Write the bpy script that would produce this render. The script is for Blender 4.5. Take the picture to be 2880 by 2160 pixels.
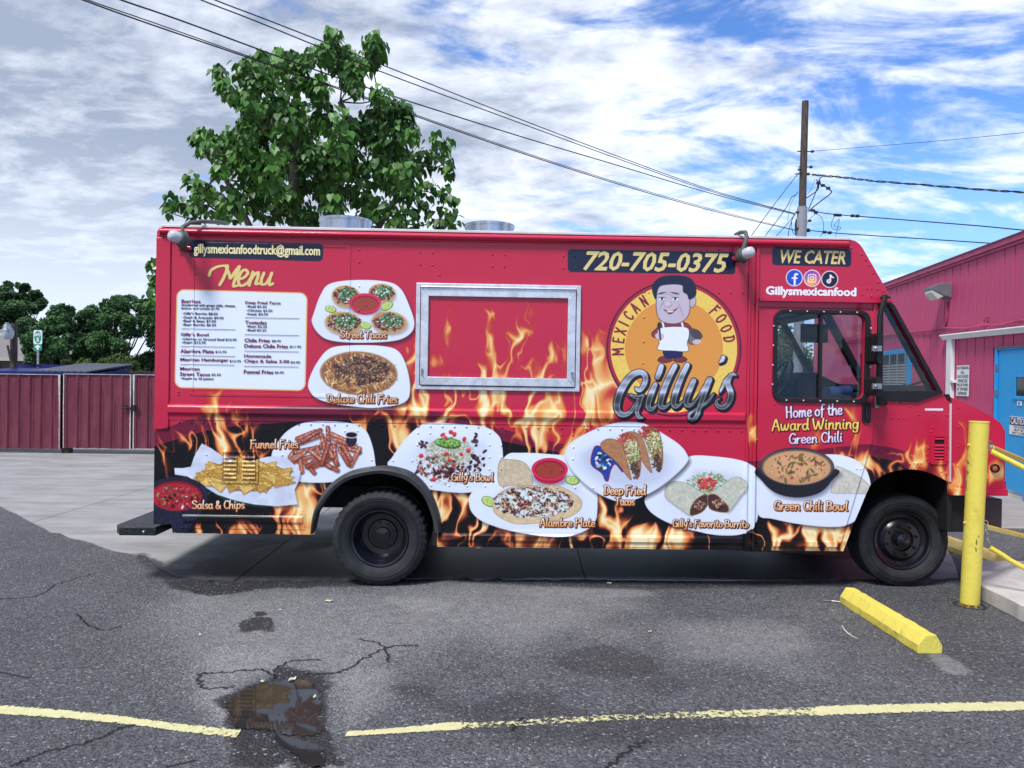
import bpy, bmesh, math, random
import numpy as np
from mathutils import Vector, Matrix
from mathutils.geometry import tessellate_polygon
for o in list(bpy.data.objects): bpy.data.objects.remove(o)
R = math.radians
SC = bpy.context.scene
COL = SC.collection
# ---------------------------------------------------------------- view geometry (camera, planes of the real place)
F_PX, ROLL, PITCH, CAM_H = 2100.0, 0.0155, math.atan(15/2100.0), 1.75
_cr, _sr, _cp, _sp = math.cos(ROLL), math.sin(ROLL), math.cos(PITCH), math.sin(PITCH)
def ray(px, py):
    dx, dy = px-1440.0, 1080.0-py
    tx, ty = dx*_cr-dy*_sr, dx*_sr+dy*_cr
    return (tx, ty*_sp+F_PX*_cp, ty*_cp-F_PX*_sp)
def on_ground(px, py, z=0.0):
    d = ray(px, py); t = (z-CAM_H)/d[2]
    return (d[0]*t, d[1]*t)
def at_depth(px, py, Y):
    d = ray(px, py); t = Y/d[1]
    return (d[0]*t, Y, CAM_H+d[2]*t)
TA, TY = 0.018, 6.215           # heading of the truck and distance of its near side
TE = (math.cos(TA), math.sin(TA)); TN = (-math.sin(TA), math.cos(TA))
def on_truck(px, py, v=0.0):    # -> (u along the truck, w up) on the plane v behind the near side
    d = ray(px, py)
    t = (TY*TN[1]+v)/(d[0]*TN[0]+d[1]*TN[1])
    x, y, z = d[0]*t, d[1]*t-TY, CAM_H+d[2]*t
    return (x*TE[0]+y*TE[1], z)
def _crop(ox, oy, s): return lambda x, y: (ox+x/s, oy+y/s)
cA, cB, cC, cD = _crop(420,600,2.9105), _crop(1140,600,2.9105), _crop(1580,640,2.9625), _crop(2100,600,2.7654)
cE, cF, cG, cH = _crop(320,1120,2.9105), _crop(1060,1120,3.456), _crop(1560,1120,3.456), _crop(2100,1120,2.836)
cI, cJ, cK, cL = _crop(0,740,2.37), _crop(400,60,2.212), _crop(2000,240,2.5136), _crop(0,1600,1.536)
cM, cN, cO, cQ, cR = _crop(1440,1600,1.536), _crop(2380,1000,4.148), _crop(1700,1040,5.53), _crop(2440,780,5.027), _crop(880,1290,4.365)
cZ = _crop(0,0,.768)

# ---------------------------------------------------------------- camera
cam_d = bpy.data.cameras.new('camera'); cam = bpy.data.objects.new('camera', cam_d); COL.objects.link(cam)
cam_d.sensor_fit = 'HORIZONTAL'; cam_d.sensor_width = 36.0; cam_d.lens = 36.0*F_PX/2880.0
cam_d.clip_start = .05; cam_d.clip_end = 2000
_up0 = Vector((0, _sp, _cp)); _rt = Vector((_cr, 0, 0))+_up0*_sr; _up = Vector((-_sr, 0, 0))+_up0*_cr; _fw = Vector((0, _cp, -_sp))
M = Matrix.Identity(4)
for i in range(3): M[i][0], M[i][1], M[i][2] = _rt[i], _up[i], -_fw[i]
M[2][3] = CAM_H
cam.matrix_world = M; SC.camera = cam
# ---------------------------------------------------------------- world: blue sky with a broken, streaked cloud sheet
SUN_EL, SUN_AZ = R(56), R(215)          # azimuth clockwise from +Y: behind the camera, to its left
world = bpy.data.worlds.new('World'); SC.world = world; world.use_nodes = True
wt = world.node_tree; wt.nodes.clear()
def wn(t, **k):
    n = wt.nodes.new(t)
    for a, v in k.items(): setattr(n, a, v)
    return n
def wl(a, b): wt.links.new(a, b)
def wmath(op, a, b=None, c=None, clamp=False):
    n = wn('ShaderNodeMath', operation=op, use_clamp=clamp)
    for i, v in enumerate((a, b, c)):
        if v is None: continue
        if isinstance(v, (int, float)): n.inputs[i].default_value = v
        else: wl(v, n.inputs[i])
    return n.outputs[0]
sky = wn('ShaderNodeTexSky', sky_type='NISHITA', sun_disc=False, sun_elevation=SUN_EL, sun_rotation=SUN_AZ, altitude=1600, air_density=1.0, dust_density=.4, ozone_density=3.0)
tc = wn('ShaderNodeTexCoord'); sp = wn('ShaderNodeSeparateXYZ'); wl(tc.outputs['Generated'], sp.inputs[0])
den = wmath('ADD', wmath('MAXIMUM', sp.outputs[2], 0.0), .17)
px_, py_ = wmath('DIVIDE', sp.outputs[0], den), wmath('DIVIDE', sp.outputs[1], den)
cv_ = wn('ShaderNodeCombineXYZ'); wl(px_, cv_.inputs[0]); wl(py_, cv_.inputs[1])
def cloud_noise(scale, detail, rough, dist, off, rot=0.6, st=(1, 1, 1)):
    m = wn('ShaderNodeMapping'); m.inputs['Location'].default_value = off; m.inputs['Rotation'].default_value = (0, 0, rot); m.inputs['Scale'].default_value = st; wl(cv_.outputs[0], m.inputs[0])
    n = wn('ShaderNodeTexNoise'); n.inputs['Scale'].default_value = scale; n.inputs['Detail'].default_value = detail; n.inputs['Roughness'].default_value = rough; n.inputs['Distortion'].default_value = dist
    wl(m.outputs[0], n.inputs['Vector']); return n.outputs['Fac']
big = cloud_noise(.55, 4, .5, .3, (3.1, 7.7, 0), .55, (1, 1.5, 1)); fine = cloud_noise(2.1, 12, .62, .6, (1.7, 2.2, 0), .75, (1, 1.7, 1)); shade = cloud_noise(1.5, 9, .6, .5, (9.0, 4.0, 0), .6, (1, 1.6, 1)); puff = cloud_noise(7.5, 8, .62, .2, (4.4, 1.0, 0), .5, (1, 1.3, 1))
side = wmath('MULTIPLY', wmath('MINIMUM', wmath('ADD', sp.outputs[0], .10), .24), -.62)         # thicker to the left of the view
cov = wmath('ADD', wmath('ADD', wmath('MULTIPLY', big, .75), wmath('MULTIPLY', fine, .95)), wmath('ADD', side, wmath('MULTIPLY', puff, .26)))
mr = wn('ShaderNodeMapRange', interpolation_type='SMOOTHSTEP'); wl(cov, mr.inputs[0]); mr.inputs[1].default_value = .72; mr.inputs[2].default_value = .94
mask = mr.outputs[0]
sr = wn('ShaderNodeMapRange'); wl(wmath('ADD', wmath('ADD', shade, wmath('MULTIPLY', puff, .50)), wmath('MULTIPLY', sp.outputs[0], .34)), sr.inputs[0]); sr.inputs[1].default_value = .56; sr.inputs[2].default_value = .84
cmix = wn('ShaderNodeMix', data_type='RGBA'); wl(sr.outputs[0], cmix.inputs[0]); cmix.inputs[6].default_value = (2.2, 2.6, 3.5, 1); cmix.inputs[7].default_value = (5.6, 6.0, 6.8, 1)
low = wn('ShaderNodeMapRange', interpolation_type='SMOOTHSTEP'); wl(sp.outputs[2], low.inputs[0]); low.inputs[1].default_value = .02; low.inputs[2].default_value = .30; low.inputs[3].default_value = .75; low.inputs[4].default_value = 0
lmix = wn('ShaderNodeMix', data_type='RGBA'); wl(low.outputs[0], lmix.inputs[0]); wl(cmix.outputs[2], lmix.inputs[6]); lmix.inputs[7].default_value = (5.6, 6.3, 7.3, 1)
tint = wn('ShaderNodeMix', data_type='RGBA', blend_type='MULTIPLY'); tint.inputs[0].default_value = 1; wl(sky.outputs[0], tint.inputs[6]); tint.inputs[7].default_value = (.72, .98, 1.34, 1)
lsk = wn('ShaderNodeMapRange', interpolation_type='SMOOTHSTEP'); wl(sp.outputs[2], lsk.inputs[0]); lsk.inputs[1].default_value = .0; lsk.inputs[2].default_value = .34; lsk.inputs[3].default_value = 1; lsk.inputs[4].default_value = 0
tmx = wn('ShaderNodeMix', data_type='RGBA'); wl(lsk.outputs[0], tmx.inputs[0]); wl(tint.outputs[2], tmx.inputs[6]); tmx.inputs[7].default_value = (2.4, 4.4, 7.6, 1)
smix = wn('ShaderNodeMix', data_type='RGBA'); wl(mask, smix.inputs[0]); wl(tmx.outputs[2], smix.inputs[6]); wl(lmix.outputs[2], smix.inputs[7])
bg = wn('ShaderNodeBackground'); bg.inputs['Strength'].default_value = .10; wl(smix.outputs[2], bg.inputs[0]); wo = wn('ShaderNodeOutputWorld'); wl(bg.outputs[0], wo.inputs[0])
# ---------------------------------------------------------------- sun through thin cloud
sun_d = bpy.data.lights.new('sun', 'SUN'); sun_d.energy = 2.2; sun_d.angle = R(14); sun_d.color = (1, .96, .9)
sun = bpy.data.objects.new('sun', sun_d); COL.objects.link(sun)
sdir = Vector((math.sin(SUN_AZ)*math.cos(SUN_EL), math.cos(SUN_AZ)*math.cos(SUN_EL), math.sin(SUN_EL)))
sun.rotation_euler = sdir.to_track_quat('Z', 'Y').to_euler()
vs = SC.view_settings; SC.display_settings.display_device = 'sRGB'; vs.view_transform = 'Standard'; vs.look = 'None'; vs.exposure = .88; vs.gamma = 1; vs.use_curve_mapping = False
SC.cycles.max_bounces = 8; SC.cycles.transparent_max_bounces = 12

# ---------------------------------------------------------------- the printed wrap of the truck, computed pixel by pixel
TS, TU0, TW1 = 330.0, -3.12, 3.22
TW_, TH_ = 2440, 1010
rng = np.random.RandomState(7)
def tp(p):                                   # photograph point -> wrap print pixel
    u, w = on_truck(*p); return ((u-TU0)*TS, (TW1-w)*TS)
def catmull(P, n=6, closed=False):
    P = [tuple(p) for p in P]
    if len(P) < 3 and not closed: return P
    Q = ([P[-1]]+P+[P[0], P[1]]) if closed else ([P[0]]+P+[P[-1]])
    out = []
    for i in range(1, len(Q)-2):
        p0, p1, p2, p3 = [np.array(Q[j], float) for j in (i-1, i, i+1, i+2)]
        for k in range(n):
            t = k/n
            out.append(tuple(.5*((2*p1)+(-p0+p2)*t+(2*p0-5*p1+4*p2-p3)*t*t+(-p0+3*p1-3*p2+p3)*t**3)))
    if not closed: out.append(tuple(Q[-2]))
    return out
def col(*c): return np.array(c, np.float32)/255.0
class Canvas:
    def __init__(s, w, h, c): s.w, s.h = w, h; s.a = np.zeros((h, w, 3), np.float32)+c
    def win(s, x0, y0, x1, y1):
        x0, y0 = max(0, int(x0)), max(0, int(y0)); x1, y1 = min(s.w, int(x1)+1), min(s.h, int(y1)+1)
        if x1 <= x0 or y1 <= y0: return None
        yy, xx = np.mgrid[y0:y1, x0:x1].astype(np.float32)
        return slice(y0, y1), slice(x0, x1), xx+.5, yy+.5
    def blend(s, ys, xs, m, c):
        m = np.clip(m, 0, 1)[..., None]; s.a[ys, xs] = s.a[ys, xs]*(1-m)+c*m
    def ell(s, x, y, rx, ry, ang=0, c=col(255,255,255), al=1.0, soft=1.0, shade=0.0):
        R = max(rx, ry)+soft+1; g = s.win(x-R, y-R, x+R, y+R)
        if g is None: return
        ys, xs, X, Y = g; ca, sa = math.cos(ang), math.sin(ang)
        U, V = ((X-x)*ca+(Y-y)*sa)/rx, (-(X-x)*sa+(Y-y)*ca)/ry
        r = np.sqrt(U*U+V*V); m = np.clip((1-r)*min(rx, ry)/soft+.5, 0, 1)*al
        cc = c
        if shade: cc = np.clip(c*(1-shade*((Y-y)/max(ry, rx))[..., None]), 0, 1)
        s.blend(ys, xs, m, cc)
    def sdf_poly(s, P, X, Y):
        P = np.array(P); ins = np.zeros(X.shape, bool); d = np.full(X.shape, 1e9, np.float32)
        for i in range(len(P)):
            (ax, ay), (bx, by) = P[i-1], P[i]
            if ay != by:
                c = ((ay > Y) != (by > Y)) & (X < (bx-ax)*(Y-ay)/(by-ay)+ax); ins ^= c
            L = (bx-ax)**2+(by-ay)**2+1e-9
            t = np.clip(((X-ax)*(bx-ax)+(Y-ay)*(by-ay))/L, 0, 1)
            d = np.minimum(d, (X-ax-t*(bx-ax))**2+(Y-ay-t*(by-ay))**2)
        d = np.sqrt(d); return np.where(ins, -d, d)
    def poly(s, P, c, al=1.0, soft=1.0, line=None, lw=1.0, tex=None):
        P = np.array(P); x0, y0 = P.min(0)-soft-lw-1; x1, y1 = P.max(0)+soft+lw+1; g = s.win(x0, y0, x1, y1)
        if g is None: return None
        ys, xs, X, Y = g; d = s.sdf_poly(P, X, Y)
        cc = c if tex is None else tex(X, Y, d)
        s.blend(ys, xs, np.clip(.5-d/soft, 0, 1)*al, cc)
        if line is not None: s.blend(ys, xs, np.clip(lw/2+.5-np.abs(d), 0, 1)*al, line)
        return ys, xs, X, Y, d
    def sdf_lines(s, strokes, X, Y, mod=0.0):
        d = np.full(X.shape, 1e9, np.float32)
        for st in strokes:
            for i in range(1, len(st)):
                ax, ay, ar = st[i-1][:3]; bx, by, br = st[i][:3]
                L = (bx-ax)**2+(by-ay)**2+1e-6
                if mod:
                    k = 1-mod+mod*abs(by-ay)/math.sqrt(L); ar, br = ar*k, br*k
                t = np.clip(((X-ax)*(bx-ax)+(Y-ay)*(by-ay))/L, 0, 1)
                d = np.minimum(d, np.sqrt((X-ax-t*(bx-ax))**2+(Y-ay-t*(by-ay))**2)-(ar+(br-ar)*t))
        return d
def vnoise(X, Y, seed):                       # value noise on arbitrary coordinates
    r = np.random.RandomState(seed).rand(256, 256).astype(np.float32)
    xi, yi = np.floor(X).astype(int), np.floor(Y).astype(int); fx, fy = X-xi, Y-yi
    fx, fy = fx*fx*(3-2*fx), fy*fy*(3-2*fy)
    a, b = r[yi & 255, xi & 255], r[yi & 255, (xi+1) & 255]
    c, d = r[(yi+1) & 255, xi & 255], r[(yi+1) & 255, (xi+1) & 255]
    return (a*(1-fx)+b*fx)*(1-fy)+(c*(1-fx)+d*fx)*fy
def fbm(X, Y, seed, o=4):
    s, a, t = 0, 1.0, 0
    for k in range(o): s = s+a*vnoise(X*2**k, Y*2**k, seed+k); t += a; a *= .5
    return s/t
def smooth(a, b, x): t = np.clip((x-a)/(b-a), 0, 1); return t*t*(3-2*t)
# a brush alphabet: hundredths of an em, y up, x height 52, capitals 92
BR = {
'S':(54,'50,78 36,92 16,86 12,68 30,54 46,40 46,18 28,2 6,12'),'T':(60,'4,88 30,84 60,90;32,86 30,40 26,0'),
'D':(60,'16,90 14,40 12,2;4,88 34,90 54,66 52,26 32,4 8,2'),'C':(52,'50,78 38,92 18,78 10,40 20,8 36,0 52,14'),
'F':(50,'16,90 14,40 10,-6;8,88 30,86 54,92;14,50 30,50 44,54'),'G':(58,'54,80 40,94 20,80 10,44 16,10 34,0 50,14 54,40;34,42 56,42 52,0'),
'B':(54,'14,92 13,50 10,2;6,88 34,92 46,74 38,54 18,50;18,50 42,48 50,26 38,4 10,2'),'A':(58,'6,0 18,50 32,94 42,50 52,0;14,34 48,36'),
'P':(52,'14,90 12,40 10,-6;6,84 32,92 50,76 42,52 16,42'),'H':(58,'12,92 12,50 10,0;48,92 46,50 46,0;12,46 48,50'),
'W':(78,'6,92 10,40 20,2 32,40 40,70 46,30 54,2 66,44 74,92'),
'a':(46,'36,46 22,54 8,38 8,12 18,0 32,12 38,46;38,52 35,20 44,2'),'b':(46,'14,98 10,50 10,4;12,34 28,52 42,40 40,12 24,0 10,10'),
'c':(36,'36,42 24,54 10,40 8,14 20,0 36,10'),'d':(48,'36,40 24,52 8,38 8,12 20,0 34,14 40,50;42,98 38,50 38,16 46,2'),
'e':(40,'10,24 28,28 36,42 24,54 10,40 8,14 20,0 38,10'),'f':(36,'40,88 28,96 18,80 16,30 12,-14;4,50 34,54'),
'g':(46,'36,44 22,54 8,38 8,14 20,2 34,18 38,50;40,52 36,0 28,-28 10,-26 8,-14'),'h':(46,'14,98 10,50 8,0;10,26 26,52 38,44 36,12 42,0'),
'i':(22,'12,50 9,16 16,0;14,72 15,76'),'l':(22,'15,98 10,50 10,12 18,0'),'m':(66,'10,52 9,20 8,0;10,28 22,52 32,44 30,0;31,28 44,52 54,44 52,12 60,0'),
'n':(46,'10,52 9,20 8,0;10,26 24,52 36,44 34,12 42,0'),'o':(44,'24,54 9,40 8,12 22,0 36,12 38,38 24,54'),
'p':(46,'12,52 10,10 6,-32;11,36 28,54 42,42 38,12 22,0 10,10'),'r':(34,'10,52 9,20 8,0;10,26 20,46 36,50'),
's':(36,'34,46 22,54 10,44 14,32 30,20 28,4 6,4'),'t':(32,'18,84 13,40 13,10 24,0 32,8;2,54 32,58'),
'u':(46,'10,52 8,16 18,0 32,14 38,52;38,52 35,16 44,2'),'v':(42,'6,52 14,10 20,2 30,24 38,54'),'w':(62,'6,52 10,10 20,2 28,24 32,44;30,30 36,4 46,8 56,54'),
'x':(42,'6,52 20,26 38,0;38,54 20,24 4,-2'),'y':(44,'8,52 10,26 20,14 34,28 40,54;40,54 34,10 24,-28 8,-26'),
'&':(54,'50,0 24,40 14,70 24,88 34,76 26,56 10,30 10,8 24,0 40,10 48,36'),"'":(16,'10,96 8,78'),' ':(22,''),
'M':(76,'8,0 10,50 10,92 38,30 66,92 66,50 68,0'),'E':(50,'46,92 10,92 10,0 46,0;10,48 40,48'),'X':(56,'6,92 50,0;50,92 6,0'),'I':(20,'10,92 10,0'),
'N':(60,'10,0 10,92 50,0 50,92'),'O':(62,'31,94 10,74 8,46 12,16 31,-2 50,16 54,46 50,74 31,94')}
def brush_strokes(txt, x, y, em, wid=None, ang=0.0, r=.074, slant=.0, smoothk=3, sans=False):
    tot = sum(BR[c][0] for c in txt)/100.0
    kx = (wid/(tot*em)) if wid else 1.0
    out, cx = [], 0.0; ca, sa = math.cos(ang), math.sin(ang)
    for c in txt:
        w, s = BR[c]
        for st in filter(None, s.split(';')):
            P = [tuple(float(v)/100 for v in q.split(',')) for q in st.split()]
            if smoothk > 1 and not (sans and c in 'MEXIANFTHW'): P = catmull(P, smoothk) if len(P) > 2 else P
            Q = []
            for (gx, gy) in P:
                lx, ly = (cx+gx+slant*gy)*em*kx, -gy*em
                Q.append((x+lx*ca-ly*sa, y+lx*sa+ly*ca, r*em))
            out.append(Q)
        cx += w/100.0
    return out
def paint_strokes(cv, st, c1, c2, edge=None, ew=2.0, off=(1.4, 1.6), mod=.38, white=None):
    A = np.array([q[:2] for s in st for q in s]); m = 8+ew
    g = cv.win(A[:,0].min()-m, A[:,1].min()-m, A[:,0].max()+m, A[:,1].max()+m)
    if g is None: return
    ys, xs, X, Y = g; d = cv.sdf_lines(st, X, Y, mod)
    if edge is not None:
        dd = cv.sdf_lines([[(a+off[0], b+off[1], r) for a, b, r in s] for s in st], X, Y, mod)
        cv.blend(ys, xs, np.clip(ew-np.minimum(dd, d+ew*.35)+.5, 0, 1), edge)
    t = smooth(0, 1, (Y-A[:,1].min())/(A[:,1].max()-A[:,1].min()+1e-6))[..., None]
    cv.blend(ys, xs, np.clip(.5-d, 0, 1), c1*(1-t)+c2*t)
def caption(cv, txt, p0, p1, em, c1=col(255,246,226), c2=col(246,176,110), edge=col(70,22,20), **k):
    (x0, y0), (x1, y1) = tp(p0), tp(p1)
    paint_strokes(cv, brush_strokes(txt, x0, y0, em*.98, math.hypot(x1-x0, y1-y0), math.atan2(y1-y0, x1-x0), **k), c1, c2, edge)
NAVY, CREAM, GOLD = col(16,26,58), col(240,226,160), col(222,200,126)
def paint_wrap():
    cv = Canvas(TW_, TH_, col(192,32,68))
    Yg, Xg = np.mgrid[0:TH_, 0:TW_].astype(np.float32)
    # --- dark wave with a plum border, lower body
    up = [(400,1226),(433,1213),(560,1171),(663,1151),(815,1141),(1060,1140),(1250,1160),(1416,1207),(1589,1250),(1800,1290),(1960,1300),(2125,1296),(2311,1261),(2435,1247),(2523,1261),(2611,1296),(2664,1346),(2720,1420),(2860,1600)]
    lo = [(400,1268),(433,1254),(560,1216),(663,1197),(815,1187),(1060,1176),(1250,1200),(1416,1241),(1589,1276),(1800,1330),(1960,1342),(2124,1330),(2311,1290),(2435,1280),(2523,1298),(2600,1345),(2650,1420),(2700,1520),(2760,1640)]
    U = np.array([tp(p) for p in up]); L = np.array([tp(p) for p in lo])
    yu = np.interp(Xg[0], U[:,0], U[:,1]); yl = np.interp(Xg[0], L[:,0], L[:,1])
    k = np.ones(41)/41.; yu = np.convolve(np.pad(yu, 20, 'edge'), k, 'valid'); yl = np.convolve(np.pad(yl, 20, 'edge'), k, 'valid')
    m = np.clip(Yg-yu[None]+.5, 0, 1)*.85; cv.blend(slice(None), slice(None), m, col(92,18,52))
    m = np.clip(Yg-yl[None]+.5, 0, 1); cv.blend(slice(None), slice(None), m, col(7,6,14))
    # --- photographic fire: warped ridged noise held by an envelope of blobs and tongues
    E = np.zeros((TH_, TW_), np.float32)
    blobs = [(540,1270,55,90,.9),(600,1160,40,70,.75),(632,1200,45,80,1),(520,1225,26,60,.9),(700,1275,60,50,.5),(445,1290,14,50,.9),(690,1250,50,60,.5),
      (1150,1010,40,60,.8),(1180,1120,60,60,1),(1260,1130,90,60,1),(1360,1120,80,70,1.1),(1460,1130,80,60,1.1),(1540,1180,60,70,.9),(1100,1250,70,70,1),(1000,1230,40,50,.8),
      (1300,1190,120,40,.9),(1500,1230,60,60,.9),(1580,1220,50,80,.8),(1650,1080,60,120,1.1),(1640,1000,35,80,.8),(1700,1060,40,60,.7),(1620,1150,70,60,1.1),(1710,1140,60,40,.7),
      (1405,1025,34,62,.8),(1455,960,34,80,.8),(1480,880,22,50,.6),(1500,1040,44,52,.9),(1550,1000,24,36,.55),(1270,930,20,40,.6),(1375,900,18,40,.65),(1390,960,22,36,.75),(1340,1045,30,22,.5),(1230,1020,20,28,.5),(1295,960,15,24,.45),
      (2385,1170,18,45,.6),(2380,1250,34,55,.75),(2280,1225,30,50,.5),(2185,1240,20,35,.5),(2430,1310,45,36,.9),(2525,1300,38,50,.8),(2580,1290,30,50,.6),(2640,1345,22,45,.6),
      (2690,1345,26,55,.6),(2700,1290,50,50,.35),(2705,1230,24,60,.3),(2680,1400,26,50,.8),(2720,1400,40,40,.6),(2800,1330,30,30,.6),
      (830,1400,60,70,1.25),(880,1440,60,60,1.3),(900,1340,40,40,1),(1240,1450,50,90,1.25),(1300,1420,50,60,1.05),(1250,1370,40,60,1),(1210,1500,60,50,1.3),(1350,1480,60,50,.9),
      (1700,1440,38,80,.8),(1700,1500,60,50,.8),(1740,1480,30,60,.7),(2130,1330,20,60,.3),(2115,1210,14,40,.6)]
    for (bx, by, rx, ry, st) in blobs:
        x, y = tp((bx, by)); rx *= 1.15; ry *= 1.15
        g = cv.win(x-2.4*rx, y-2.4*ry, x+2.4*rx, y+2.4*ry); ys, xs, X, Y = g
        E[ys, xs] = np.maximum(E[ys, xs], st*np.exp(-(((X-x)/rx)**2+((Y-y)/ry)**2)))
    yb = tp((1500,1478))[1]; strip = smooth(yb-25, yb+25, Yg)*(.30+.75*smooth(.35,.75,vnoise(Xg/110, Yg*0+3, 91)))
    E = np.maximum(E, strip); E = np.maximum(E, strip*0+smooth(tp((2120,0))[0], tp((2140,0))[0], Xg)*smooth(tp((2420,0))[0], tp((2380,0))[0], Xg)*smooth(tp((2200,1450))[1], tp((2200,1490))[1], Yg)*.95)
    wx = Xg+42*(fbm(Xg/85, Yg/105, 11, 3)-.5)*2+16*(vnoise(Xg/24, Yg/34, 21)-.5)
    wy = Yg+60*(fbm(Xg/95, Yg/120, 31, 2)-.5)*2
    r1 = 1-np.abs(2*fbm(wx/52, wy/135, 41, 2)-1); r2 = 1-np.abs(2*fbm(wx/30, wy/80, 51, 2)-1); body = fbm(wx/60, wy/140, 61, 2)
    fil = np.clip(r1, 0, 1)**7*.95+np.clip(r2, 0, 1)**9*.55
    I = E*(fil*1.25+.75*smooth(.48, .66, body)*(.5+.5*r2))*1.0+smooth(.75, 1.3, E)*.12*body
    I = np.clip(I*1.05-.07, 0, 1.05)
    ks = np.array([0,.18,.38,.6,.85,1.2]); cc = np.array([[140,30,20],[182,66,34],[222,124,70],[236,172,104],[244,212,146],[255,246,214]])/255.
    C = np.stack([np.interp(I, ks, cc[:,j]) for j in range(3)], -1).astype(np.float32)
    cv.blend(slice(None), slice(None), smooth(.03, .42, I), C)
    # --- plates
    PLW = col(222,232,250)
    def plate(P, f, rim=True):
        Q = catmull([tp(f(*p)) for p in P], 6, True)
        cv.poly([(x+5, y+9) for x, y in Q], col(8,4,14), .55, 13)
        cx, cy = np.mean(Q, 0)
        def tex(X, Y, d):
            t = smooth(-4, -34, d)[..., None]; h = smooth(-30, -55, d)[..., None]; sh = np.clip((Y-cy)/120, -1, 1)[..., None]
            c = PLW*(1-.03*sh); c = c*(1-.05*t)+.05*t*col(160,170,205); c = c*(1-.10*h*np.clip(.4-sh, 0, 1))
            return np.clip(c*(.995+.02*smooth(-3, -8, d)[..., None]), 0, 1)
        cv.poly(Q, PLW, 1, 1.3, tex=tex); return Q
    def pts(c, rx, ry, n): a = rng.rand(n)*6.283; r = np.sqrt(rng.rand(n)); return c[0]+rx*r*np.cos(a), c[1]+ry*r*np.sin(a)
    def bits(c, rx, ry, n, cols, s0, s1, asp=2.0, sh=.25, al=1, key=True):
        X, Y = pts(c, rx, ry, n); o = np.argsort(Y) if key else range(n)
        for i in o:
            s = rng.uniform(s0, s1); k = cols[rng.randint(len(cols))]*rng.uniform(.75, 1.12); a = rng.rand()*3.14
            cv.ell(X[i]+.8, Y[i]+1.1, s*asp**.5, s/asp**.5, a, col(30,14,14), .35*al, 1.4)
            cv.ell(X[i], Y[i], s*asp**.5, s/asp**.5, a, np.clip(k, 0, 1), al, 1, sh)
    def cup(c, rx, ry, h):
        cv.ell(c[0]+3, c[1]+h+3, rx, ry*.7, 0, col(90,80,110), .5, 8)
        cv.ell(c[0], c[1]+h, rx*.7, ry*.6, 0, col(150,14,50)); cv.ell(c[0], c[1]+h*.5, rx*.9, ry*.95, 0, col(176,24,62)); cv.ell(c[0], c[1], rx, ry, 0, col(214,44,84)); cv.ell(c[0], c[1]+1, rx*.83, ry*.8, 0, col(150,24,50)); cv.ell(c[0], c[1]+3, rx*.77, ry*.7, 0, col(160,62,52), 1, 2)
        bits((c[0], c[1]+3), rx*.6, ry*.5, 14, [col(190,96,80), col(120,44,36)], .8, 1.6, 1.5, 0, .7)
    def lime(c, r, a=0.0):
        cv.ell(c[0], c[1], r, r*.62, a, col(96,138,44)); cv.ell(c[0]-.5, c[1]-1, r*.86, r*.5, a, col(206,222,150)); cv.ell(c[0], c[1]-.5, r*.72, r*.36, a, col(170,200,96))
        for k in (-.5, 0, .5): cv.ell(c[0]+k*r, c[1], 1, r*.45, a+k, col(224,236,180), .8)
    GR = [col(48,112,66), col(70,140,84), col(34,86,54), col(98,160,104)]; MEAT = [col(92,46,52), col(64,30,40), col(128,72,66), col(150,98,84)]; ON = [col(232,236,232), col(214,224,214)]
    S = TS/337.0
    plate([(1480,575),(1700,545),(1950,560),(2060,620),(2130,760),(2170,900),(2130,990),(2000,1045),(1700,1060),(1480,1040),(1380,980),(1330,890),(1345,820),(1400,670)], cA)
    for (x, y, rx, ry) in [(1610,680,118,92),(1905,655,112,80),(1590,900,155,98),(1965,895,150,95)]:
        c = tp(cA(x, y)); k = S/2.91; rx *= k; ry *= k
        cv.ell(c[0]+2, c[1]+4, rx, ry, .1, col(120,110,130), .5, 7); cv.ell(c[0], c[1], rx, ry, .1, col(206,176,134), 1, 1.2, .15); cv.ell(c[0], c[1]-1, rx*.92, ry*.88, .1, col(188,150,104), 1, 2)
        bits((c[0], c[1]-2), rx*.86, ry*.72, 110, MEAT, 1.6, 4, 2.2); bits((c[0]+rx*.1, c[1]-ry*.2), rx*.6, ry*.55, 120, GR, 1.2, 3.2, 1.8); bits((c[0], c[1]), rx*.65, ry*.6, 26, ON, 1.3, 2.8, 1.3, .1)
    cup(tp(cA(1767,735)), 130*S/2.91, 80*S/2.91, 12)
    for (x, y, r, a) in [(1485,785,16,.2),(1945,760,18,-.5),(1770,920,16,.3)]: lime(tp(cA(x, y)), r, a)
    plate([(1480,1105),(1650,1080),(1900,1085),(2040,1130),(2110,1270),(2135,1430),(2110,1530),(2000,1575),(1800,1590),(1550,1565),(1380,1520),(1305,1440),(1310,1350),(1380,1210)], cA)
    c = tp(cA(1715,1310)); cv.ell(c[0], c[1], 106, 60, .03, col(168,122,88), 1, 3); cv.ell(c[0], c[1], 100, 55, .03, col(140,92,62), 1, 3)
    bits(c, 98, 52, 340, [col(214,164,104), col(190,132,78), col(232,196,140), col(150,92,58)], 2.4, 5.4, 6.5, .2); bits((c[0]+6, c[1]-8), 78, 38, 250, [col(62,44,48), col(88,64,62), col(46,34,40), col(110,82,74)], 2, 4.6, 4.5, .25)
    bits(c, 90, 46, 130, [col(240,214,150), col(246,226,180), col(206,76,80)], .9, 1.9, 3.5, .1)
    # funnel fries
    plate([(1430,260),(1560,200),(1750,188),(1950,205),(2060,260),(2115,380),(2140,520),(2130,600),(1950,660),(1750,690),(1500,680),(1350,600),(1290,480),(1340,360)], cE)
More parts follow.
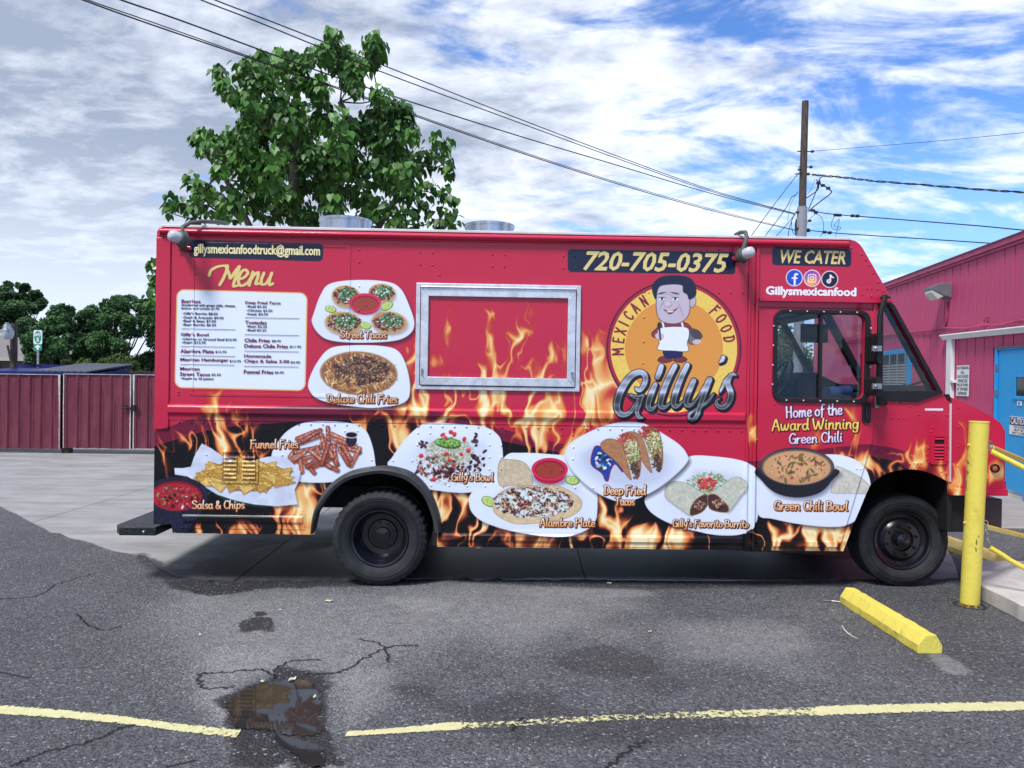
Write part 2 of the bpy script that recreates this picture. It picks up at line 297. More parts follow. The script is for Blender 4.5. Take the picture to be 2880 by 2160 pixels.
    sticks = [(1500,330,1650,270),(1510,370,1700,300),(1440,480,1500,400),(1460,520,1640,470),(1480,440,1690,400),(1540,600,1520,480),(1640,610,1560,520),(1580,560,1760,430),(1700,380,1830,540),(1660,400,1720,520),(1750,240,1760,370),(1780,290,1930,360),(1800,330,1980,400),(1830,380,2010,440),(1940,550,2010,410),(1800,380,1820,540),(1850,420,1920,540),(1720,330,1790,480),(1690,520,1830,590),(1540,350,1690,260),(1610,430,1770,560),(1880,400,1940,500),(1640,560,1760,500),(1480,500,1560,440),(1700,300,1740,480),(1760,360,1700,540)]
    for i, (xa, ya, xb, yb_) in enumerate(sticks):
        a, b = tp(cE(xa, ya)), tp(cE(xb, yb_)); g = cv.win(min(a[0], b[0])-12, min(a[1], b[1])-12, max(a[0], b[0])+12, max(a[1], b[1])+14); ys, xs, X, Y = g
        d = cv.sdf_lines([[(a[0]+1.5, a[1]+2.5, 6.5), (b[0]+1.5, b[1]+2.5, 6.5)]], X, Y); cv.blend(ys, xs, smooth(3, -2, d)*.5, col(60,20,20))
        d = cv.sdf_lines([[(a[0], a[1], 5.6), (b[0], b[1], 5.6)]], X, Y); t = smooth(-5.5, 0, d)[..., None]; base = [col(176,92,68), col(158,76,58), col(192,112,84)][i % 3]
        cv.blend(ys, xs, np.clip(.5-d, 0, 1), base*(1.12-.42*t)); cv.blend(ys, xs, np.clip(-d/3, 0, 1)*smooth(.55, .75, vnoise(X/2.2, Y/2.2, i))*.75*smooth(tp(cE(0,520))[1], tp(cE(0,440))[1], Y), col(232,206,216))
    c = tp(cE(1945,345)); cv.ell(c[0], c[1], 15, 17, 0, col(38,34,54)); cv.ell(c[0], c[1]-15, 18, 9.5, 0, col(205,212,232)); cv.ell(c[0], c[1]-15, 15, 7, 0, col(34,12,24))
    # chips in a paper lined basket
    Q = [tp(cE(*p)) for p in [(760,740),(900,830),(1050,875),(1230,895),(1330,880),(1330,840),(800,700)]]; cv.poly(Q, col(16,84,62), 1, 1.2)
    for k in range(14):
        a = tp(cE(790+40*k, 770+8*k)); cv.ell(a[0], a[1], 9, 1.5, .6 if k % 2 else -.6, col(60,140,104), .8)
    Q = [tp(cE(*p)) for p in [(495,570),(560,572),(630,560),(660,470),(720,370),(800,410),(900,480),(1100,520),(1250,480),(1380,465),(1450,520),(1530,600),(1510,690),(1480,750),(1505,870),(1330,885),(1150,870),(1000,840),(850,790),(700,700),(600,640),(500,625)]]
    cv.poly([(x+3, y+6) for x, y in Q], col(5,5,10), .5, 10); cv.poly(Q, col(214,222,242), 1, 1.4, tex=lambda X, Y, d: col(214,222,242)*(.88+.16*fbm(X/22, Y/16, 71, 3))[..., None])
    c = tp(cE(1060,640)); tri = []
    for k in range(95):
        a = rng.rand()*6.28; r = math.sqrt(rng.rand()); tri.append((c[0]+r*118*math.cos(a), c[1]-2+r*38*math.sin(a), rng.uniform(19,34), rng.rand()*6.28))
    for (x, y, r, a) in sorted(tri, key=lambda q: q[1]):
        T = [(x+r*math.cos(a+k*2.09)*1.15, y+r*.62*math.sin(a+k*2.09)) for k in range(3)]; b = [col(208,168,84), col(190,148,70), col(222,186,104)][int(a*10) % 3]
        cv.poly([(p+1.5, q+3) for p, q in T], col(70,44,10), .4, 5); sd = int(x)
        cv.poly(T, b, 1, 1.6, col(150,104,40), 1.2, tex=lambda X, Y, d, b=b, sd=sd: b*(.86+.26*vnoise(X/4, Y/4, sd))[..., None])
    # stone bowl of salsa
    c = tp(cE(520,790)); k = S/2.91; ROCK = col(26,30,52)
    Q = [tp(cE(*p)) for p in [(200,800),(325,800),(560,800),(770,790),(760,860),(700,960),(650,1030),(600,1090),(480,1098),(470,1060),(455,1030),(325,1020),(200,1020)]]
    stone = lambda X, Y, d: np.clip(ROCK*(.55+1.0*vnoise(X/2.6, Y/2.6, 3))[..., None], 0, 1)
    cv.poly(Q, ROCK, 1, 1.5, tex=stone); a = np.linspace(0, 6.283, 40); cv.poly([(c[0]+252*k*math.cos(t), c[1]+146*k*math.sin(t)) for t in a], ROCK*1.3, 1, 1.5, tex=stone)
    cv.ell(c[0]-3, c[1]+3, 208*k, 122*k, 0, col(120,16,34), 1, 2); cv.ell(c[0]-3, c[1]+6, 200*k, 112*k, 0, col(172,32,52), 1, 5)
    bits((c[0], c[1]+5), 180*k, 98*k, 260, [col(206,60,76), col(150,20,40), col(224,96,100), col(186,40,58)], 1.2, 4.5, 1.6, .1, .7); bits((c[0], c[1]+5), 170*k, 90*k, 34, [col(120,130,62), col(224,206,206), col(90,96,40), col(60,14,24)], 1.6, 4.6, 1.8, .1)
    # bean and rice bowl
    plate([(430,260),(560,238),(800,250),(1050,280),(1160,340),(1215,440),(1225,700),(1170,820),(1050,890),(850,920),(600,900),(300,840),(110,660),(150,570),(280,390)], cF)
    c = tp(cF(700,600)); bits((c[0], c[1]+8), 92, 60, 420, [col(222,228,222), col(204,214,204), col(236,240,232)], 1.3, 2.6, 2.8, .1)
    bits((c[0]-20, c[1]+22), 68, 38, 130, [col(132,84,80), col(98,58,60), col(168,118,104)], 2, 5, 1.8); BE = [col(66,34,44), col(88,48,56), col(48,24,34)]
    for (x, y, rx, ry, n) in [(640,720,42,14,26),(970,620,22,26,18),(950,400,12,18,9),(450,460,14,12,7),(380,700,10,7,3),(1040,520,6,8,2),(850,680,20,10,8)]:
        p = tp(cF(x, y)); bits(p, rx, ry, n, BE, 3.2, 4.6, 1.6, .5)
    bits((c[0]+2, c[1]-22), 66, 40, 330, [col(206,222,160), col(176,204,124), col(232,232,190), col(240,222,160), col(150,184,104)], 1, 2.2, 6, .1)
    p = tp(cF(690,430)); cv.ell(p[0], p[1]+3, 36, 14, .12, col(60,96,50), 1, 2); bits(p, 33, 12, 120, [col(122,170,84), col(92,148,70), col(148,190,100)], 1.5, 4, 1.6, .2)
    for (x, y) in [(640,355),(720,330),(755,352),(850,398),(680,540),(705,600),(820,545),(890,510),(750,645),(555,790),(430,560),(670,385)]:
        p = tp(cF(x, y)); cv.ell(p[0], p[1], rng.uniform(4,8), rng.uniform(4,7), rng.rand()*3, col(204,58,66), 1, 1, .3)
    # alambre plate
    plate([(1250,560),(1400,530),(1650,540),(1900,575),(2050,700),(2120,830),(2145,980),(2130,1180),(2040,1280),(1850,1340),(1600,1335),(1300,1290),(1050,1210),(930,1120),(895,1020),(920,920),(1100,800)], cF)
    tort = lambda b, sd: (lambda X, Y, d: np.clip(b*(.86+.22*fbm(X/7, Y/6, sd, 3))[..., None], 0, 1))
    cv.poly(catmull([tp(cF(*p)) for p in [(1190,840),(1190,620),(1290,597),(1420,620),(1490,700),(1515,800),(1490,850),(1330,845)]], 5, True), col(206,190,160), 1, 1.4, col(150,126,96), 1.5, tex=tort(col(208,192,164), 8))
    cup(tp(cF(1680,690)), 177*S/3.456, 110*S/3.456, 22); lime(tp(cF(1902,800)), 20, .1); lime(tp(cF(1090,1005)), 22, .4)
    cv.poly(catmull([tp(cF(*p)) for p in [(1130,1080),(1150,960),(1300,870),(1500,850),(1750,850),(1900,920),(1990,1000),(1960,1100),(1800,1180),(1560,1215),(1350,1220),(1200,1160)]], 5, True), col(214,190,150), 1, 1.4, col(160,128,90), 1.2, tex=tort(col(216,194,156), 9))
    c = tp(cF(1520,1010)); a0 = .0
    bits(c, 108, 42, 620, [col(70,34,44), col(98,56,62), col(52,26,36), col(130,84,84), col(150,110,108)], 1.5, 3.4, 1.4, .25)
    g = cv.win(c[0]-118, c[1]-50, c[0]+118, c[1]+50); ys, xs, X, Y = g
    mm = smooth(.5, .58, fbm(X/17+.6*vnoise(X/9, Y/9, 4), Y/10, 81, 3))*smooth(1, .8, ((X-c[0])/112)**2+((Y-c[1]-2)/44)**2)
    cv.blend(ys, xs, mm*.95, np.clip(col(222,238,240)*(.82+.25*vnoise(X/4, Y/3, 12))[..., None], 0, 1)); bits(c, 100, 40, 16, [col(190,30,80)], 1.6, 3, 1.4, .1); bits(c, 104, 42, 120, [col(70,34,44), col(98,56,62)], 1.2, 2.4, 1.4, .25)
    # burrito plate
    plate([(1330,560),(1500,560),(1750,590),(1900,640),(1985,740),(1995,880),(1975,1120),(1930,1250),(1820,1320),(1650,1335),(1450,1310),(1150,1230),(960,1130),(880,1030),(890,950),(1000,850),(1150,740),(1240,620)], cG)
    c = tp(cG(1480,840)); bits(c, 56, 34, 260, [col(176,206,130), col(204,224,160), col(130,172,96), col(96,140,74)], 1.4, 3, 4.5, .1); bits((c[0], c[1]-3), 26, 18, 60, [col(206,64,70), col(226,110,100), col(180,44,56)], 2, 4.4, 1.3, .3)
    for P, M in (([(1070,920),(1090,840),(1170,808),(1290,830),(1400,900),(1480,950),(1440,1000),(1350,1060),(1320,1135),(1200,1060),(1090,975)], [(1320,1135),(1325,1060),(1380,980),(1470,935),(1500,1000),(1450,1090),(1380,1130)]),
                 ([(1480,940),(1600,870),(1700,790),(1790,768),(1860,820),(1862,880),(1780,990),(1680,1105),(1600,1010),(1520,945)], [(1490,950),(1560,935),(1640,1000),(1690,1060),(1675,1108),(1570,1100),(1500,1060)])):
        cv.poly(catmull([tp(cG(x+8, y+14)) for x, y in P], 5, True), col(80,84,100), .5, 9); cv.poly(catmull([tp(cG(*p)) for p in P], 5, True), col(196,200,186), 1, 1.4, col(140,138,120), 1.2, tex=tort(col(200,204,190), 14))
        Q = catmull([tp(cG(*p)) for p in M], 5, True); cv.poly(Q, col(74,48,48), 1, 1.4, col(150,120,84), 2.0); m0 = np.mean(Q, 0); bits(m0, 16, 13, 40, [col(110,66,70), col(140,112,92), col(70,36,44), col(170,140,116)], 2, 4.2, 1.5, .3)
    # deep fried tacos plate
    plate([(620,235),(820,235),(960,290),(1200,440),(1290,550),(1290,620),(1180,740),(1000,880),(800,980),(680,1005),(560,990),(380,900),(200,740),(110,590),(110,500),(200,400),(420,290)], cG)
    cc_ = tp(cG(700,620)); cv.ell(cc_[0], cc_[1]+10, 125, 60, .1, col(150,160,190), .35, 26)
    Q = catmull([tp(cG(*p)) for p in [(380,490),(430,465),(500,520),(610,600),(650,660),(660,720),(590,640),(545,700),(520,800),(490,795),(460,730),(355,640)]], 4, True)
    cv.poly(Q, col(34,66,160), 1, 1.4, col(140,26,60), 2.2); q0 = tp(cG(470,600)); bits(q0, 20, 24, 36, [col(40,110,214), col(220,228,240), col(38,84,60), col(24,44,120)], 2.5, 6, 1.6, .1)
    for dx, dy in ((215,-70), (0,0)):
        bk = [(640,400),(700,340),(790,380),(830,520),(835,700),(800,790),(760,700),(700,560)]; fr = [(450,440),(500,400),(580,400),(650,450),(690,560),(720,680),(745,795),(690,740),(620,640),(540,570),(460,500)]
        cv.poly(catmull([tp(cG(x+dx, y+dy)) for x, y in bk], 4, True), col(166,114,80), 1, 1.4, col(116,70,48), 1.2, tex=tort(col(160,108,78), 15))
        for (x, y, rx, ry, n, cs) in [(760,560,20,46,120,[col(196,218,150), col(224,232,190), col(150,186,110)]),(780,700,12,24,50,[col(72,50,52), col(110,80,72)]),(690,400,24,16,60,[col(214,74,74), col(232,120,104), col(190,52,60)]),(740,470,18,20,50,[col(240,232,190), col(216,224,160)])]:
            p = tp(cG(x+dx, y+dy)); bits(p, rx, ry, n, cs, 1.3, 3.2, 3, .2)
        cv.poly(catmull([tp(cG(x+dx*.93, y+dy)) for x, y in fr], 4, True), col(176,124,90), 1, 1.4, col(120,76,52), 1.4, tex=tort(col(180,128,92), 16))
    # green chili bowl
    plate([(100,600),(300,480),(640,445),(820,470),(930,540),(975,620),(990,720),(960,820),(880,960),(800,1010),(650,1025),(400,1000),(200,960),(90,930),(75,750)], cH)
    cv.poly(catmull([tp(cH(*p)) for p in [(670,720),(700,560),(730,545),(830,590),(920,640),(980,700),(985,740),(960,765),(820,757),(680,755)]], 4, True), col(196,196,184), 1, 1.4, col(150,140,120), 1.2, tex=tort(col(206,206,196), 19))
    c = tp(cH(395,560)); k = S/2.836; Q = catmull([tp(cH(*p)) for p in [(95,560),(120,660),(230,755),(400,790),(570,755),(670,660),(697,560)]], 5, True); cv.poly([(x+6, y+8) for x, y in Q], col(60,66,90), .5, 12); cv.poly(Q, col(30,32,42), 1, 1.4)
    cv.ell(c[0], c[1]-3, 302*k, 160*k, 0, col(26,28,46)); cv.ell(c[0], c[1]-3, 290*k, 150*k, 0, col(44,48,66)); cv.ell(c[0], c[1]-2, 272*k, 136*k, 0, col(196,146,104), 1, 2); cv.ell(c[0], c[1]-8, 250*k, 112*k, 0, col(216,168,124), 1, 24)
    bits((c[0], c[1]-3), 250*k, 120*k, 120, [col(232,196,150), col(240,212,170), col(190,134,96)], 1, 2.6, 1.5, 0, .7); bits((c[0], c[1]-3), 240*k, 112*k, 46, [col(128,112,66), col(150,120,80), col(100,92,50)], 2.4, 6, 2.4, 0, .75); bits((c[0], c[1]-3), 230*k, 105*k, 14, [col(190,62,64)], 1.8, 4, 1.5, 0, .85)
    # --- logo disc
    c = tp(cC(935,1010)); k = S/2.9625
    for r, cl in ((566, col(74,14,50)), (553, col(170,22,58)), (530, col(238,204,96)), (411, col(222,150,64))): cv.ell(c[0], c[1], r*k, r*k, 0, cl, 1, 1.2)
    for q in range(230):
        a, rr, b = rng.rand()*6.28, rng.uniform(425,520)*k, rng.choice([.2,.9,1.5,2.4]); cv.ell(c[0]+rr*math.cos(a), c[1]+rr*math.sin(a), 4, .55, b, col(190,150,70), .5, .8)
    for ch, an in zip('MEXICANFOOD', [184,172.5,163,154.5,145.5,135,123.5,44.5,33.5,22,11]):
        t = math.radians(an); x, y = c[0]+470*k*math.cos(t), c[1]-470*k*math.sin(t); em = 32.0; rot = math.radians(90-an) if an < 90 else math.radians(90-an)
        w = BR[ch][0]/100*em*.82; bx, by = x-(w/2)*math.cos(rot)-(em*.46)*math.sin(rot)*-1*-1, y-(w/2)*math.sin(rot)+(em*.46)*math.cos(rot)
        bx = x-(w/2)*math.cos(rot)-(em*.46)*math.sin(rot)
        paint_strokes(cv, brush_strokes(ch, bx, by, em, w, rot, r=.075, sans=True), col(124,20,48), col(124,20,48), mod=0)
    # generic cartoon cook
    T = lambda P, n=4: catmull([tp(cC(*p)) for p in P], n, True); LN = col(30,24,40)
    cv.poly(T([(800,1110),(830,1075),(900,1085),(920,1110),(860,1128)]), col(120,44,50), 1, 1, LN, 1.4); cv.poly(T([(930,1110),(945,1080),(1000,1070),(1045,1100),(1000,1125)]), col(120,44,50), 1, 1, LN, 1.4)
    cv.poly(T([(850,1020),(865,1085),(920,1090),(945,1085),(1000,1075),(990,1015)]), col(24,26,84), 1, 1, LN, 1.2)
    cv.poly(T([(850,790),(790,840),(750,880),(765,915),(820,915),(860,880),(1020,860),(1060,900),(1090,860),(1060,810),(1000,785),(930,800)]), col(142,50,62), 1, 1, LN, 1.6)
    cv.poly(T([(825,835),(1035,830),(1062,900),(1045,960),(1052,1030),(930,1028),(800,1018),(812,960),(800,900)]), col(232,238,248), 1, 1, LN, 1.2)
    for q in ((850,835,840,790), (1010,832,1000,788)): 
        a, b = tp(cC(q[0], q[1])), tp(cC(q[2], q[3])); paint_strokes(cv, [[(a[0], a[1], 2.6), (b[0], b[1], 2.6)]], col(232,238,248), col(232,238,248))
    cv.poly(T([(1080,845),(1140,860),(1172,905),(1150,930),(1110,970),(1060,965),(1062,900)]), col(112,112,118), 1, 1, LN, 1.4); p = tp(cC(1118,890)); cv.ell(p[0], p[1], 17, 11, .6, col(72,66,70))
    p = tp(cC(1125,952)); cv.ell(p[0], p[1], 12, 6.5, -.15, col(206,190,204), 1, 1); p = tp(cC(815,905)); cv.ell(p[0], p[1], 13, 9, .2, col(206,190,204))
    a, b = tp(cC(822,935)), tp(cC(812,820)); paint_strokes(cv, [[(a[0], a[1], 2.2), (b[0], b[1], 2.2)]], LN, LN); cv.ell(b[0], b[1]-2, 5.5, 9, .1, col(44,38,52))
    cv.poly(T([(790,570),(790,700),(820,770),(890,800),(980,795),(1050,740),(1070,650),(1060,560),(1010,480),(820,480)]), col(196,184,200), 1, 1, LN, 1.4)
    p = tp(cC(1092,620)); cv.ell(p[0], p[1], 9, 16, .2, LN); cv.ell(p[0], p[1], 8, 15, .2, col(190,176,194))
    cv.poly(T([(780,600),(752,520),(765,460),(830,410),(940,398),(1050,412),(1105,460),(1122,540),(1105,580),(1060,600),(1045,560),(1010,535),(1000,480),(900,475),(820,490),(795,540)]), NAVY, 1, 1.2)
    for x in (835, 945):
        p = tp(cC(x, 595)); cv.ell(p[0], p[1], 8, 4, 0, col(236,234,240)); cv.ell(p[0], p[1], 3, 3.4, 0, LN); cv.ell(p[0], p[1]-4, 9, 1.2, 0, LN, .9); cv.ell(p[0]-1, p[1]-16, 12, 2, -.25 if x < 900 else .2, col(44,36,54), .9)
    p = tp(cC(885,640)); cv.ell(p[0], p[1], 12, 9, 0, col(176,160,182), .9, 4); cv.ell(p[0]-1, p[1]-2, 8, 6, 0, col(216,204,218), .9, 4)
    a_, b_, c_ = tp(cC(850,682)), tp(cC(905,712)), tp(cC(962,672)); paint_strokes(cv, [[(x_, y_, r_) for (x_, y_), r_ in zip(catmull([a_, b_, c_], 6), np.concatenate([np.linspace(1,3.6,6), np.linspace(3.6,1,7)]))]], col(110,50,66), col(110,50,66), mod=0); cv.ell(b_[0]-1, b_[1]-3.4, 12, 1.6, -.05, col(240,236,244))
    for (x, y, rx, ry, a) in ((835,640,2,16,.5),(990,680,2,20,-.4),(900,540,26,1,0),(905,560,22,1,0)): p = tp(cC(x, y)); cv.ell(p[0], p[1], rx, ry, a, col(150,132,156), .6, 2)
    # --- chrome script name
    def ST(P, r): Q = catmull(P, 7); rr = np.interp(np.linspace(0, 1, len(Q)), np.linspace(0, 1, len(r)), r); return [tuple(list(tp(cO(*q)))+[v*S/5.53]) for q, v in zip(Q, rr)]
    G = [ST([(490,290),(550,320),(620,230),(640,120),(590,50),(500,50),(390,120),(280,280),(210,450),(195,600),(250,690),(340,690),(430,620),(520,480),(560,430)], [26,36,44,46,46,50,54,58,60,56,50,40,34,30,30]),
         ST([(400,390),(500,430),(600,405)], [20,38,30]), ST([(570,430),(530,560),(500,660),(530,740),(590,745)], [44,44,36,36,16]),
         ST([(790,235),(720,400),(680,540),(700,610),(760,600),(820,530)], [40,52,50,44,30,16]), ST([(885,-50),(860,30),(825,115)], [44,46,42]),
         ST([(1100,-60),(990,150),(910,360),(870,530),(900,585),(960,570),(1030,510)], [42,50,52,50,44,30,16]), ST([(1290,-70),(1190,130),(1110,350),(1075,500),(1100,570),(1160,550),(1230,480)], [42,50,52,50,44,30,16]),
         ST([(1390,170),(1320,330),(1270,480),(1290,550),(1350,545),(1440,450),(1540,300),(1620,160)], [44,48,48,44,34,24,30,36]), ST([(1640,150),(1570,330),(1500,520),(1450,660),(1380,770),(1310,760),(1310,690),(1400,630),(1520,560),(1630,470),(1700,370)], [44,46,44,40,36,30,26,24,30,30,16]),
         ST([(1850,-190),(1835,-150),(1790,-110)], [36,34,12]), ST([(2050,90),(1990,75),(1890,170),(1800,350)], [12,30,38,18]), ST([(1960,90),(1920,210),(1965,360),(1940,490),(1860,580),(1770,570),(1740,490),(1800,440)], [34,46,52,50,44,38,30,14])]
    A = np.array([q[:2] for s in G for q in s]); g = cv.win(A[:,0].min()-20, A[:,1].min()-20, A[:,0].max()+20, A[:,1].max()+20); ys, xs, X, Y = g
    dm = cv.sdf_lines([[(x+3.5, y+4, r) for x, y, r in s] for s in G], X, Y); dd = cv.sdf_lines(G, X, Y)
    cv.blend(ys, xs, np.clip(3.4-np.minimum(dm, dd+1.4), 0, 1), col(10,12,26))
    y0, y1 = tp(cO(0,-80))[1], tp(cO(0,780))[1]; t = (Y-y0-(X-X.min())*0.0)/(y1-y0)
    kk = np.array([0,.12,.2,.3,.36,.46,.5,.56,.66,.72,.8,.9,1]); vv = np.array([205,190,110,185,140,215,120,60,52,100,70,130,60])/255.
    v = np.interp(t+.03*np.sin(X/60), kk, vv).astype(np.float32); C = np.stack([v*.93, v*.98, np.clip(v*1.1, 0, 1)], -1)
    cv.blend(ys, xs, np.clip(.5-dd, 0, 1), C); cv.blend(ys, xs, np.clip(.9-np.abs(dd+3.2), 0, 1)*.9, col(240,246,255))
    gy, gx = np.gradient(dd); cv.blend(ys, xs, smooth(-3, 0, dd)*np.clip(.5-dd, 0, 1)*smooth(0, .8, gx+gy)*.75, col(16,20,36))
    # --- captions
    caption(cv, 'Street Tacos', cA(1560,1020), cA(1940,1022), 22); caption(cv, 'Deluxe Chili Fries', cA(1450,1548), cA(2030,1552), 24)
    caption(cv, 'Funnel Fries', cE(1112,408), cE(1510,408), 25); caption(cv, 'Salsa & Chips', cE(636,905), cE(1070,902), 24)
    caption(cv, "Gilly's Bowl", cF(718,800), cF(1130,805), 23); caption(cv, 'Alambre Plate', cF(1580,1245), cF(2120,1248), 24)
    caption(cv, 'Deep Fried', cG(475,935), cG(885,938), 27); caption(cv, 'Tacos', cG(585,1040), cG(775,1040), 25); caption(cv, "Gilly's Favorito Burrito", cG(1142,1250), cG(1885,1256), 22)
    caption(cv, 'Green Chili Bowl', cH(208,888), cH(800,893), 27)
    W1, W2 = col(250,244,255), col(226,216,250); dk = col(60,8,36)
    caption(cv, 'Home of the', cH(305,155), cH(758,128), 33, W1, W2, dk); caption(cv, 'Award Winning', cH(192,258), cH(890,240), 33, col(252,232,120), col(250,206,84), dk); caption(cv, 'Green Chili', cH(328,362), cH(758,345), 30, W1, W2, dk)
    M = ['490,508 505,468 555,438 620,428 640,440 612,520 576,585','630,440 655,500 665,530 700,480 735,436','738,436 715,500 695,560 690,596 725,590','722,540 770,528 806,490 786,462 752,482 728,545 748,592 800,572 830,530','848,482 832,530 818,588','826,552 862,500 892,486 886,530 872,576 905,572','938,490 918,540 920,580 955,575 985,530','1002,490 984,545 985,585 1012,575']
    st = [[tuple(list(tp(cA(*q)))+[4.6]) for q in catmull([tuple(map(float, q.split(','))) for q in s.split()], 5)] for s in M]; paint_strokes(cv, st, GOLD*1.04, GOLD, col(120,10,40), 1.2, (1, 1), .3)
    # --- dark label bars
    def bar(a, b, c_, d, r, colr=NAVY):
        P = [tp(a), tp(b), tp(c_), tp(d)]; P = np.array(P); cc0 = P.mean(0); Q = [tuple(p+(cc0-p)*0+np.sign(cc0-p)*r) for p in P]
        g = cv.win(P[:,0].min()-4, P[:,1].min()-4, P[:,0].max()+4, P[:,1].max()+4); ys, xs, X, Y = g
        d_ = cv.sdf_poly(Q, X, Y)-r; return ys, xs, X, Y, d_, colr
    for B in (bar(cA(318,215), cA(1425,250), cA(1420,394), cA(325,362), 12), bar(cC(50,180), cC(1447,205), cC(1445,390), cC(50,370), 10), bar(cD(200,262), cD(814,278), cD(812,416), cD(198,402), 10)):
        cv.blend(B[0], B[1], np.clip(.5-B[4], 0, 1), B[5])
    B = bar(cA(222,620), cA(1296,648), cA(1280,1455), cA(205,1430), 22); cv.blend(B[0], B[1], np.clip(.5-B[4], 0, 1), col(226,190,120)); cv.blend(B[0], B[1], np.clip(-3.0-B[4], 0, 1), col(226,236,250))
    # --- three round social icons
    for i, (x, y) in enumerate(((371,501), (509,505), (646,513))):
        p = tp(cD(x, y)); k = S/2.7654; cv.ell(p[0], p[1], 67*k, 67*k, 0, col(244,244,255)); r = 60*k
        cv.ell(p[0], p[1], r, r, 0, [col(20,76,200), col(168,60,170), col(14,18,40)][i])
        if i == 0: paint_strokes(cv, [[(p[0]+8, p[1]-10, 2.9), (p[0]+3, p[1]-10, 2.9), (p[0]+1, p[1]-5, 2.9), (p[0]+1, p[1]+18, 2.9)], [(p[0]-6, p[1]+1, 2.3), (p[0]+7, p[1]+1, 2.3)]], W1, W1, mod=0)
        if i == 1:
            g = cv.win(p[0]-r, p[1]-r, p[0]+r, p[1]+r); ys, xs, X, Y = g; m = np.clip(r-np.hypot(X-p[0], Y-p[1]), 0, 1)
            cv.blend(ys, xs, m*smooth(1.3, .2, np.hypot(X-p[0]+8, Y-p[1]-18)/(1.6*r)), col(246,170,70)); cv.blend(ys, xs, m*smooth(0, r*1.5, (p[0]-X)+(p[1]-Y)+4)*.6, col(90,70,220))
            q = 10.5; paint_strokes(cv, [[(p[0]-q+3, p[1]-q, 1.2), (p[0]+q-3, p[1]-q, 1.2), (p[0]+q, p[1]-q+3, 1.2), (p[0]+q, p[1]+q-3, 1.2), (p[0]+q-3, p[1]+q, 1.2), (p[0]-q+3, p[1]+q, 1.2), (p[0]-q, p[1]+q-3, 1.2), (p[0]-q, p[1]-q+3, 1.2), (p[0]-q+3, p[1]-q, 1.2)],
              [(p[0]+5*math.cos(t), p[1]+5*math.sin(t), 1.2) for t in np.linspace(0, 6.283, 14)], [(p[0]+6, p[1]-6.4, .8), (p[0]+6.1, p[1]-6.3, .8)]], W1, W1, mod=0)
        if i == 2:
            for ox, cl in ((-1.2, col(70,220,230)), (1.2, col(240,60,100)), (0, W1)):
                paint_strokes(cv, [[(p[0]+2+ox, p[1]-12, 1.8), (p[0]+2+ox, p[1]+6, 1.8), (p[0]-2+ox, p[1]+10, 1.8), (p[0]-6+ox, p[1]+8, 1.8), (p[0]-6+ox, p[1]+3, 1.8), (p[0]-2+ox, p[1]+1, 1.8)], [(p[0]+2+ox, p[1]-12, 1.8), (p[0]+5+ox, p[1]-7, 1.8), (p[0]+10+ox, p[1]-5, 1.8)]], cl, cl, mod=0)
    # number plate of the hood side
    Q = [tp(cN(918,616)), tp(cN(1130,616)), tp(cN(1130,644)), tp(cN(918,642))]; cv.poly(Q, col(228,224,236))
    return np.clip(cv.a, 0, 1)

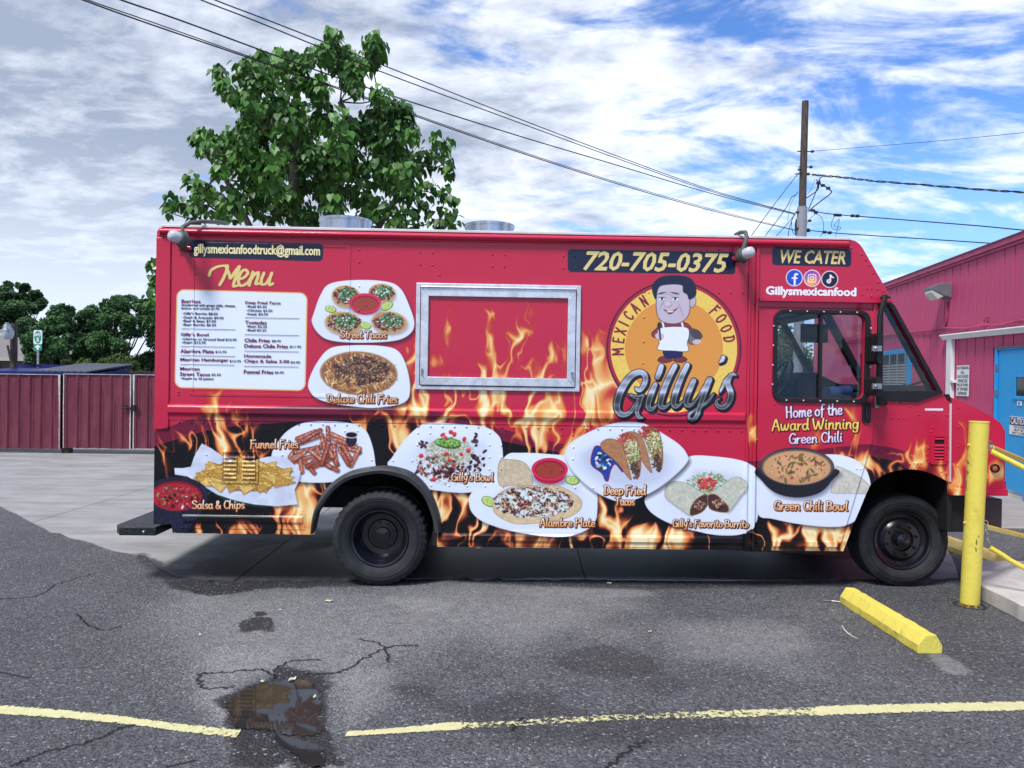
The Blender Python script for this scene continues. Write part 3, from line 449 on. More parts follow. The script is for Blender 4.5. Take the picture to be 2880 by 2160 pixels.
# ---------------------------------------------------------------- helpers
rnd = random.Random(11)
class MB:
    """collects faces, then links them as ONE mesh object"""
    def __init__(s): s.v, s.f = [], []
    def add(s, vs, fs): n = len(s.v); s.v += [tuple(p) for p in vs]; s.f += [tuple(i+n for i in f) for f in fs]; return s
    def box(s, x0, x1, y0, y1, z0, z1):
        return s.add([(x0,y0,z0),(x1,y0,z0),(x1,y1,z0),(x0,y1,z0),(x0,y0,z1),(x1,y0,z1),(x1,y1,z1),(x0,y1,z1)], [(0,3,2,1),(4,5,6,7),(0,1,5,4),(1,2,6,5),(2,3,7,6),(3,0,4,7)])
    def tube(s, P, r, n=8, cap=True):
        P = [Vector(p) for p in P]; rr = r if isinstance(r, (list, tuple)) else [r]*len(P); rings = []; ref = None
        for i, p in enumerate(P):
            d = (P[min(i+1, len(P)-1)]-P[max(i-1, 0)]).normalized()
            if ref is None: ref = Vector((0, 0, 1)) if abs(d.z) < .9 else Vector((1, 0, 0))
            a = d.cross(ref); a = a.normalized() if a.length > 1e-6 else d.orthogonal().normalized(); b = a.cross(d).normalized(); ref = b
            rings.append([p+(a*math.cos(k*2*math.pi/n)+b*math.sin(k*2*math.pi/n))*rr[i] for k in range(n)])
        vs = [q for g in rings for q in g]; fs = [(i*n+k, (i+1)*n+k, (i+1)*n+(k+1) % n, i*n+(k+1) % n) for i in range(len(P)-1) for k in range(n)]
        if cap: fs += [tuple(range(n)), tuple(reversed(range((len(P)-1)*n, len(P)*n)))]
        return s.add(vs, fs)
    def lathe(s, c, prof, n=48, axis='y', mod=None, cap=True):          # prof: (along axis, radius)
        vs = []
        for j, (a, r) in enumerate(prof):
            for k in range(n):
                t = 2*math.pi*k/n; q = r*(mod(j, k) if mod else 1)
                vs.append({'y': (c[0]+q*math.cos(t), c[1]+a, c[2]+q*math.sin(t)), 'z': (c[0]+q*math.cos(t), c[1]+q*math.sin(t), c[2]+a), 'x': (c[0]+a, c[1]+q*math.cos(t), c[2]+q*math.sin(t))}[axis])
        fs = [(j*n+k, j*n+(k+1) % n, (j+1)*n+(k+1) % n, (j+1)*n+k) for j in range(len(prof)-1) for k in range(n)]
        if cap and prof[0][1] > 0: fs.append(tuple(reversed(range(n))))
        if cap and prof[-1][1] > 0: fs.append(tuple(range((len(prof)-1)*n, len(prof)*n)))
        return s.add(vs, fs)
    def prism(s, outer, holes, v0, v1, fn=lambda a, b, v: (a, v, b)):   # polygon with holes in the (x, z) plane, thickness along y
        loops = [outer]+list(holes); pts = [p for L in loops for p in L]
        tri = tessellate_polygon([[Vector((p[0], p[1], 0)) for p in L] for L in loops]); n = len(pts)
        vs = [fn(p[0], p[1], v0) for p in pts]+[fn(p[0], p[1], v1) for p in pts]; fs = [tuple(t) for t in tri]+[tuple(i+n for i in reversed(t)) for t in tri]; o = 0
        for L in loops:
            m = len(L); fs += [(o+i, o+(i+1) % m, n+o+(i+1) % m, n+o+i) for i in range(m)]; o += m
        return s.add(vs, fs)
    def rail(s, prof, x0, x1, taper=0):       # section prof: (y, z), run along x
        m = len(prof); vs = [(x0+taper*max(0, -p[0]), p[0], p[1]) for p in prof]+[(x1-taper*max(0, -p[0]), p[0], p[1]) for p in prof]
        return s.add(vs, [(i, (i+1) % m, m+(i+1) % m, m+i) for i in range(m)]+[tuple(reversed(range(m))), tuple(range(m, 2*m))])
    def obj(s, name, mat, parent=None, smooth_=None, bevel=0, uv=False, kind=None, label=None, recalc=True):
        me = bpy.data.meshes.new(name); me.from_pydata(s.v, [], s.f); me.update()
        if recalc:
            bm = bmesh.new(); bm.from_mesh(me); bmesh.ops.recalc_face_normals(bm, faces=bm.faces); bm.to_mesh(me); bm.free()
        o = bpy.data.objects.new(name, me); COL.objects.link(o); o.parent = parent
        if mat: me.materials.append(mat)
        if uv: wrap_uv(me)
        if smooth_: me.shade_smooth(); me.set_sharp_from_angle(angle=R(smooth_))
        if bevel: b = o.modifiers.new('bevel', 'BEVEL'); b.width = bevel; b.segments = 2; b.limit_method = 'ANGLE'; b.angle_limit = R(40)
        if kind: o['kind'] = kind
        if label: o['label'] = label
        return o
def wrap_uv(me):
    uv = me.uv_layers.new(name='print'); n = len(me.loops); vi = np.empty(n, int); me.loops.foreach_get('vertex_index', vi)
    co = np.empty(len(me.vertices)*3); me.vertices.foreach_get('co', co); co = co.reshape(-1, 3)[vi]
    uv.data.foreach_set('uv', np.stack([(co[:,0]-TU0)*TS/TW_, 1-(TW1-co[:,2])*TS/TH_], 1).ravel())
def thing(name, label, cat, loc=(0,0,0), rotz=0, group=None):
    o = bpy.data.objects.new(name, None); COL.objects.link(o); o.location = loc; o.rotation_euler = (0, 0, rotz); o.empty_display_size = .2
    return tag(o, label, cat, group)
def tag(o, label, cat, group=None):
    o['label'] = label; o['category'] = cat
    if group: o['group'] = group
    return o
def struct(o): o['kind'] = 'structure'; return o
def mat(name, c, rough=.6, metal=0, var=0, vs=4.0, bump=0, bs=60.0, coat=0, spec=.5, c2=None, vthr=(.4, .62), sub=None, alpha=None, detail=6, st=None, trans=0, ior=1.45):
    m = bpy.data.materials.new(name); m.use_nodes = True; nt = m.node_tree; b = nt.nodes['Principled BSDF']
    def N(t, **k):
        n = nt.nodes.new(t)
        for a, v in k.items(): setattr(n, a, v)
        return n
    b.inputs['Base Color'].default_value = (*c, 1); b.inputs['Roughness'].default_value = rough; b.inputs['Metallic'].default_value = metal
    b.inputs['Specular IOR Level'].default_value = spec; b.inputs['Coat Weight'].default_value = coat; b.inputs['Coat Roughness'].default_value = .05; b.inputs['IOR'].default_value = ior; b.inputs['Transmission Weight'].default_value = trans
    tc = N('ShaderNodeTexCoord'); src = tc.outputs['Object']
    if st: mp = N('ShaderNodeMapping'); mp.inputs['Scale'].default_value = st; nt.links.new(src, mp.inputs[0]); src = mp.outputs[0]
    if var or c2:
        n = N('ShaderNodeTexNoise'); n.inputs['Scale'].default_value = vs; n.inputs['Detail'].default_value = detail; n.inputs['Roughness'].default_value = .65; nt.links.new(src, n.inputs['Vector'])
        r = N('ShaderNodeMapRange'); nt.links.new(n.outputs['Fac'], r.inputs[0]); r.inputs[1].default_value, r.inputs[2].default_value = vthr
        x = N('ShaderNodeMix', data_type='RGBA'); nt.links.new(r.outputs[0], x.inputs[0]); x.inputs[6].default_value = (*c, 1)
        x.inputs[7].default_value = (*(c2 if c2 else [v*(1-var) for v in c]), 1); nt.links.new(x.outputs[2], b.inputs['Base Color'])
    if bump:
        n2 = N('ShaderNodeTexNoise'); n2.inputs['Scale'].default_value = bs; n2.inputs['Detail'].default_value = 4; nt.links.new(src, n2.inputs['Vector'])
        bp = N('ShaderNodeBump'); bp.inputs['Strength'].default_value = min(1, bump); bp.inputs['Distance'].default_value = .01; nt.links.new(n2.outputs['Fac'], bp.inputs['Height']); nt.links.new(bp.outputs[0], b.inputs['Normal'])
    m['n'] = 0
    return m
def image_from(name, a, data=False):
    im = bpy.data.images.new(name, a.shape[1], a.shape[0], alpha=False, float_buffer=False)
    if data: im.colorspace_settings.name = 'Non-Color'
    px = np.ones((a.shape[0], a.shape[1], 4), np.float32); px[..., :3] = a[::-1]; im.pixels.foreach_set(px.ravel()); im.update(); return im
def scatter(name, V, F, Rm, T, mat_, parent=None, val=None, kind=None):
    """many small copies of one shape joined into ONE mesh"""
    V = np.array(V, np.float32); F = np.array(F, np.int32); n, k, m = len(T), len(V), len(F)
    co = (np.einsum('nij,kj->nki', Rm, V)+T[:, None, :]).reshape(-1, 3).astype(np.float32); idx = (F[None]+(np.arange(n)*k)[:, None, None]).reshape(-1)
    me = bpy.data.meshes.new(name); me.vertices.add(n*k); me.vertices.foreach_set('co', co.ravel()); me.loops.add(len(idx)); me.loops.foreach_set('vertex_index', idx.astype(np.int32))
    me.polygons.add(n*m); me.polygons.foreach_set('loop_start', np.arange(0, n*m*F.shape[1], F.shape[1], dtype=np.int32)); me.update(calc_edges=True)
    a = me.attributes.new('tone', 'FLOAT', 'POINT'); a.data.foreach_set('value', np.repeat(np.array(val if val is not None else np.random.rand(n), np.float32), k))
    me.materials.append(mat_); me.shade_smooth(); o = bpy.data.objects.new(name, me); COL.objects.link(o); o.parent = parent
    if kind: o['kind'] = kind
    return o
def leaf_mat(name, c_lo, c_hi, rough=.55, trans=.3):
    m = bpy.data.materials.new(name); m.use_nodes = True; nt = m.node_tree; nt.nodes.clear(); N = lambda t, **k: nt.nodes.new(t)
    at = N('ShaderNodeAttribute'); at.attribute_name = 'tone'; mx = N('ShaderNodeMix'); mx.data_type = 'RGBA'; nt.links.new(at.outputs['Fac'], mx.inputs[0]); mx.inputs[6].default_value = (*c_lo, 1); mx.inputs[7].default_value = (*c_hi, 1)
    p = N('ShaderNodeBsdfPrincipled'); p.inputs['Roughness'].default_value = rough; p.inputs['Specular IOR Level'].default_value = .35; nt.links.new(mx.outputs[2], p.inputs['Base Color'])
    t = N('ShaderNodeBsdfTranslucent'); nt.links.new(mx.outputs[2], t.inputs['Color']); s = N('ShaderNodeMixShader'); s.inputs[0].default_value = trans; nt.links.new(p.outputs[0], s.inputs[1]); nt.links.new(t.outputs[0], s.inputs[2])
    o = N('ShaderNodeOutputMaterial'); nt.links.new(s.outputs[0], o.inputs[0]); return m
def text_mesh(txt, x0, z0, x1, z1, y=0.0, shear=0.0, bold=.0, space=1.0):
    """built-in font, converted to mesh and fitted to a box in the (x, z) plane"""
    cu = bpy.data.curves.new('t', 'FONT'); cu.body = txt; cu.offset = bold; cu.shear = shear; cu.space_character = space; cu.resolution_u = 2
    o = bpy.data.objects.new('t', cu); COL.objects.link(o); bpy.context.view_layer.update(); me = bpy.data.meshes.new_from_object(o)
    V = np.array([v.co[:2] for v in me.vertices]); F = [tuple(p.vertices) for p in me.polygons]; bpy.data.objects.remove(o); bpy.data.curves.remove(cu); bpy.data.meshes.remove(me)
    lo, hi = V.min(0), V.max(0); kx, kz = (x1-x0)/(hi[0]-lo[0]), (z1-z0)/(hi[1]-lo[1]); return [(x0+(a-lo[0])*kx, y, z0+(b-lo[1])*kz) for a, b in V], F
def lettering(name, items, m, parent, **k):
    b = MB()
    for it in items:
        bo = it[7] if len(it) > 7 else 0; it2 = list(it); 
        if len(it) > 7: it2[7] = min(bo, .012)
        V, F = text_mesh(*it2, **k); h = it[4]-it[2]; d = max(0, bo-.008)*h*.75
        for j, (ox, oz) in enumerate([(0, 0)] if d < .0004 else [(-d, 0), (d, 0), (0, d*.8), (0, -d*.8)]): b.add([(x+ox, y-j*.00012, z+oz) for x, y, z in V], F)
    return b.obj(name, m, parent, recalc=False)
# shared materials
BLACK = mat('black_rubber', (.012,.012,.015), .5, var=.3, vs=9, bump=.1, bs=120)
TYRE = mat('tyre_rubber', (.012,.014,.018), .72, c2=(.032,.036,.042), vs=7, vthr=(.45,.75), bump=.25, bs=160)
RIMM = mat('black_wheel_paint', (.008,.008,.014), .28, coat=.4, var=.3, vs=14)
ALU = mat('brushed_aluminium', (.74,.78,.86), .36, .45, var=.25, vs=12, bump=.05, bs=200)
STEEL = mat('galvanised_steel', (.45,.47,.5), .4, .85, var=.35, vs=14)
WOOD = mat('weathered_wood', (.11,.085,.07), .85, c2=(.04,.03,.025), vs=6, st=(6,6,.5), bump=.7, bs=40)
YEL = mat('yellow_paint', (.70,.60,.10), .5, c2=(.58,.46,.05), vs=8, vthr=(.5,.8), bump=.15, bs=40)
WHITEP = mat('white_paint', (.75,.76,.78), .45, var=.15, vs=5)
GLASS = bpy.data.materials.new('window_glass'); GLASS.use_nodes = True
_nt = GLASS.node_tree; _nt.nodes.clear(); _t = _nt.nodes.new('ShaderNodeBsdfTransparent'); _t.inputs[0].default_value = (.86,.88,.88,1); _g = _nt.nodes.new('ShaderNodeBsdfGlossy'); _g.inputs['Roughness'].default_value = .01
_f = _nt.nodes.new('ShaderNodeLayerWeight'); _f.inputs[0].default_value = .5; _m4 = _nt.nodes.new('ShaderNodeMath'); _m4.operation = 'POWER'; _m4.inputs[1].default_value = 4; _nt.links.new(_f.outputs['Facing'], _m4.inputs[0]); _mm = _nt.nodes.new('ShaderNodeMath'); _mm.operation = 'MULTIPLY_ADD'; _mm.inputs[1].default_value = .5; _mm.inputs[2].default_value = .028; _nt.links.new(_m4.outputs[0], _mm.inputs[0]); _s = _nt.nodes.new('ShaderNodeMixShader'); _nt.links.new(_mm.outputs[0], _s.inputs[0]); _nt.links.new(_t.outputs[0], _s.inputs[1]); _nt.links.new(_g.outputs[0], _s.inputs[2])
_o = _nt.nodes.new('ShaderNodeOutputMaterial'); _nt.links.new(_s.outputs[0], _o.inputs[0])

# ---------------------------------------------------------------- ground
def paint_ground():
    GX0, GX1, GY0, GY1, S = -5.6, 5.6, 3.0, 9.0, 170.0
    W, H = int((GX1-GX0)*S), int((GY1-GY0)*S); cv = Canvas(W, H, col(0,0,0)); g = lambda p: (((on_ground(*p)[0]-GX0)*S), (GY1-on_ground(*p)[1])*S)
    Yg, Xg = np.mgrid[0:H, 0:W].astype(np.float32); n = fbm(Xg/60, Yg/60, 5, 4); n2 = fbm(Xg/9, Yg/9, 6, 3); n3 = fbm(Xg/150, Yg/120, 8, 3)
    L = np.zeros((H, W), np.float32); D = np.zeros((H, W), np.float32); C = np.zeros((H, W), np.float32)
    def blob(P, lay, k, soft=14, wob=40, edge=0):
        Q = catmull([g(p) for p in P], 5, True); d = cv.sdf_poly(Q, Xg, Yg)+(n-.5)*wob+(n2-.5)*wob*.35; np.maximum(lay, smooth(soft*.5, -soft*.5, d)*k, out=lay)
    blob([cL(720,150),cL(900,90),cL(1700,80),cL(2212,60),cM(400,70),cM(450,200),cM(150,300),cL(2000,330),cL(1700,420),cL(1350,470),cL(1000,480),cL(850,400),cL(740,280)], L, .58, 150, 110)
    blob([cL(880,340),cL(1200,300),cL(1330,330),cL(1300,420),cL(1000,500),cL(860,460)], L, .75, 70, 40)
    blob([cM(700,240),cM(900,230),cM(1250,260),cM(1300,400),cM(1000,420),cM(740,330)], L, .5, 70, 60); blob([cL(870,510),cL(1000,520),cL(1000,640),cL(900,640)], L, .8, 30, 30); blob([cL(1420,460),cL(1700,420),cL(1650,560),cL(1500,700),cL(1430,620)], L, .7, 60, 40)
    blob([cL(1100,830),cL(1240,815),cL(1260,870),cL(1060,900)], L, .9, 14, 20); blob([cL(1400,820),cL(1480,830),cL(1500,900),cL(1400,880)], L, .9, 14, 20); blob([cM(1790,375),cM(1860,372),cM(1970,440),cM(1880,450)], L, 1.3, 10, 14)
    blob([cM(0,80),cM(500,90),cM(520,120),cM(0,120)], L, .7, 20, 30); blob([cL(1620,130),cL(1700,110),cL(2000,150),cL(1800,200)], L, .85, 30, 40)
    blob([cE(800,1520),cE(860,1380),cE(960,1300),cE(1300,1200),cE(1560,1180),cE(1500,1260),cE(1900,1200),cF(560,1440),cG(200,1440),cG(2000,1500),cH(900,1300),cH(1500,1440),cH(1000,1475),cG(200,1740),cE(1900,1520)], D, .93, 10, 26)  # shade under the truck painted dark into the ground, along with real damp
    # dark: wet rim of the puddle, oil stains, the seam along the concrete
    WET = [cL(940,575),cL(985,545),cL(1060,500),cL(1140,470),cL(1180,430),cL(1250,418),cL(1330,445),cL(1420,500),cL(1420,640),cL(1440,740),cL(1500,830),cL(1470,870),cL(1380,862),cL(1380,900),cL(1300,900),cL(1260,820),cL(1120,850),cL(1020,830),cL(1030,700),cL(1000,670)]
    blob(WET, D, 1.0, 8, 26); blob([cL(1035,265),cL(1080,190),cL(1150,185),cL(1170,260),cL(1100,275)], D, .9, 5, 40); blob([cM(170,400),cM(260,340),cM(420,335),cM(600,390),cM(620,450),cM(420,465),cM(240,440)], D, .62, 16, 24)
    blob([cL(1700,520),cL(1820,500),cL(2000,580),cL(2120,560),cL(2400,540),cM(300,600),cM(900,640),cM(1040,690),cM(700,740),cM(200,760),cL(2212,760),cL(2000,660)], D, .55, 22, 30)
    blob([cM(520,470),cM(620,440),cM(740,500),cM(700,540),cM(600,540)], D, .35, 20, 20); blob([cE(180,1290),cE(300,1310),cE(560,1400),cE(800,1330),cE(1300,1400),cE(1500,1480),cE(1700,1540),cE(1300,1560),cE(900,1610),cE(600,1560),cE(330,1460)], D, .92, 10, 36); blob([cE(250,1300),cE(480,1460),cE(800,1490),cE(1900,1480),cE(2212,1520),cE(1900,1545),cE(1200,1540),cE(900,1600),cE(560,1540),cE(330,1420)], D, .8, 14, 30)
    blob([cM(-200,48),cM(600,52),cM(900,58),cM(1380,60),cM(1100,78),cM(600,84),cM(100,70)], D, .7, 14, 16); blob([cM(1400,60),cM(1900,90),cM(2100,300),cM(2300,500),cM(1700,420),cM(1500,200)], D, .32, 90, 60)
    blob([cL(-200,300),cL(500,200),cL(700,500),cL(500,900),cL(-200,1000)], D, .20, 120, 80)
    for P in [[(0,130),(60,128),(170,112),(240,70),(400,20)],[(60,850),(200,790),(400,740),(500,695),(600,668)],[(700,860),(850,830)],[(860,450),(960,445),(1130,435),(1200,470)],[(1330,450),(1430,450),(1500,430),(1600,370),(1700,335),(1800,330)],[(860,455),(880,510),(1000,512)],[(1180,440),(1250,400),(1380,390)],[(2620,860),(2700,790),(2790,740)],[(2200,700),(2260,640)],[(0,440),(120,470)],[(330,200),(420,260),(520,250)],[(1550,300),(1650,330),(1680,400)]]:
        st = [tuple(list(g(cL(*p)))+[.35]) for p in catmull(P, 12)]; st = [(x+rng.uniform(-2.6,2.6), y+rng.uniform(-2.6,2.6), r*rng.uniform(.3,1.6)) for x, y, r in st]; np.maximum(C, np.clip(1.2-cv.sdf_lines([st], Xg, Yg), 0, 1), out=C)
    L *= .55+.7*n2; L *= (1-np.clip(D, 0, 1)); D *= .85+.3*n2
    edge = np.minimum(np.minimum(Xg, W-Xg), np.minimum(Yg, H-Yg)); f = smooth(0, 60, edge); a = np.stack([L*f, D*f, C*f], -1); return np.clip(a, 0, 1), (GX0, GX1, GY0, GY1)
_ga, _gb = paint_ground(); GIMG = image_from('ground_marks', _ga, True)
def asphalt_mat():
    m = bpy.data.materials.new('asphalt'); m.use_nodes = True; nt = m.node_tree; b = nt.nodes['Principled BSDF']
    def N(t, **k):
        n = nt.nodes.new(t)
        for a, v in k.items(): setattr(n, a, v)
        return n
    K = nt.links.new
    def mth(op, a, b_=None, c=None, clamp=False):
        n = N('ShaderNodeMath', operation=op, use_clamp=clamp)
        for i, v in enumerate((a, b_, c)):
            if v is None: continue
            if isinstance(v, (int, float)): n.inputs[i].default_value = v
            else: K(v, n.inputs[i])
        return n.outputs[0]
    def mix(f, a, b_, bt='MIX'):
        n = N('ShaderNodeMix', data_type='RGBA', blend_type=bt)
        for i, v in ((0, f), (6, a), (7, b_)):
            if isinstance(v, tuple): n.inputs[i].default_value = (*v, 1)
            elif isinstance(v, (int, float)): n.inputs[i].default_value = v
            else: K(v, n.inputs[i])
        return n.outputs[2]
    tc = N('ShaderNodeTexCoord'); P = tc.outputs['Object']
    mp = N('ShaderNodeMapping'); mp.inputs['Location'].default_value = (-_gb[0]/(_gb[1]-_gb[0]), -_gb[2]/(_gb[3]-_gb[2]), 0); mp.inputs['Scale'].default_value = (1/(_gb[1]-_gb[0]), 1/(_gb[3]-_gb[2]), 1); K(P, mp.inputs[0])
    im = N('ShaderNodeTexImage', image=GIMG, extension='CLIP'); K(mp.outputs[0], im.inputs[0]); s = N('ShaderNodeSeparateColor'); K(im.outputs[0], s.inputs[0])
    def noise(sc, d=4, r=.6): n = N('ShaderNodeTexNoise'); n.inputs['Scale'].default_value = sc; n.inputs['Detail'].default_value = d; n.inputs['Roughness'].default_value = r; K(P, n.inputs['Vector']); return n.outputs['Fac']
    v = N('ShaderNodeTexVoronoi'); v.inputs['Scale'].default_value = 85; K(P, v.inputs['Vector']); vc = N('ShaderNodeSeparateColor'); K(v.outputs['Color'], vc.inputs[0])
    big, mid = noise(.55, 5), noise(3.5, 5); fine = noise(60, 3, .7)
    base = mix(mth('MULTIPLY_ADD', big, 2.4, -.7, True), (.052,.056,.070), (.12,.122,.13))
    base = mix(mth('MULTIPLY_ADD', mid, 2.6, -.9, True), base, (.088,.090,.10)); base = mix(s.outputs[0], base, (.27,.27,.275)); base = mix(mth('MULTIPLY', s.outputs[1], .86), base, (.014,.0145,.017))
    grain = mth('MULTIPLY_ADD', vc.outputs[0], 1.05, .40); grain = mth('ADD', mth('MULTIPLY', grain, mth('SUBTRACT', 1.0, mth('MULTIPLY', s.outputs[0], .8, None, True))), mth('MULTIPLY', s.outputs[0], .75, None, True)); grain = mth('MULTIPLY', grain, mth('MULTIPLY_ADD', fine, 1.3, .4)); base = mix(1.0, base, grain, 'MULTIPLY')
    spk = mth('GREATER_THAN', vc.outputs[1], .965); base = mix(mth('MULTIPLY', spk, .42), base, (.42,.43,.46)); base = mix(s.outputs[2], base, (.006,.006,.008)); K(base, b.inputs['Base Color'])
    K(mth('MULTIPLY_ADD', s.outputs[1], -.42, .88), b.inputs['Roughness']); b.inputs['Specular IOR Level'].default_value = .5
    h = mth('ADD', mth('MULTIPLY', v.outputs['Distance'], -.9), mth('MULTIPLY_ADD', fine, .6, mth('MULTIPLY', s.outputs[2], -2.0)))
    bp = N('ShaderNodeBump'); bp.inputs['Strength'].default_value = .9; bp.inputs['Distance'].default_value = .011; K(h, bp.inputs['Height']); K(bp.outputs[0], b.inputs['Normal']); return m
ASPH = asphalt_mat()
g_ = MB(); g_.add([(-400,-60,0),(400,-60,0),(400,500,0),(-400,500,0)], [(0,1,2,3)]); struct(g_.obj('asphalt_ground', ASPH))
def stain_and_shade(m, dark):  # darkens by the mask: real stains plus the painted shade under the truck
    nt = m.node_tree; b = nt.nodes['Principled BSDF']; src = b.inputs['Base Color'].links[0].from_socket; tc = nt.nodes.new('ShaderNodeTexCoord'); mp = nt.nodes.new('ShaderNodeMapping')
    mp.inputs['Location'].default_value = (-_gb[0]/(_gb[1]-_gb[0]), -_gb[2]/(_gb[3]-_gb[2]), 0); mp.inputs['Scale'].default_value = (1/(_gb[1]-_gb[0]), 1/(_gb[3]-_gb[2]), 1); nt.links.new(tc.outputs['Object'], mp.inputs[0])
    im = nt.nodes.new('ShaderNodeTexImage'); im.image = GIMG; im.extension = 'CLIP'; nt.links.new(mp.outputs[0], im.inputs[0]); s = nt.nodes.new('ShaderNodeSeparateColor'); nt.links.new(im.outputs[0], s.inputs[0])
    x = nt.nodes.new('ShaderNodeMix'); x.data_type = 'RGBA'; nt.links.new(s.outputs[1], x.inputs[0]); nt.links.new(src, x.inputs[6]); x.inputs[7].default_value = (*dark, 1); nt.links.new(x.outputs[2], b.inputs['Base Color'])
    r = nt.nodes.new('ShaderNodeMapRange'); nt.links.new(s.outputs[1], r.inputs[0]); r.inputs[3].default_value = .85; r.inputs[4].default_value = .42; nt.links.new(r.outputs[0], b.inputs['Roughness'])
# concrete apron: slabs with open joints
CONC = mat('concrete', (.22,.218,.22), .85, c2=(.36,.36,.365), vs=1.3, vthr=(.35,.68), bump=.35, bs=70, st=(.8,2.2,1), detail=10)
front = [(0,1426),(143,1497),(300,1545),(406,1567),(447,1601),(485,1622),(560,1634),(700,1638),(1000,1632),(1240,1628),(1700,1632),(2100,1634),(2420,1632),(2700,1628),(2690,1590),(2640,1500),(2680,1487),(2880,1487)]
fr2 = [front[0]]
for a_, c_ in zip(front[:-1], front[1:]):
    n_ = max(1, int(math.hypot(c_[0]-a_[0], c_[1]-a_[1])/22))
    for k_ in range(1, n_+1): j_ = 3.2 if a_[0] < 1300 else 1.0; fr2.append((a_[0]+(c_[0]-a_[0])*k_/n_+rnd.uniform(-4,4), a_[1]+(c_[1]-a_[1])*k_/n_+rnd.uniform(-j_,j_)))
stain_and_shade(CONC, (.03,.03,.034)); PW = [on_ground(*p) for p in fr2]; PW = [(-40,36),(-12,14.7)]+PW+[(14,9.35),(40,9.6),(40,36)]
apron = struct(bpy.data.objects.new('concrete_apron', None)); COL.objects.link(apron)
bm = bmesh.new(); bm.faces.new([bm.verts.new((x, y, 0)) for x, y in PW])
J = [(on_ground(207,1436), on_ground(430,1369)), (on_ground(*cE(1150,1380)), on_ground(*cE(1500,1110))), ((0,9.35),(10,9.40)), ((0,12.9),(10,12.8)), ((0,17),(1,17)), ((0,23),(1,23))]+[((x, 8), (x+.25, 20)) for x in (-19,-14.5,-9.6,.7,4.3,8.4,13)]
for a, b in J:
    a, b = Vector((*a, 0)), Vector((*b, 0)); n = (b-a).cross(Vector((0, 0, 1))).normalized(); bmesh.ops.bisect_plane(bm, geom=bm.verts[:]+bm.edges[:]+bm.faces[:], plane_co=a, plane_no=n)
for f in list(bm.faces):
    if f.calc_area() < .02: continue
    pts = [v.co.copy() for v in f.verts]; c = sum(pts, Vector())/len(pts); q = []
    for i, p in enumerate(pts):
        e1, e2 = (p-pts[i-1]).normalized(), (pts[(i+1) % len(pts)]-p).normalized(); nn = Vector((-(e1.y+e2.y), e1.x+e2.x, 0)); nn = nn.normalized() if nn.length > 1e-4 else Vector(); q.append(p+nn*.008*(1 if f.normal.z > 0 else -1))
    m_ = MB(); k = len(q); m_.add([(p.x, p.y, .008) for p in q]+[(p.x, p.y, -.03) for p in q], [tuple(range(k))]+[(i, (i+1) % k, k+(i+1) % k, k+i) for i in range(k)]); o = m_.obj('slab', CONC, apron)
bm.free()
# paint: the line in front, worn where cars turn, and a faded yellow edge on the gutter slab
def worn_paint(name, c, thr, sc=34):
    m = mat(name, c, .7, var=.12, vs=20); nt = m.node_tree; b = nt.nodes['Principled BSDF']; tc = nt.nodes.new('ShaderNodeTexCoord')
    n = nt.nodes.new('ShaderNodeTexNoise'); n.inputs['Scale'].default_value = sc; n.inputs['Detail'].default_value = 8; n.inputs['Roughness'].default_value = .75; nt.links.new(tc.outputs['Object'], n.inputs['Vector'])
    at = nt.nodes.new('ShaderNodeAttribute'); at.attribute_name = 'tone'; ad = nt.nodes.new('ShaderNodeMath'); ad.operation = 'ADD'; nt.links.new(n.outputs['Fac'], ad.inputs[0]); nt.links.new(at.outputs['Fac'], ad.inputs[1])
    r = nt.nodes.new('ShaderNodeMapRange'); nt.links.new(ad.outputs[0], r.inputs[0]); r.inputs[1].default_value = thr; r.inputs[2].default_value = thr+.05; nt.links.new(r.outputs[0], b.inputs['Alpha']); return m
def strip(name, top, bot, m, z, tone, sub=10):
    T, B = catmull(top, sub), catmull(bot, sub); n = min(len(T), len(B)); v = []; tn = []
    for i in range(n):
        a, b = on_ground(*T[i]), on_ground(*B[i])
        for k in range(7): t = k/6; v.append((a[0]+(b[0]-a[0])*t, a[1]+(b[1]-a[1])*t, z)); tn.append(tone(T[i][0])-(.20 if k in (0, 6) else .05 if k in (1, 5) else 0))
    o = MB().add(v, [(i*7+k, (i+1)*7+k, (i+1)*7+k+1, i*7+k+1) for i in range(n-1) for k in range(6)]).obj(name, m); a = o.data.attributes.new('tone', 'FLOAT', 'POINT'); a.data.foreach_set('value', tn); return struct(o)
PAINT = worn_paint('line_paint', (.62,.59,.32), .44)
strip('painted_line', [cL(-120,580),cL(0,590),cL(280,612),cL(560,642),cL(780,670),cL(1045,694)], [cL(-120,616),cL(0,630),cL(280,650),cL(560,676),cL(780,708),cL(1015,738)], PAINT, .004, lambda x: .12-.10*max(0, (x-400)/300))
strip('painted_line', [cL(1500,704),cL(1700,690),cL(1950,664),cL(2212,652),cM(300,632),cM(700,616),cM(900,608),cM(1200,598),cM(1700,584),cM(2212,573),cM(2400,568)], [cL(1490,728),cL(1700,716),cL(1950,700),cL(2212,690),cM(300,672),cM(700,654),cM(900,652),cM(1200,644),cM(1700,624),cM(2212,616),cM(2400,612)], PAINT, .004,
      lambda x: (.12 if x > 2300 or x < 1300 else .0) if not 1350 < x < 1980 else -.045)
strip('painted_edge', [(1230,1614),(1700,1619),(2200,1621),(2700,1616)], [(1230,1626),(1700,1630),(2200,1632),(2700,1626)], worn_paint('faded_yellow', (.40,.34,.16), .62, 12), .012, lambda x: 0.0)
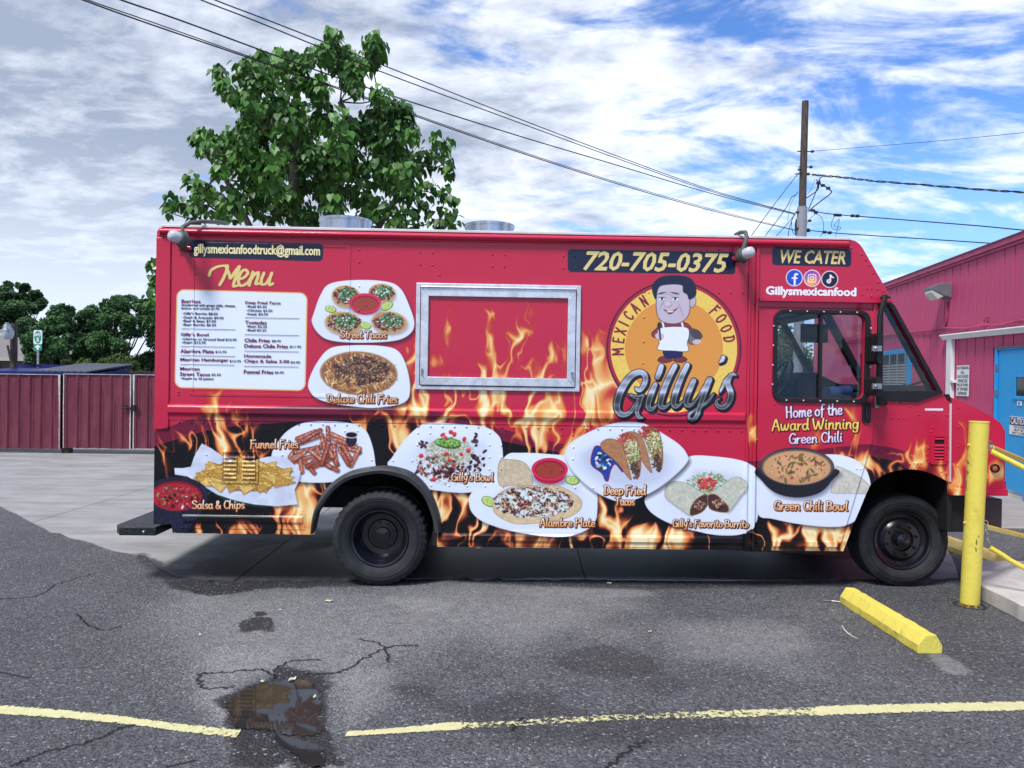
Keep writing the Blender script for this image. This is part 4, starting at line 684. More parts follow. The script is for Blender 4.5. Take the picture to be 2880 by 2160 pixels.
# puddle
WATER = mat('puddle_water', (.022,.023,.024), .03, spec=.5, ior=1.33, bump=.012, bs=3)
def ragged(P, amp=.012, n=8):
    Q = catmull([on_ground(*p) for p in P], n, True); return [(x+rnd.uniform(-amp, amp), y+rnd.uniform(-amp, amp)) for x, y in Q]
def sheet(name, poly, m, z, holes=()):
    b = MB(); k = len(poly); tri = tessellate_polygon([[Vector((x, y, 0)) for x, y in poly]]); b.add([(x, y, z) for x, y in poly], [tuple(t) for t in tri]); return b.obj(name, m)
struct(sheet('puddle_water', ragged([cL(975,590),cL(1040,530),cL(1110,500),cL(1190,490),cL(1265,478),cL(1345,495),cL(1375,540),cL(1385,600),cL(1378,660),cL(1400,700),cL(1330,722),cL(1240,715),cL(1160,700),cL(1080,695),cL(1025,690),cL(1000,640)]), WATER, .0035))
struct(sheet('puddle_water', ragged([cL(1190,725),cL(1250,730),cL(1310,742),cL(1395,775),cL(1385,800),cL(1400,850),cL(1340,850),cL(1270,800),cL(1215,765)]), WATER, .0035))
# sidewalk corner at the right with a broken kerb
SW = [on_ground(2762,1691), on_ground(2880,1753), (3.76,3.4), (9.0,3.4), (9.0,6.9), (4.2,6.95), (4.02,6.55)]
WALKM = mat('sidewalk_concrete', (.42,.41,.40), .85, c2=(.56,.55,.53), vs=3, bump=.5, bs=60, detail=9)
b_ = MB(); k = len(SW); SWr = []
for i in range(k):
    a, c = SW[i], SW[(i+1) % k]
    for j in range(8 if i in (0, 1, 6, 5) else 1): t = j/8; SWr.append((a[0]+(c[0]-a[0])*t+rnd.uniform(-.006,.006), a[1]+(c[1]-a[1])*t+rnd.uniform(-.006,.006)))
b_.prism(SWr, [], .0, .125, fn=lambda a, b, v: (a, b, v)); struct(b_.obj('sidewalk', WALKM, bevel=.008))

# ---------------------------------------------------------------- the food truck (local frame: x forward, y away from the camera, z up)
WRAPI = image_from('wrap_print', paint_wrap())
def wrap_mat(name, rough=.40, coat=.45):
    m = bpy.data.materials.new(name); m.use_nodes = True; nt = m.node_tree; b = nt.nodes['Principled BSDF']
    uv = nt.nodes.new('ShaderNodeUVMap'); uv.uv_map = 'print'; im = nt.nodes.new('ShaderNodeTexImage'); im.image = WRAPI; im.extension = 'EXTEND'; im.interpolation = 'Cubic'
    nt.links.new(uv.outputs[0], im.inputs[0]); nt.links.new(im.outputs[0], b.inputs['Base Color']); b.inputs['Roughness'].default_value = rough; b.inputs['Specular IOR Level'].default_value = .25; b.inputs['Coat Weight'].default_value = coat; b.inputs['Coat Roughness'].default_value = .13
    tc = nt.nodes.new('ShaderNodeTexCoord'); n = nt.nodes.new('ShaderNodeTexNoise'); n.inputs['Scale'].default_value = 1.6; n.inputs['Detail'].default_value = 2; nt.links.new(tc.outputs['Object'], n.inputs['Vector'])
    bp = nt.nodes.new('ShaderNodeBump'); bp.inputs['Strength'].default_value = .5; bp.inputs['Distance'].default_value = .02; nt.links.new(n.outputs['Fac'], bp.inputs['Height']); nt.links.new(bp.outputs[0], b.inputs['Normal']); nt.links.new(bp.outputs[0], b.inputs['Coat Normal']); return m
WRAP = wrap_mat('printed_wrap'); PINK = mat('red_paint', (.44,.012,.055), .28, coat=.5, var=.1, vs=3); DARK = mat('underbody_black', (.009,.009,.011), .7, var=.3, vs=5)
INT = mat('cab_interior', (.016,.016,.019), .7, var=.3, vs=5); ROOFW = mat('roof_white', (.7,.71,.73), .5, var=.15, vs=4)
truck = thing('food_truck', 'red step-van food truck printed with flames, menu and plates of Mexican food', 'food truck', (0, TY, 0), TA)
Pt = on_truck; BW = 2.42
def PP(L): return [Pt(*p) for p in L]
w_bot = Pt(*cE(900,1108))[1]; w_sk = Pt(*cG(900,1465))[1]
uL = Pt(436,1100)[0]; w_top = Pt(1400,659.5)[1]
rear_c = (Pt(1066,1508)[0], .40); front_u = on_truck(2539,1512,.19)[0]
arc_o = [cR(-25,915),cR(0,700),cR(60,530),cR(200,325),cR(450,155),cR(770,88),cR(1000,92),cR(1250,180),cR(1450,400),cR(1560,680),cR(1585,890)]
arc_i = [cR(20,905),cR(60,700),cR(110,600),cR(250,410),cR(450,262),cR(700,192),cR(900,190),cR(1150,262),cR(1350,445),cR(1460,700),cR(1500,890)]
AO, AI = catmull(PP(arc_o), 5), catmull(PP(arc_i), 5)
farc = catmull(PP([cH(985,695),cH(1030,655),cH(1090,612),cH(1200,576),cH(1330,568),cH(1450,592),cH(1560,640),cH(1610,668)]), 4)
hood = PP([cN(1856,1615),cN(1852,1470),cN(1838,1450),cN(1840,870),cN(1825,820),cN(1795,780),cN(1750,742),cN(1500,604),cN(1215,484),cN(1135,448)])
nose = PP([cD(1520,1395),cD(1310,1015),cD(1100,615),cD(1000,440),cD(905,275),cD(880,240),cD(845,214),cD(800,203)])
wsb, wst = nose[0], nose[2]
u_f = hood[0][0]; wf = hood[0][1]
out = [(uL, Pt(436,1474)[1]), (Pt(*cE(470,1030))[0], Pt(436,1474)[1]), (Pt(*cE(482,1095))[0], w_bot), (AO[0][0]+.03, w_bot)]
out += [(u, max(w, w_bot)) for u, w in AI[1:-1]]
out += [(Pt(*cR(1530,890))[0], Pt(*cR(1530,890))[1]), (Pt(*cR(1528,1064))[0], w_sk), (Pt(*cH(770,1222))[0], w_sk), Pt(*cH(850,1010)), Pt(*cH(905,880)), Pt(*cH(950,770))]
out += farc+[Pt(*cH(1615,700)), Pt(*cH(1618,774)), (u_f, wf)]+hood[1:]+nose+[(uL+.02, w_top), (uL, w_top-.03)]
def rrect(p0, p1, r, n=5):
    (x0, z0), (x1, z1) = p0, p1; x0, x1 = sorted((x0, x1)); z0, z1 = sorted((z0, z1)); q = []
    for cx, cz, a in ((x1-r, z0+r, -90), (x1-r, z1-r, 0), (x0+r, z1-r, 90), (x0+r, z0+r, 180)):
        for k in range(n+1): t = R(a+90*k/n); q.append((cx+r*math.cos(t), cz+r*math.sin(t)))
    return q
dwo = (Pt(*cD(191,1468)), Pt(*cD(955,760))); dwi = (Pt(*cD(222,1436)), Pt(*cD(912,790)))
q_out = PP([cD(1032,1458),cD(1026,700),cD(1112,690),cD(1145,718),cD(1325,1045),cD(1520,1398),cD(1440,1425),cD(1325,1467)])
q_in = PP([cD(1050,1380),cD(1056,718),cD(1104,714),cD(1290,1050),cD(1470,1380)])
hole_d = rrect(dwi[0], dwi[1], .06); hole_q = list(q_in)
def side(v0, v1, m, uv):
    b = MB().prism(out, [hole_d, hole_q], v0, v1); return b.obj('side_panel', m, truck, uv=uv)
side(0.0, .03, WRAP, True); side(BW-.03, BW, PINK, False)
# outer shell across the width: roof, raked nose, hood, front and rear walls
def across(name, P, m, th=.03, v0=.03, v1=BW-.03, **k):
    b = MB()
    for a, c in zip(P[:-1], P[1:]):
        d = Vector((c[0]-a[0], c[1]-a[1])); n = Vector((-d.y, d.x)).normalized()*th
        q = [a, c, (c[0]+n.x, c[1]+n.y), (a[0]+n.x, a[1]+n.y)]; b.add([(x, v, z) for v in (v0, v1) for x, z in q], [(0,1,2,3),(7,6,5,4)]+[(i, (i+1) % 4, 4+(i+1) % 4, 4+i) for i in range(4)])
    return b.obj(name, m, truck, **k)
across('roof_panel', [nose[2], nose[3], nose[4], nose[5], nose[6], nose[7]], PINK)
across('roof_panel', [(nose[7][0], w_top-.01), (uL+.02, w_top-.01)], ROOFW, label='white roof skin')
across('rear_wall', [(uL, w_top), (uL, out[0][1])], PINK); across('hood_panel', [hood[-1], hood[-2], hood[-3], hood[-4], hood[-5], hood[-6], hood[-7]][:7], PINK, th=-.03)
across('front_panel', [hood[3], hood[2], hood[1], hood[0]], PINK, th=.03)
# hood: inner side of the shell already closes; windshield in two panes with a centre bar
def ws(t, v, o=0): return (wst[0]+(wsb[0]-wst[0])*t-o*.5, v, wst[1]+(wsb[1]-wst[1])*t-o*.8)
for v0, v1 in ((.10, 1.17), (1.25, BW-.10)): MB().add([ws(.06,v0,.01), ws(.93,v0,.01), ws(.93,v1,.01), ws(.06,v1,.01)], [(0,1,2,3)]).obj('windshield', GLASS, truck)
b = MB()
for v0, v1 in ((.03,.10),(1.17,1.25),(BW-.10,BW-.03)):
    b.add([ws(0,v0),ws(1,v0),ws(1,v1),ws(0,v1),ws(0,v0,.07),ws(1,v0,.07),ws(1,v1,.07),ws(0,v1,.07)], [(0,3,2,1),(4,5,6,7),(0,1,5,4),(1,2,6,5),(2,3,7,6),(3,0,4,7)])
for t0, t1 in ((0,.06),(.93,1.0)): b.add([ws(t0,.03),ws(t1,.03),ws(t1,BW-.03),ws(t0,BW-.03),ws(t0,.03,.07),ws(t1,.03,.07),ws(t1,BW-.03,.07),ws(t0,BW-.03,.07)], [(0,3,2,1),(4,5,6,7),(0,1,5,4),(1,2,6,5),(2,3,7,6),(3,0,4,7)])
b.obj('windshield_frame', BLACK, truck)
# underbody, floor, wheel wells, cab room
ub = MB(); ub.box(uL+.05, Pt(*cR(60,500))[0], .05, BW-.05, .68, .74); ub.box(AI[-1][0]+.05, Pt(*cH(800,900))[0], .05, BW-.05, w_sk+.04, w_sk+.10)
ub.box(uL+.3, u_f-.3, .62, .72, .55, .75); ub.box(uL+.3, u_f-.3, BW-.72, BW-.62, .55, .75); ub.obj('chassis_frame', DARK, truck)
b = MB(); Fw = [(a, max(c, .3)) for a, c in AI]; mz = max(c for a, c in AI)+.02
b.box(AI[2][0]-.05, AI[-3][0]+.05, .75, .80, .60, mz+.05); b.box(AI[1][0]-.04, AI[-2][0]+.06, .03, .8, mz, mz+.04); b.box(AI[-1][0]-.02, AI[-1][0]+.04, .03, .8, w_sk, mz); b.box(AI[2][0]-.12, AI[2][0]-.06, .03, .8, .74, mz)
b.obj('wheel_well', DARK, truck); b = MB(); fx0, fx1 = farc[0][0]-.05, Pt(*cH(1618,700))[0]; b.box(fx0-.2, fx1, .85, .9, .5, farc[12][1]+.1); b.box(fx0-.2, fx1, .03, .9, max(c for a, c in farc)+.01, max(c for a, c in farc)+.05); b.box(fx1-.0, fx1+.04, .03, .9, .52, 1.15); b.box(fx0-.26, fx0-.2, .03, .9, w_sk, 1.2)
b.obj('wheel_well', DARK, truck)
b = MB(); xb = Pt(2128,900)[0]; b.box(xb-.05, xb, .03, BW-.03, w_sk+.1, w_top-.1); b.obj('cab_bulkhead', INT, truck); MB().box(xb, fx0-.27, .05, BW-.05, w_sk+.1, w_sk+.14).obj('cab_floor', INT, truck)
b = MB(); sl = Pt(*cD(1050,1392))[1]; b.prism([(wsb[0]-.05, sl-.02), (wsb[0]-.40, sl-.01), (wsb[0]-.66, sl-.08), (wsb[0]-.70, sl-.35), (wsb[0]-.05, sl-.4)], [], .06, BW-.06); b.obj('dashboard', INT, truck, bevel=.02)
hq = [on_truck(*cD(*p), 1.55) for p in ((345,1330),(365,1270),(420,1240),(500,1235),(590,1275),(720,1340),(760,1400),(345,1420))]; b = MB(); b.prism(hq, [], 1.45, 2.0); b.obj('instrument_hood', INT, truck, bevel=.03)
b = MB(); sx, sz = on_truck(*cD(262,1290), 1.75); tor = [(math.cos(t)*.24*.35, math.sin(t)*.24, math.cos(t)*.2) for t in np.linspace(0, 2*math.pi, 33)]; b.tube([(sx+p[0], 1.75+p[1], sz+p[2]) for p in tor], .016, 8)
b.tube([(sx, 1.75, sz), (sx+.30, 1.75, sz-.45)], .03); b.tube([(sx-.08, 1.75, sz-.18), (sx+.08, 1.75, sz+.18)], .014); b.obj('steering_wheel', mat('wheel_grey', (.045,.045,.05), .35), truck, smooth_=40)
a_, c_ = on_truck(*cD(625,1392), .5), on_truck(*cD(838,1382), .5); MB().tube([(a_[0], .5, a_[1]), (c_[0], .62, c_[1])], .05, 16).obj('paper_roll', mat('blue_paper', (.16,.28,.62), .6), truck, smooth_=40)
a_, c_ = on_truck(*cD(372,860), 1.6), on_truck(*cD(620,1010), 1.6); MB().box(a_[0]+.05, c_[0], 1.55, 1.58, c_[1], a_[1]).obj('sun_visor', INT, truck, bevel=.02)
a_, c_ = on_truck(*cD(235,880), 1.9), on_truck(*cD(640,800), 1.9); MB().box(a_[0], c_[0], 1.2, 2.3, c_[1], c_[1]+.16).obj('blue_header', mat('blue_trim', (.02,.12,.28), .5, var=.6, vs=10), truck)
MB().tube([(xb+.25, .6, w_sk+.2), (xb+.25, .6, w_sk+.9)], .06).box(xb+.05, xb+.5, .35, .85, w_sk+.62, w_sk+.74).box(xb+.02, xb+.14, .35, .85, w_sk+.74, w_sk+1.05).obj('seat', INT, truck, bevel=.03)
# sliding cab door with rubber framed two-pane window
dp = PP([cD(92,752),cD(986,762),cH(1003,40),cH(1000,330),cH(985,375),cH(738,1178),cH(70,1176)])
door = MB().prism(dp, [rrect(dwi[0], dwi[1], .06)], -.014, -.001).obj('cab_door', WRAP, truck, uv=True, bevel=.003)
MB().prism(rrect(dwo[0], dwo[1], .085), [rrect(dwi[0], dwi[1], .06)], -.032, -.0145).obj('window_rubber', BLACK, door, bevel=.005)
xd = Pt(*cD(568,1100))[0]; zc = (dwi[0][1]+dwi[1][1])/2
MB().box(xd-.012, xd+.012, -.024, .01, dwi[0][1], dwi[1][1]).obj('window_divider', BLACK, door)
MB().box(dwi[0][0]+.012, xd-.012, .0, .006, dwi[0][1], dwi[1][1]).obj('pane', GLASS, door); MB().box(xd+.012, dwi[1][0]-.01, .008, .014, dwi[0][1], dwi[1][1]).obj('pane', GLASS, door)
SCRW = mat('white_screw', (.7,.7,.72), .35)
scr = [(328,762),(458,765),(588,768),(717,771),(845,773),(200,878),(196,1028),(193,1180),(190,1330),(951,895),(949,1045),(947,1195),(945,1345),(298,1452),(430,1455),(560,1458),(690,1460),(819,1463)]
s0 = None
for q in scr:
    u, w = Pt(*cD(*q)); m_ = MB().lathe((0,0,0), [(-.006,.0),(-.005,.005),(0,.007),(.002,.007)], 8) if s0 is None else None
    if s0 is None: s0 = m_.obj('screw', SCRW, door); s0.location = (u, -.033, w)
    else: o = s0.copy(); COL.objects.link(o); o.parent = door; o.location = (u, -.033, w)
hb = (Pt(*cN(170,782)), Pt(*cN(270,540))); MB().prism(rrect(hb[0], hb[1], .02), [], -.03, -.0145).box(hb[0][0]+.018, hb[1][0]-.018, -.05, -.0305, hb[0][1]+.03, hb[1][1]-.03).obj('door_handle', BLACK, door, bevel=.006)
# near and far quarter glass
fr = MB().prism(q_out, [q_in], -.02, -.001).obj('quarter_window_frame', BLACK, truck, bevel=.004)
MB().prism(q_in, [], .008, .014).obj('quarter_glass', GLASS, truck)
MB().prism(q_in, [], BW-.02, BW-.014).obj('quarter_glass', GLASS, truck)
for (a, c) in ((cQ(330,1590), cQ(570,1520)), (cQ(500,1545), cQ(820,1468))):
    p0, p1 = on_truck(*a, 1.0), on_truck(*c, 1.0); MB().tube([(p0[0], .95, p0[1]), (p1[0], 1.05, p1[1])], .012, 6).obj('wiper', BLACK, truck)
# drip rail over the door and its dark track
a, c = Pt(*cD(92,728)), Pt(*cD(988,745)); MB().box(a[0], c[0], -.012, -.0015, min(a[1], c[1])-.001, max(a[1], c[1])).obj('door_track', BLACK, truck)
a, c = Pt(*cD(90,676)), Pt(*cD(1030,690)); MB().rail([(0,c[1]+.02),(-.03,c[1]+.012),(-.035,c[1]-.01),(0,c[1]-.012)], a[0], c[0]).obj('drip_rail', PINK, truck)
b = MB(); a = Pt(*cD(993,900)); 
# mouldings: top rail, belt rails, skirt rails, corner posts, embossed panel frame
tr0, tr1 = uL+.02, Pt(*cD(800,235))[0]; wt_ = Pt(1500,665)[1]; wb_ = Pt(1500,680.5)[1]
pr = [(0, w_top+.005)]+[(-.055*math.sin(t), wb_+(wt_-wb_)*.5+(w_top+.005-wb_)*.5*math.cos(t)+.003) for t in np.linspace(.3, math.pi-.3, 8)]+[(0, wb_)]
MB().rail(pr, tr0, tr1, .5).obj('top_rail', WRAP, truck, smooth_=40, uv=True)
MB().box(tr0, tr1, -.012, -.0015, wb_-.012, wb_+.01).obj('rail_flange', WRAP, truck, uv=True, bevel=.003)
MB().box(tr0+.02, tr1, -.02, .05, w_top+.006, w_top+.028).obj('roof_edge_trim', ROOFW, truck, bevel=.004)
def belt(x0, x1, zt, zb, ft, fb, d=.028):
    MB().box(x0, x1, -.005, -.0012, fb, ft).obj('rail_flange', WRAP, truck, uv=True)
    h = zt-zb; return MB().rail([(-.0055, zt), (-d*.7, zt-h*.12), (-d, zt-h*.24), (-d, zb+h*.3), (-.0055, zb)], x0+.012, x1-.012, .4).obj('rub_rail', WRAP, truck, uv=True, bevel=.002)
uB = Pt(*cG(1868,150))[0]; x0 = Pt(*cE(428,100))[0]
belt(x0, uB, Pt(1300,1148)[1], Pt(1300,1180)[1], Pt(1300,1141)[1], Pt(1300,1192)[1])
xs0, xs1 = Pt(*cE(548,1000))[0], Pt(*cE(1565,1000))[0]; belt(xs0, xs1, Pt(*cE(1050,955))[1], Pt(*cE(1050,1030))[1], Pt(*cE(1050,935))[1], Pt(*cE(1050,1068))[1], .016)
belt(Pt(*cF(586,1300))[0], uB, Pt(*cF(1400,1315))[1], Pt(*cF(1400,1405))[1], Pt(*cF(1400,1288))[1], Pt(*cF(1400,1438))[1]+.004, .022)
lowd = (Pt(*cH(75,1130)), Pt(*cH(738,1130))); MB().box(lowd[0][0], lowd[1][0], -.024, -.0145, Pt(*cH(400,1180))[1], Pt(*cH(400,1135))[1]).obj('rub_rail', WRAP, truck, uv=True, bevel=.004)
xc = Pt(*cA(172,900))[0]; MB().box(uL, xc, -.014, -.0012, Pt(*cA(90,230))[1]-1.55, wb_-.02).obj('corner_post', WRAP, truck, uv=True, bevel=.008)
x1_, x2_ = Pt(*cC(1545,1000))[0], Pt(*cC(1592,1000))[0]; MB().box(x1_, x1_+.018, -.02, -.0012, w_sk, wb_-.014).obj('pillar_bead', WRAP, truck, uv=True, bevel=.004)
x3_ = Pt(2125,1000)[0]; MB().box(x3_-.012, x3_+.010, -.026, -.0012, w_sk, wb_-.014).obj('pillar_bead', WRAP, truck, uv=True, bevel=.004)
e0, e1 = Pt(*cA(345,1480)), Pt(*cA(1638,270)); bd = .013
MB().prism([(e0[0]-bd, e0[1]-bd), (e1[0]+bd, e0[1]-bd), (e1[0]+bd, e1[1]+bd), (e0[0]-bd, e1[1]+bd)], [[(e0[0]+bd, e0[1]+bd), (e1[0]-bd, e0[1]+bd), (e1[0]-bd, e1[1]-bd), (e0[0]+bd, e1[1]-bd)]], -.0042, -.0012).obj('panel_bead', WRAP, truck, uv=True, bevel=.0025)
# cowl seam, hood-side strip and fender lip
a, c = Pt(*cN(1208,560)), Pt(*cN(1204,1470)); MB().prism([(a[0]-.005, a[1]),(a[0]+.008, a[1]),(c[0]+.006, c[1]),(c[0]-.007, c[1])], [], -.014, -.0012).obj('seam_strip', mat('pale_seal', (.6,.55,.6), .4), truck)
a, c = Pt(*cN(1210,560)), Pt(*cN(1130,450)); MB().prism([c, (c[0]+.05, c[1]-.0), (a[0]+.012, a[1]+.02), (a[0]-.01, a[1]+.02)], [], -.008, -.0012).obj('hood_gap', BLACK, truck)
a, c = Pt(*cN(1210,1628)), Pt(*cN(1858,1556)); MB().box(a[0], c[0]+.012, -.018, -.0012, a[1], c[1]).obj('fender_lip', WRAP, truck, uv=True, bevel=.004)
dpx = Pt(*cN(300,700))[0]; MB().box(dpx-.008, dpx+.008, -.012, -.0012, Pt(*cN(300,1000))[1], Pt(*cD(1000,700))[1]).obj('door_jamb', WRAP, truck, uv=True, bevel=.003)
# service hatch: aluminium frame, flap, locks
F0, F1 = Pt(*cB(80,1440)), Pt(*cB(1437,590)); z0, z1 = Pt(*cB(750,1450))[1], Pt(*cB(750,582))[1]
hatch = MB().prism([(F0[0], z0), (F1[0], z0), (F1[0], z1), (F0[0], z1)], [[(F0[0]+.035, z0+.03), (F1[0]-.035, z0+.03), (F1[0]-.035, z1-.03), (F0[0]+.035, z1-.03)]], -.022, -.001).obj('service_hatch', ALU, truck, bevel=.004)
f0, f1, g0, g1 = F0[0]+.042, F1[0]-.042, z0+.038, z1-.038; i0, i1 = Pt(*cB(185,1340)), Pt(*cB(1330,700)); iz0, iz1 = Pt(*cB(750,1345))[1], Pt(*cB(750,690))[1]
mit = [(f0,g0),(f1,g0),(f1,g1),(f0,g1)]; inn = [(i0[0],iz0),(i1[0],iz0),(i1[0],iz1),(i0[0],iz1)]
for k in range(4): MB().prism([mit[k], mit[(k+1) % 4], inn[(k+1) % 4], inn[k]], [], -.034, -.004).obj('flap_frame', ALU, hatch, bevel=.004)
MB().box(i0[0]+.002, i1[0]-.002, -.012, -.003, iz0+.002, iz1-.002).obj('flap_panel', WRAP, hatch, uv=True)
MB().tube([(f0, -.04, g1+.004), (f1, -.04, g1+.004)], .008, 8).obj('hinge', ALU, hatch)
for q in ((140,1282), (1363,1308)):
    u, w = Pt(*cB(*q)); MB().lathe((u, 0, w), [(-.046,.0),(-.046,.011),(-.034,.014)], 14).box(u-.006, u+.006, -.05, -.034, w-.045, w-.012).obj('lock', STEEL, hatch, smooth_=40)
MB().box(f0, f1, -.012, -.004, g0-.006, g0-.001).obj('gasket', BLACK, hatch)
# louvres
def louvres(x0, x1, zs, h, name='louvre', d=.016):
    for z in zs: MB().add([(x0,-.002,z-h/2),(x1,-.002,z-h/2),(x1,-.002,z+h/2),(x0,-.002,z+h/2),(x0,-d,z-h/2),(x1,-d,z-h/2)], [(0,1,5,4),(4,5,2,3),(0,4,3),(1,2,5),(0,3,2,1)]).obj(name, WRAP, truck, uv=True)
a, c = Pt(*cE(876,695)), Pt(*cE(1188,432)); MB().prism([a, (c[0], a[1]), c, (a[0], c[1])], [[(a[0]+.018, a[1]+.018), (c[0]-.018, a[1]+.018), (c[0]-.018, c[1]-.018), (a[0]+.018, c[1]-.018)]], -.008, -.0012).obj('vent_frame', WRAP, truck, uv=True, bevel=.003)
for xa, xb_ in ((903,1008),(1054,1160)): louvres(Pt(*cE(xa,500))[0], Pt(*cE(xb_,500))[0], [Pt(*cE(1000,y))[1] for y in (480,513,547,581,614,647)], .016)
a, c = Pt(*cN(978,1266)), Pt(*cN(1168,908)); ah, ch = Pt(*cN(1018,1238)), Pt(*cN(1138,948)); MB().prism(rrect(a, c, .015), [[ah, (ch[0], ah[1]), ch, (ah[0], ch[1])]], -.012, -.0012).obj('vent_frame', WRAP, truck, uv=True, bevel=.003)
MB().box(ah[0], ch[0], -.003, -.0013, ah[1], ch[1]).obj('vent_recess', BLACK, truck)
louvres(ah[0]+.002, ch[0]-.002, [Pt(*cN(1080,y))[1] for y in (965,1045,1082,1120,1156,1194,1226)], .018, d=.014)
# rivets
RV = []
def row(a, c, n): RV.extend([(a[0]+(c[0]-a[0])*i/(n-1), a[1]+(c[1]-a[1])*i/(n-1)) for i in range(n)])
row((556,660), (2060,694), 45); row((470,1144), (2085,1167), 49); row((470,1186), (2085,1212), 49); row((1240,1498), (2080,1508), 26); row((1240,1528), (2085,1540), 26); row(cE(590,1052), cE(1540,1056), 10); row(cA(178,300), cA(158,1480), 20); row(cE(590,945), cE(1540,948), 10)
for P in ([(122,320),(222,323),(122,420),(220,423),(280,502),(712,335),(811,338),(712,434),(810,436),(1295,350),(1390,353),(1295,449),(1390,451),(20,226)], ): RV += [cB(*p) for p in P]
row(cF(400,338), cF(392,455), 2); RV += [cF(*p) for p in [(517,338),(155,605),(343,608),(1097,338),(1095,455),(1093,572),(1092,690),(1210,340),(1210,457),(1208,573),(1207,690),(1793,355),(1793,471),(1907,357),(1907,475),(1905,590)]]; row(cF(528,847), cF(2100,872), 10)
RV += [cG(*p) for p in [(66,357),(180,357),(66,473),(180,475),(178,590),(60,703),(1960,400)]]; RV += [cC(*p) for p in [(685,748),(680,950),(676,1130),(1310,543),(1410,543),(1513,543),(690,537),(723,539),(1210,188),(1312,188)]]
RV += [cA(*p) for p in [(1718,298),(1718,398),(1718,595),(1715,795),(238,1462),(238,1482),(345,1475),(712,1488),(1003,1488),(376,497),(1635,366),(630,203)]]; RV += [cE(*p) for p in [(658,258),(760,260),(656,356),(758,358),(656,458),(758,462),(1280,262),(1384,264),(1378,466),(1890,268),(1992,268),(1990,370),(2110,505)]]
RV += [cD(*p) for p in [(170,258),(250,260),(350,262),(470,262),(590,264),(720,266),(815,270),(895,320),(925,360),(950,400),(985,465),(1022,535),(1060,605),(935,585),(970,586),(1015,590),(900,632),(970,642),(210,1485),(350,1488),(490,1490),(860,1495),(588,440),(470,438)]]; row(cD(165,665), cD(900,676), 9)
RV += [cN(*p) for p in [(530,555),(637,558),(745,590),(368,722),(420,722),(530,725),(615,728),(675,728),(850,690),(1030,690),(1167,695),(1307,605),(1303,835),(1300,1060),(1300,1285),(1297,1515),(368,830),(1005,840),(995,885),(960,1080),(945,1150),(935,1210),(1180,1062),(1180,1225),(1105,1350),(1170,1378),(690,1320),(610,1318),(740,1268),(790,1255),(828,1255),(875,1255),(330,1108),(368,970),(115,1315),(158,1322)]]
rb = MB()
for p in RV:
    u, w = Pt(*p); v = -.0015
    if x0-.02 < u < uB and (abs(p[1]-1155-(p[0]-1277)*.014) < 9 or abs(p[1]-1199-(p[0]-1277)*.014) < 9): v = -.005
    if dp[0][0] < u < dp[1][0] and w < dp[0][1]: v = -.0145
    rb.lathe((u, v, w), [(-.0055,.0),(-.0045,.005),(-.002,.0085),(.001,.009)], 7)
rb.obj('rivets', WRAP, truck, uv=True, smooth_=60, kind='stuff')
# rear wheel arch flare of black rubber
b = MB(); n = min(len(AO), len(AI)); vs = []
for i in range(n):
    (a, c), (d, e) = AO[i], AI[i]; m_ = ((a+d)/2, (c+e)/2); vs += [(a, -.002, c), (a*.85+d*.15, -.045, c*.85+e*.15), (m_[0], -.065, m_[1]), (d*.9+a*.1, -.055, e*.9+c*.1), (d, -.02, e), (d, .06, e)]
b.add(vs, [(i*6+k, (i+1)*6+k, (i+1)*6+k+1, i*6+k+1) for i in range(n-1) for k in range(5)]+[(0,1,2,3,4,5), tuple((n-1)*6+k for k in range(6))]); b.obj('fender_flare', mat('scuffed_rubber', (.035,.037,.042), .45, c2=(.075,.078,.085), vs=5, vthr=(.5,.75)), truck, smooth_=50)
# wheels
def wheel(u, v, deep, label):
    Rr = .40; rim = Rr*(.60 if deep else .63); ph = 0
    blk = lambda j, k: (1.0 if (k//2) % 2 else .978) if j in (4, 5, 6, 7) else 1.0
    prof = [(.02, rim*.98),(-.005, rim+.01),(-.03, rim+.05),(-.035, Rr*.87),(-.012, Rr*.975),(.02, Rr),(.16, Rr),(.22, Rr*.985),(.235, Rr*.9),(.22, rim)]
    if deep: rp = [(.004, rim+.004),(-.008, rim-.004),(-.002, rim-.018),(.03, rim-.03),(.05, rim-.045),(.13, rim-.055),(.17, rim-.065),(.175, .13),(.165, .12),(.16, .065),(.135, .06),(.128, .03),(.126, 0)]
    else: rp = [(.004, rim+.004),(-.008, rim-.004),(0, rim-.02),(.035, rim-.03),(.045, rim-.06),(.02, .165),(.008, .155),(.008, .10),(.03, .09),(.032, .062),(-.012, .055),(-.022, .02),(-.024, 0)]
    w = MB().lathe((0,0,0), rp, 64, cap=False).obj('wheel', RIMM, truck, smooth_=35, label=label); w.location = (u, v, Rr)
    MB().lathe((0,0,0), prof, 160, mod=blk if deep else None, cap=False).obj('tyre', TYRE, w, smooth_=28)
    gr = MB()
    for rr in (Rr*.80, Rr*.84): gr.lathe((0,0,0), [(-.0345,rr-.003),(-.039,rr),(-.0345,rr+.003)], 96, cap=False)
    gr.obj('tyre_rib', TYRE, w, smooth_=60)
    L = None
    for k in range(8):
        t = 2*math.pi*k/8+.25; rr, y = (.10, .165) if deep else (.128, .006)
        if L is None: L = MB().lathe((0,0,0), [(-.03,0),(-.03,.008),(-.012,.009),(-.012,.015),(.002,.016)], 6).obj('lug_nut', RIMM, w); o = L
        else: o = L.copy(); COL.objects.link(o); o.parent = w
        o.location = (rr*math.cos(t), y, rr*math.sin(t))
    return w
wheel(rear_c[0], .035, True, 'deep dished rear wheel with blocky tread'); wheel(front_u, .19, False, 'front wheel with eight studs around the hub')
for u in (rear_c[0], front_u): w = wheel(u, BW-.06, False, 'far side wheel'); w.rotation_euler = (0, 0, math.pi)
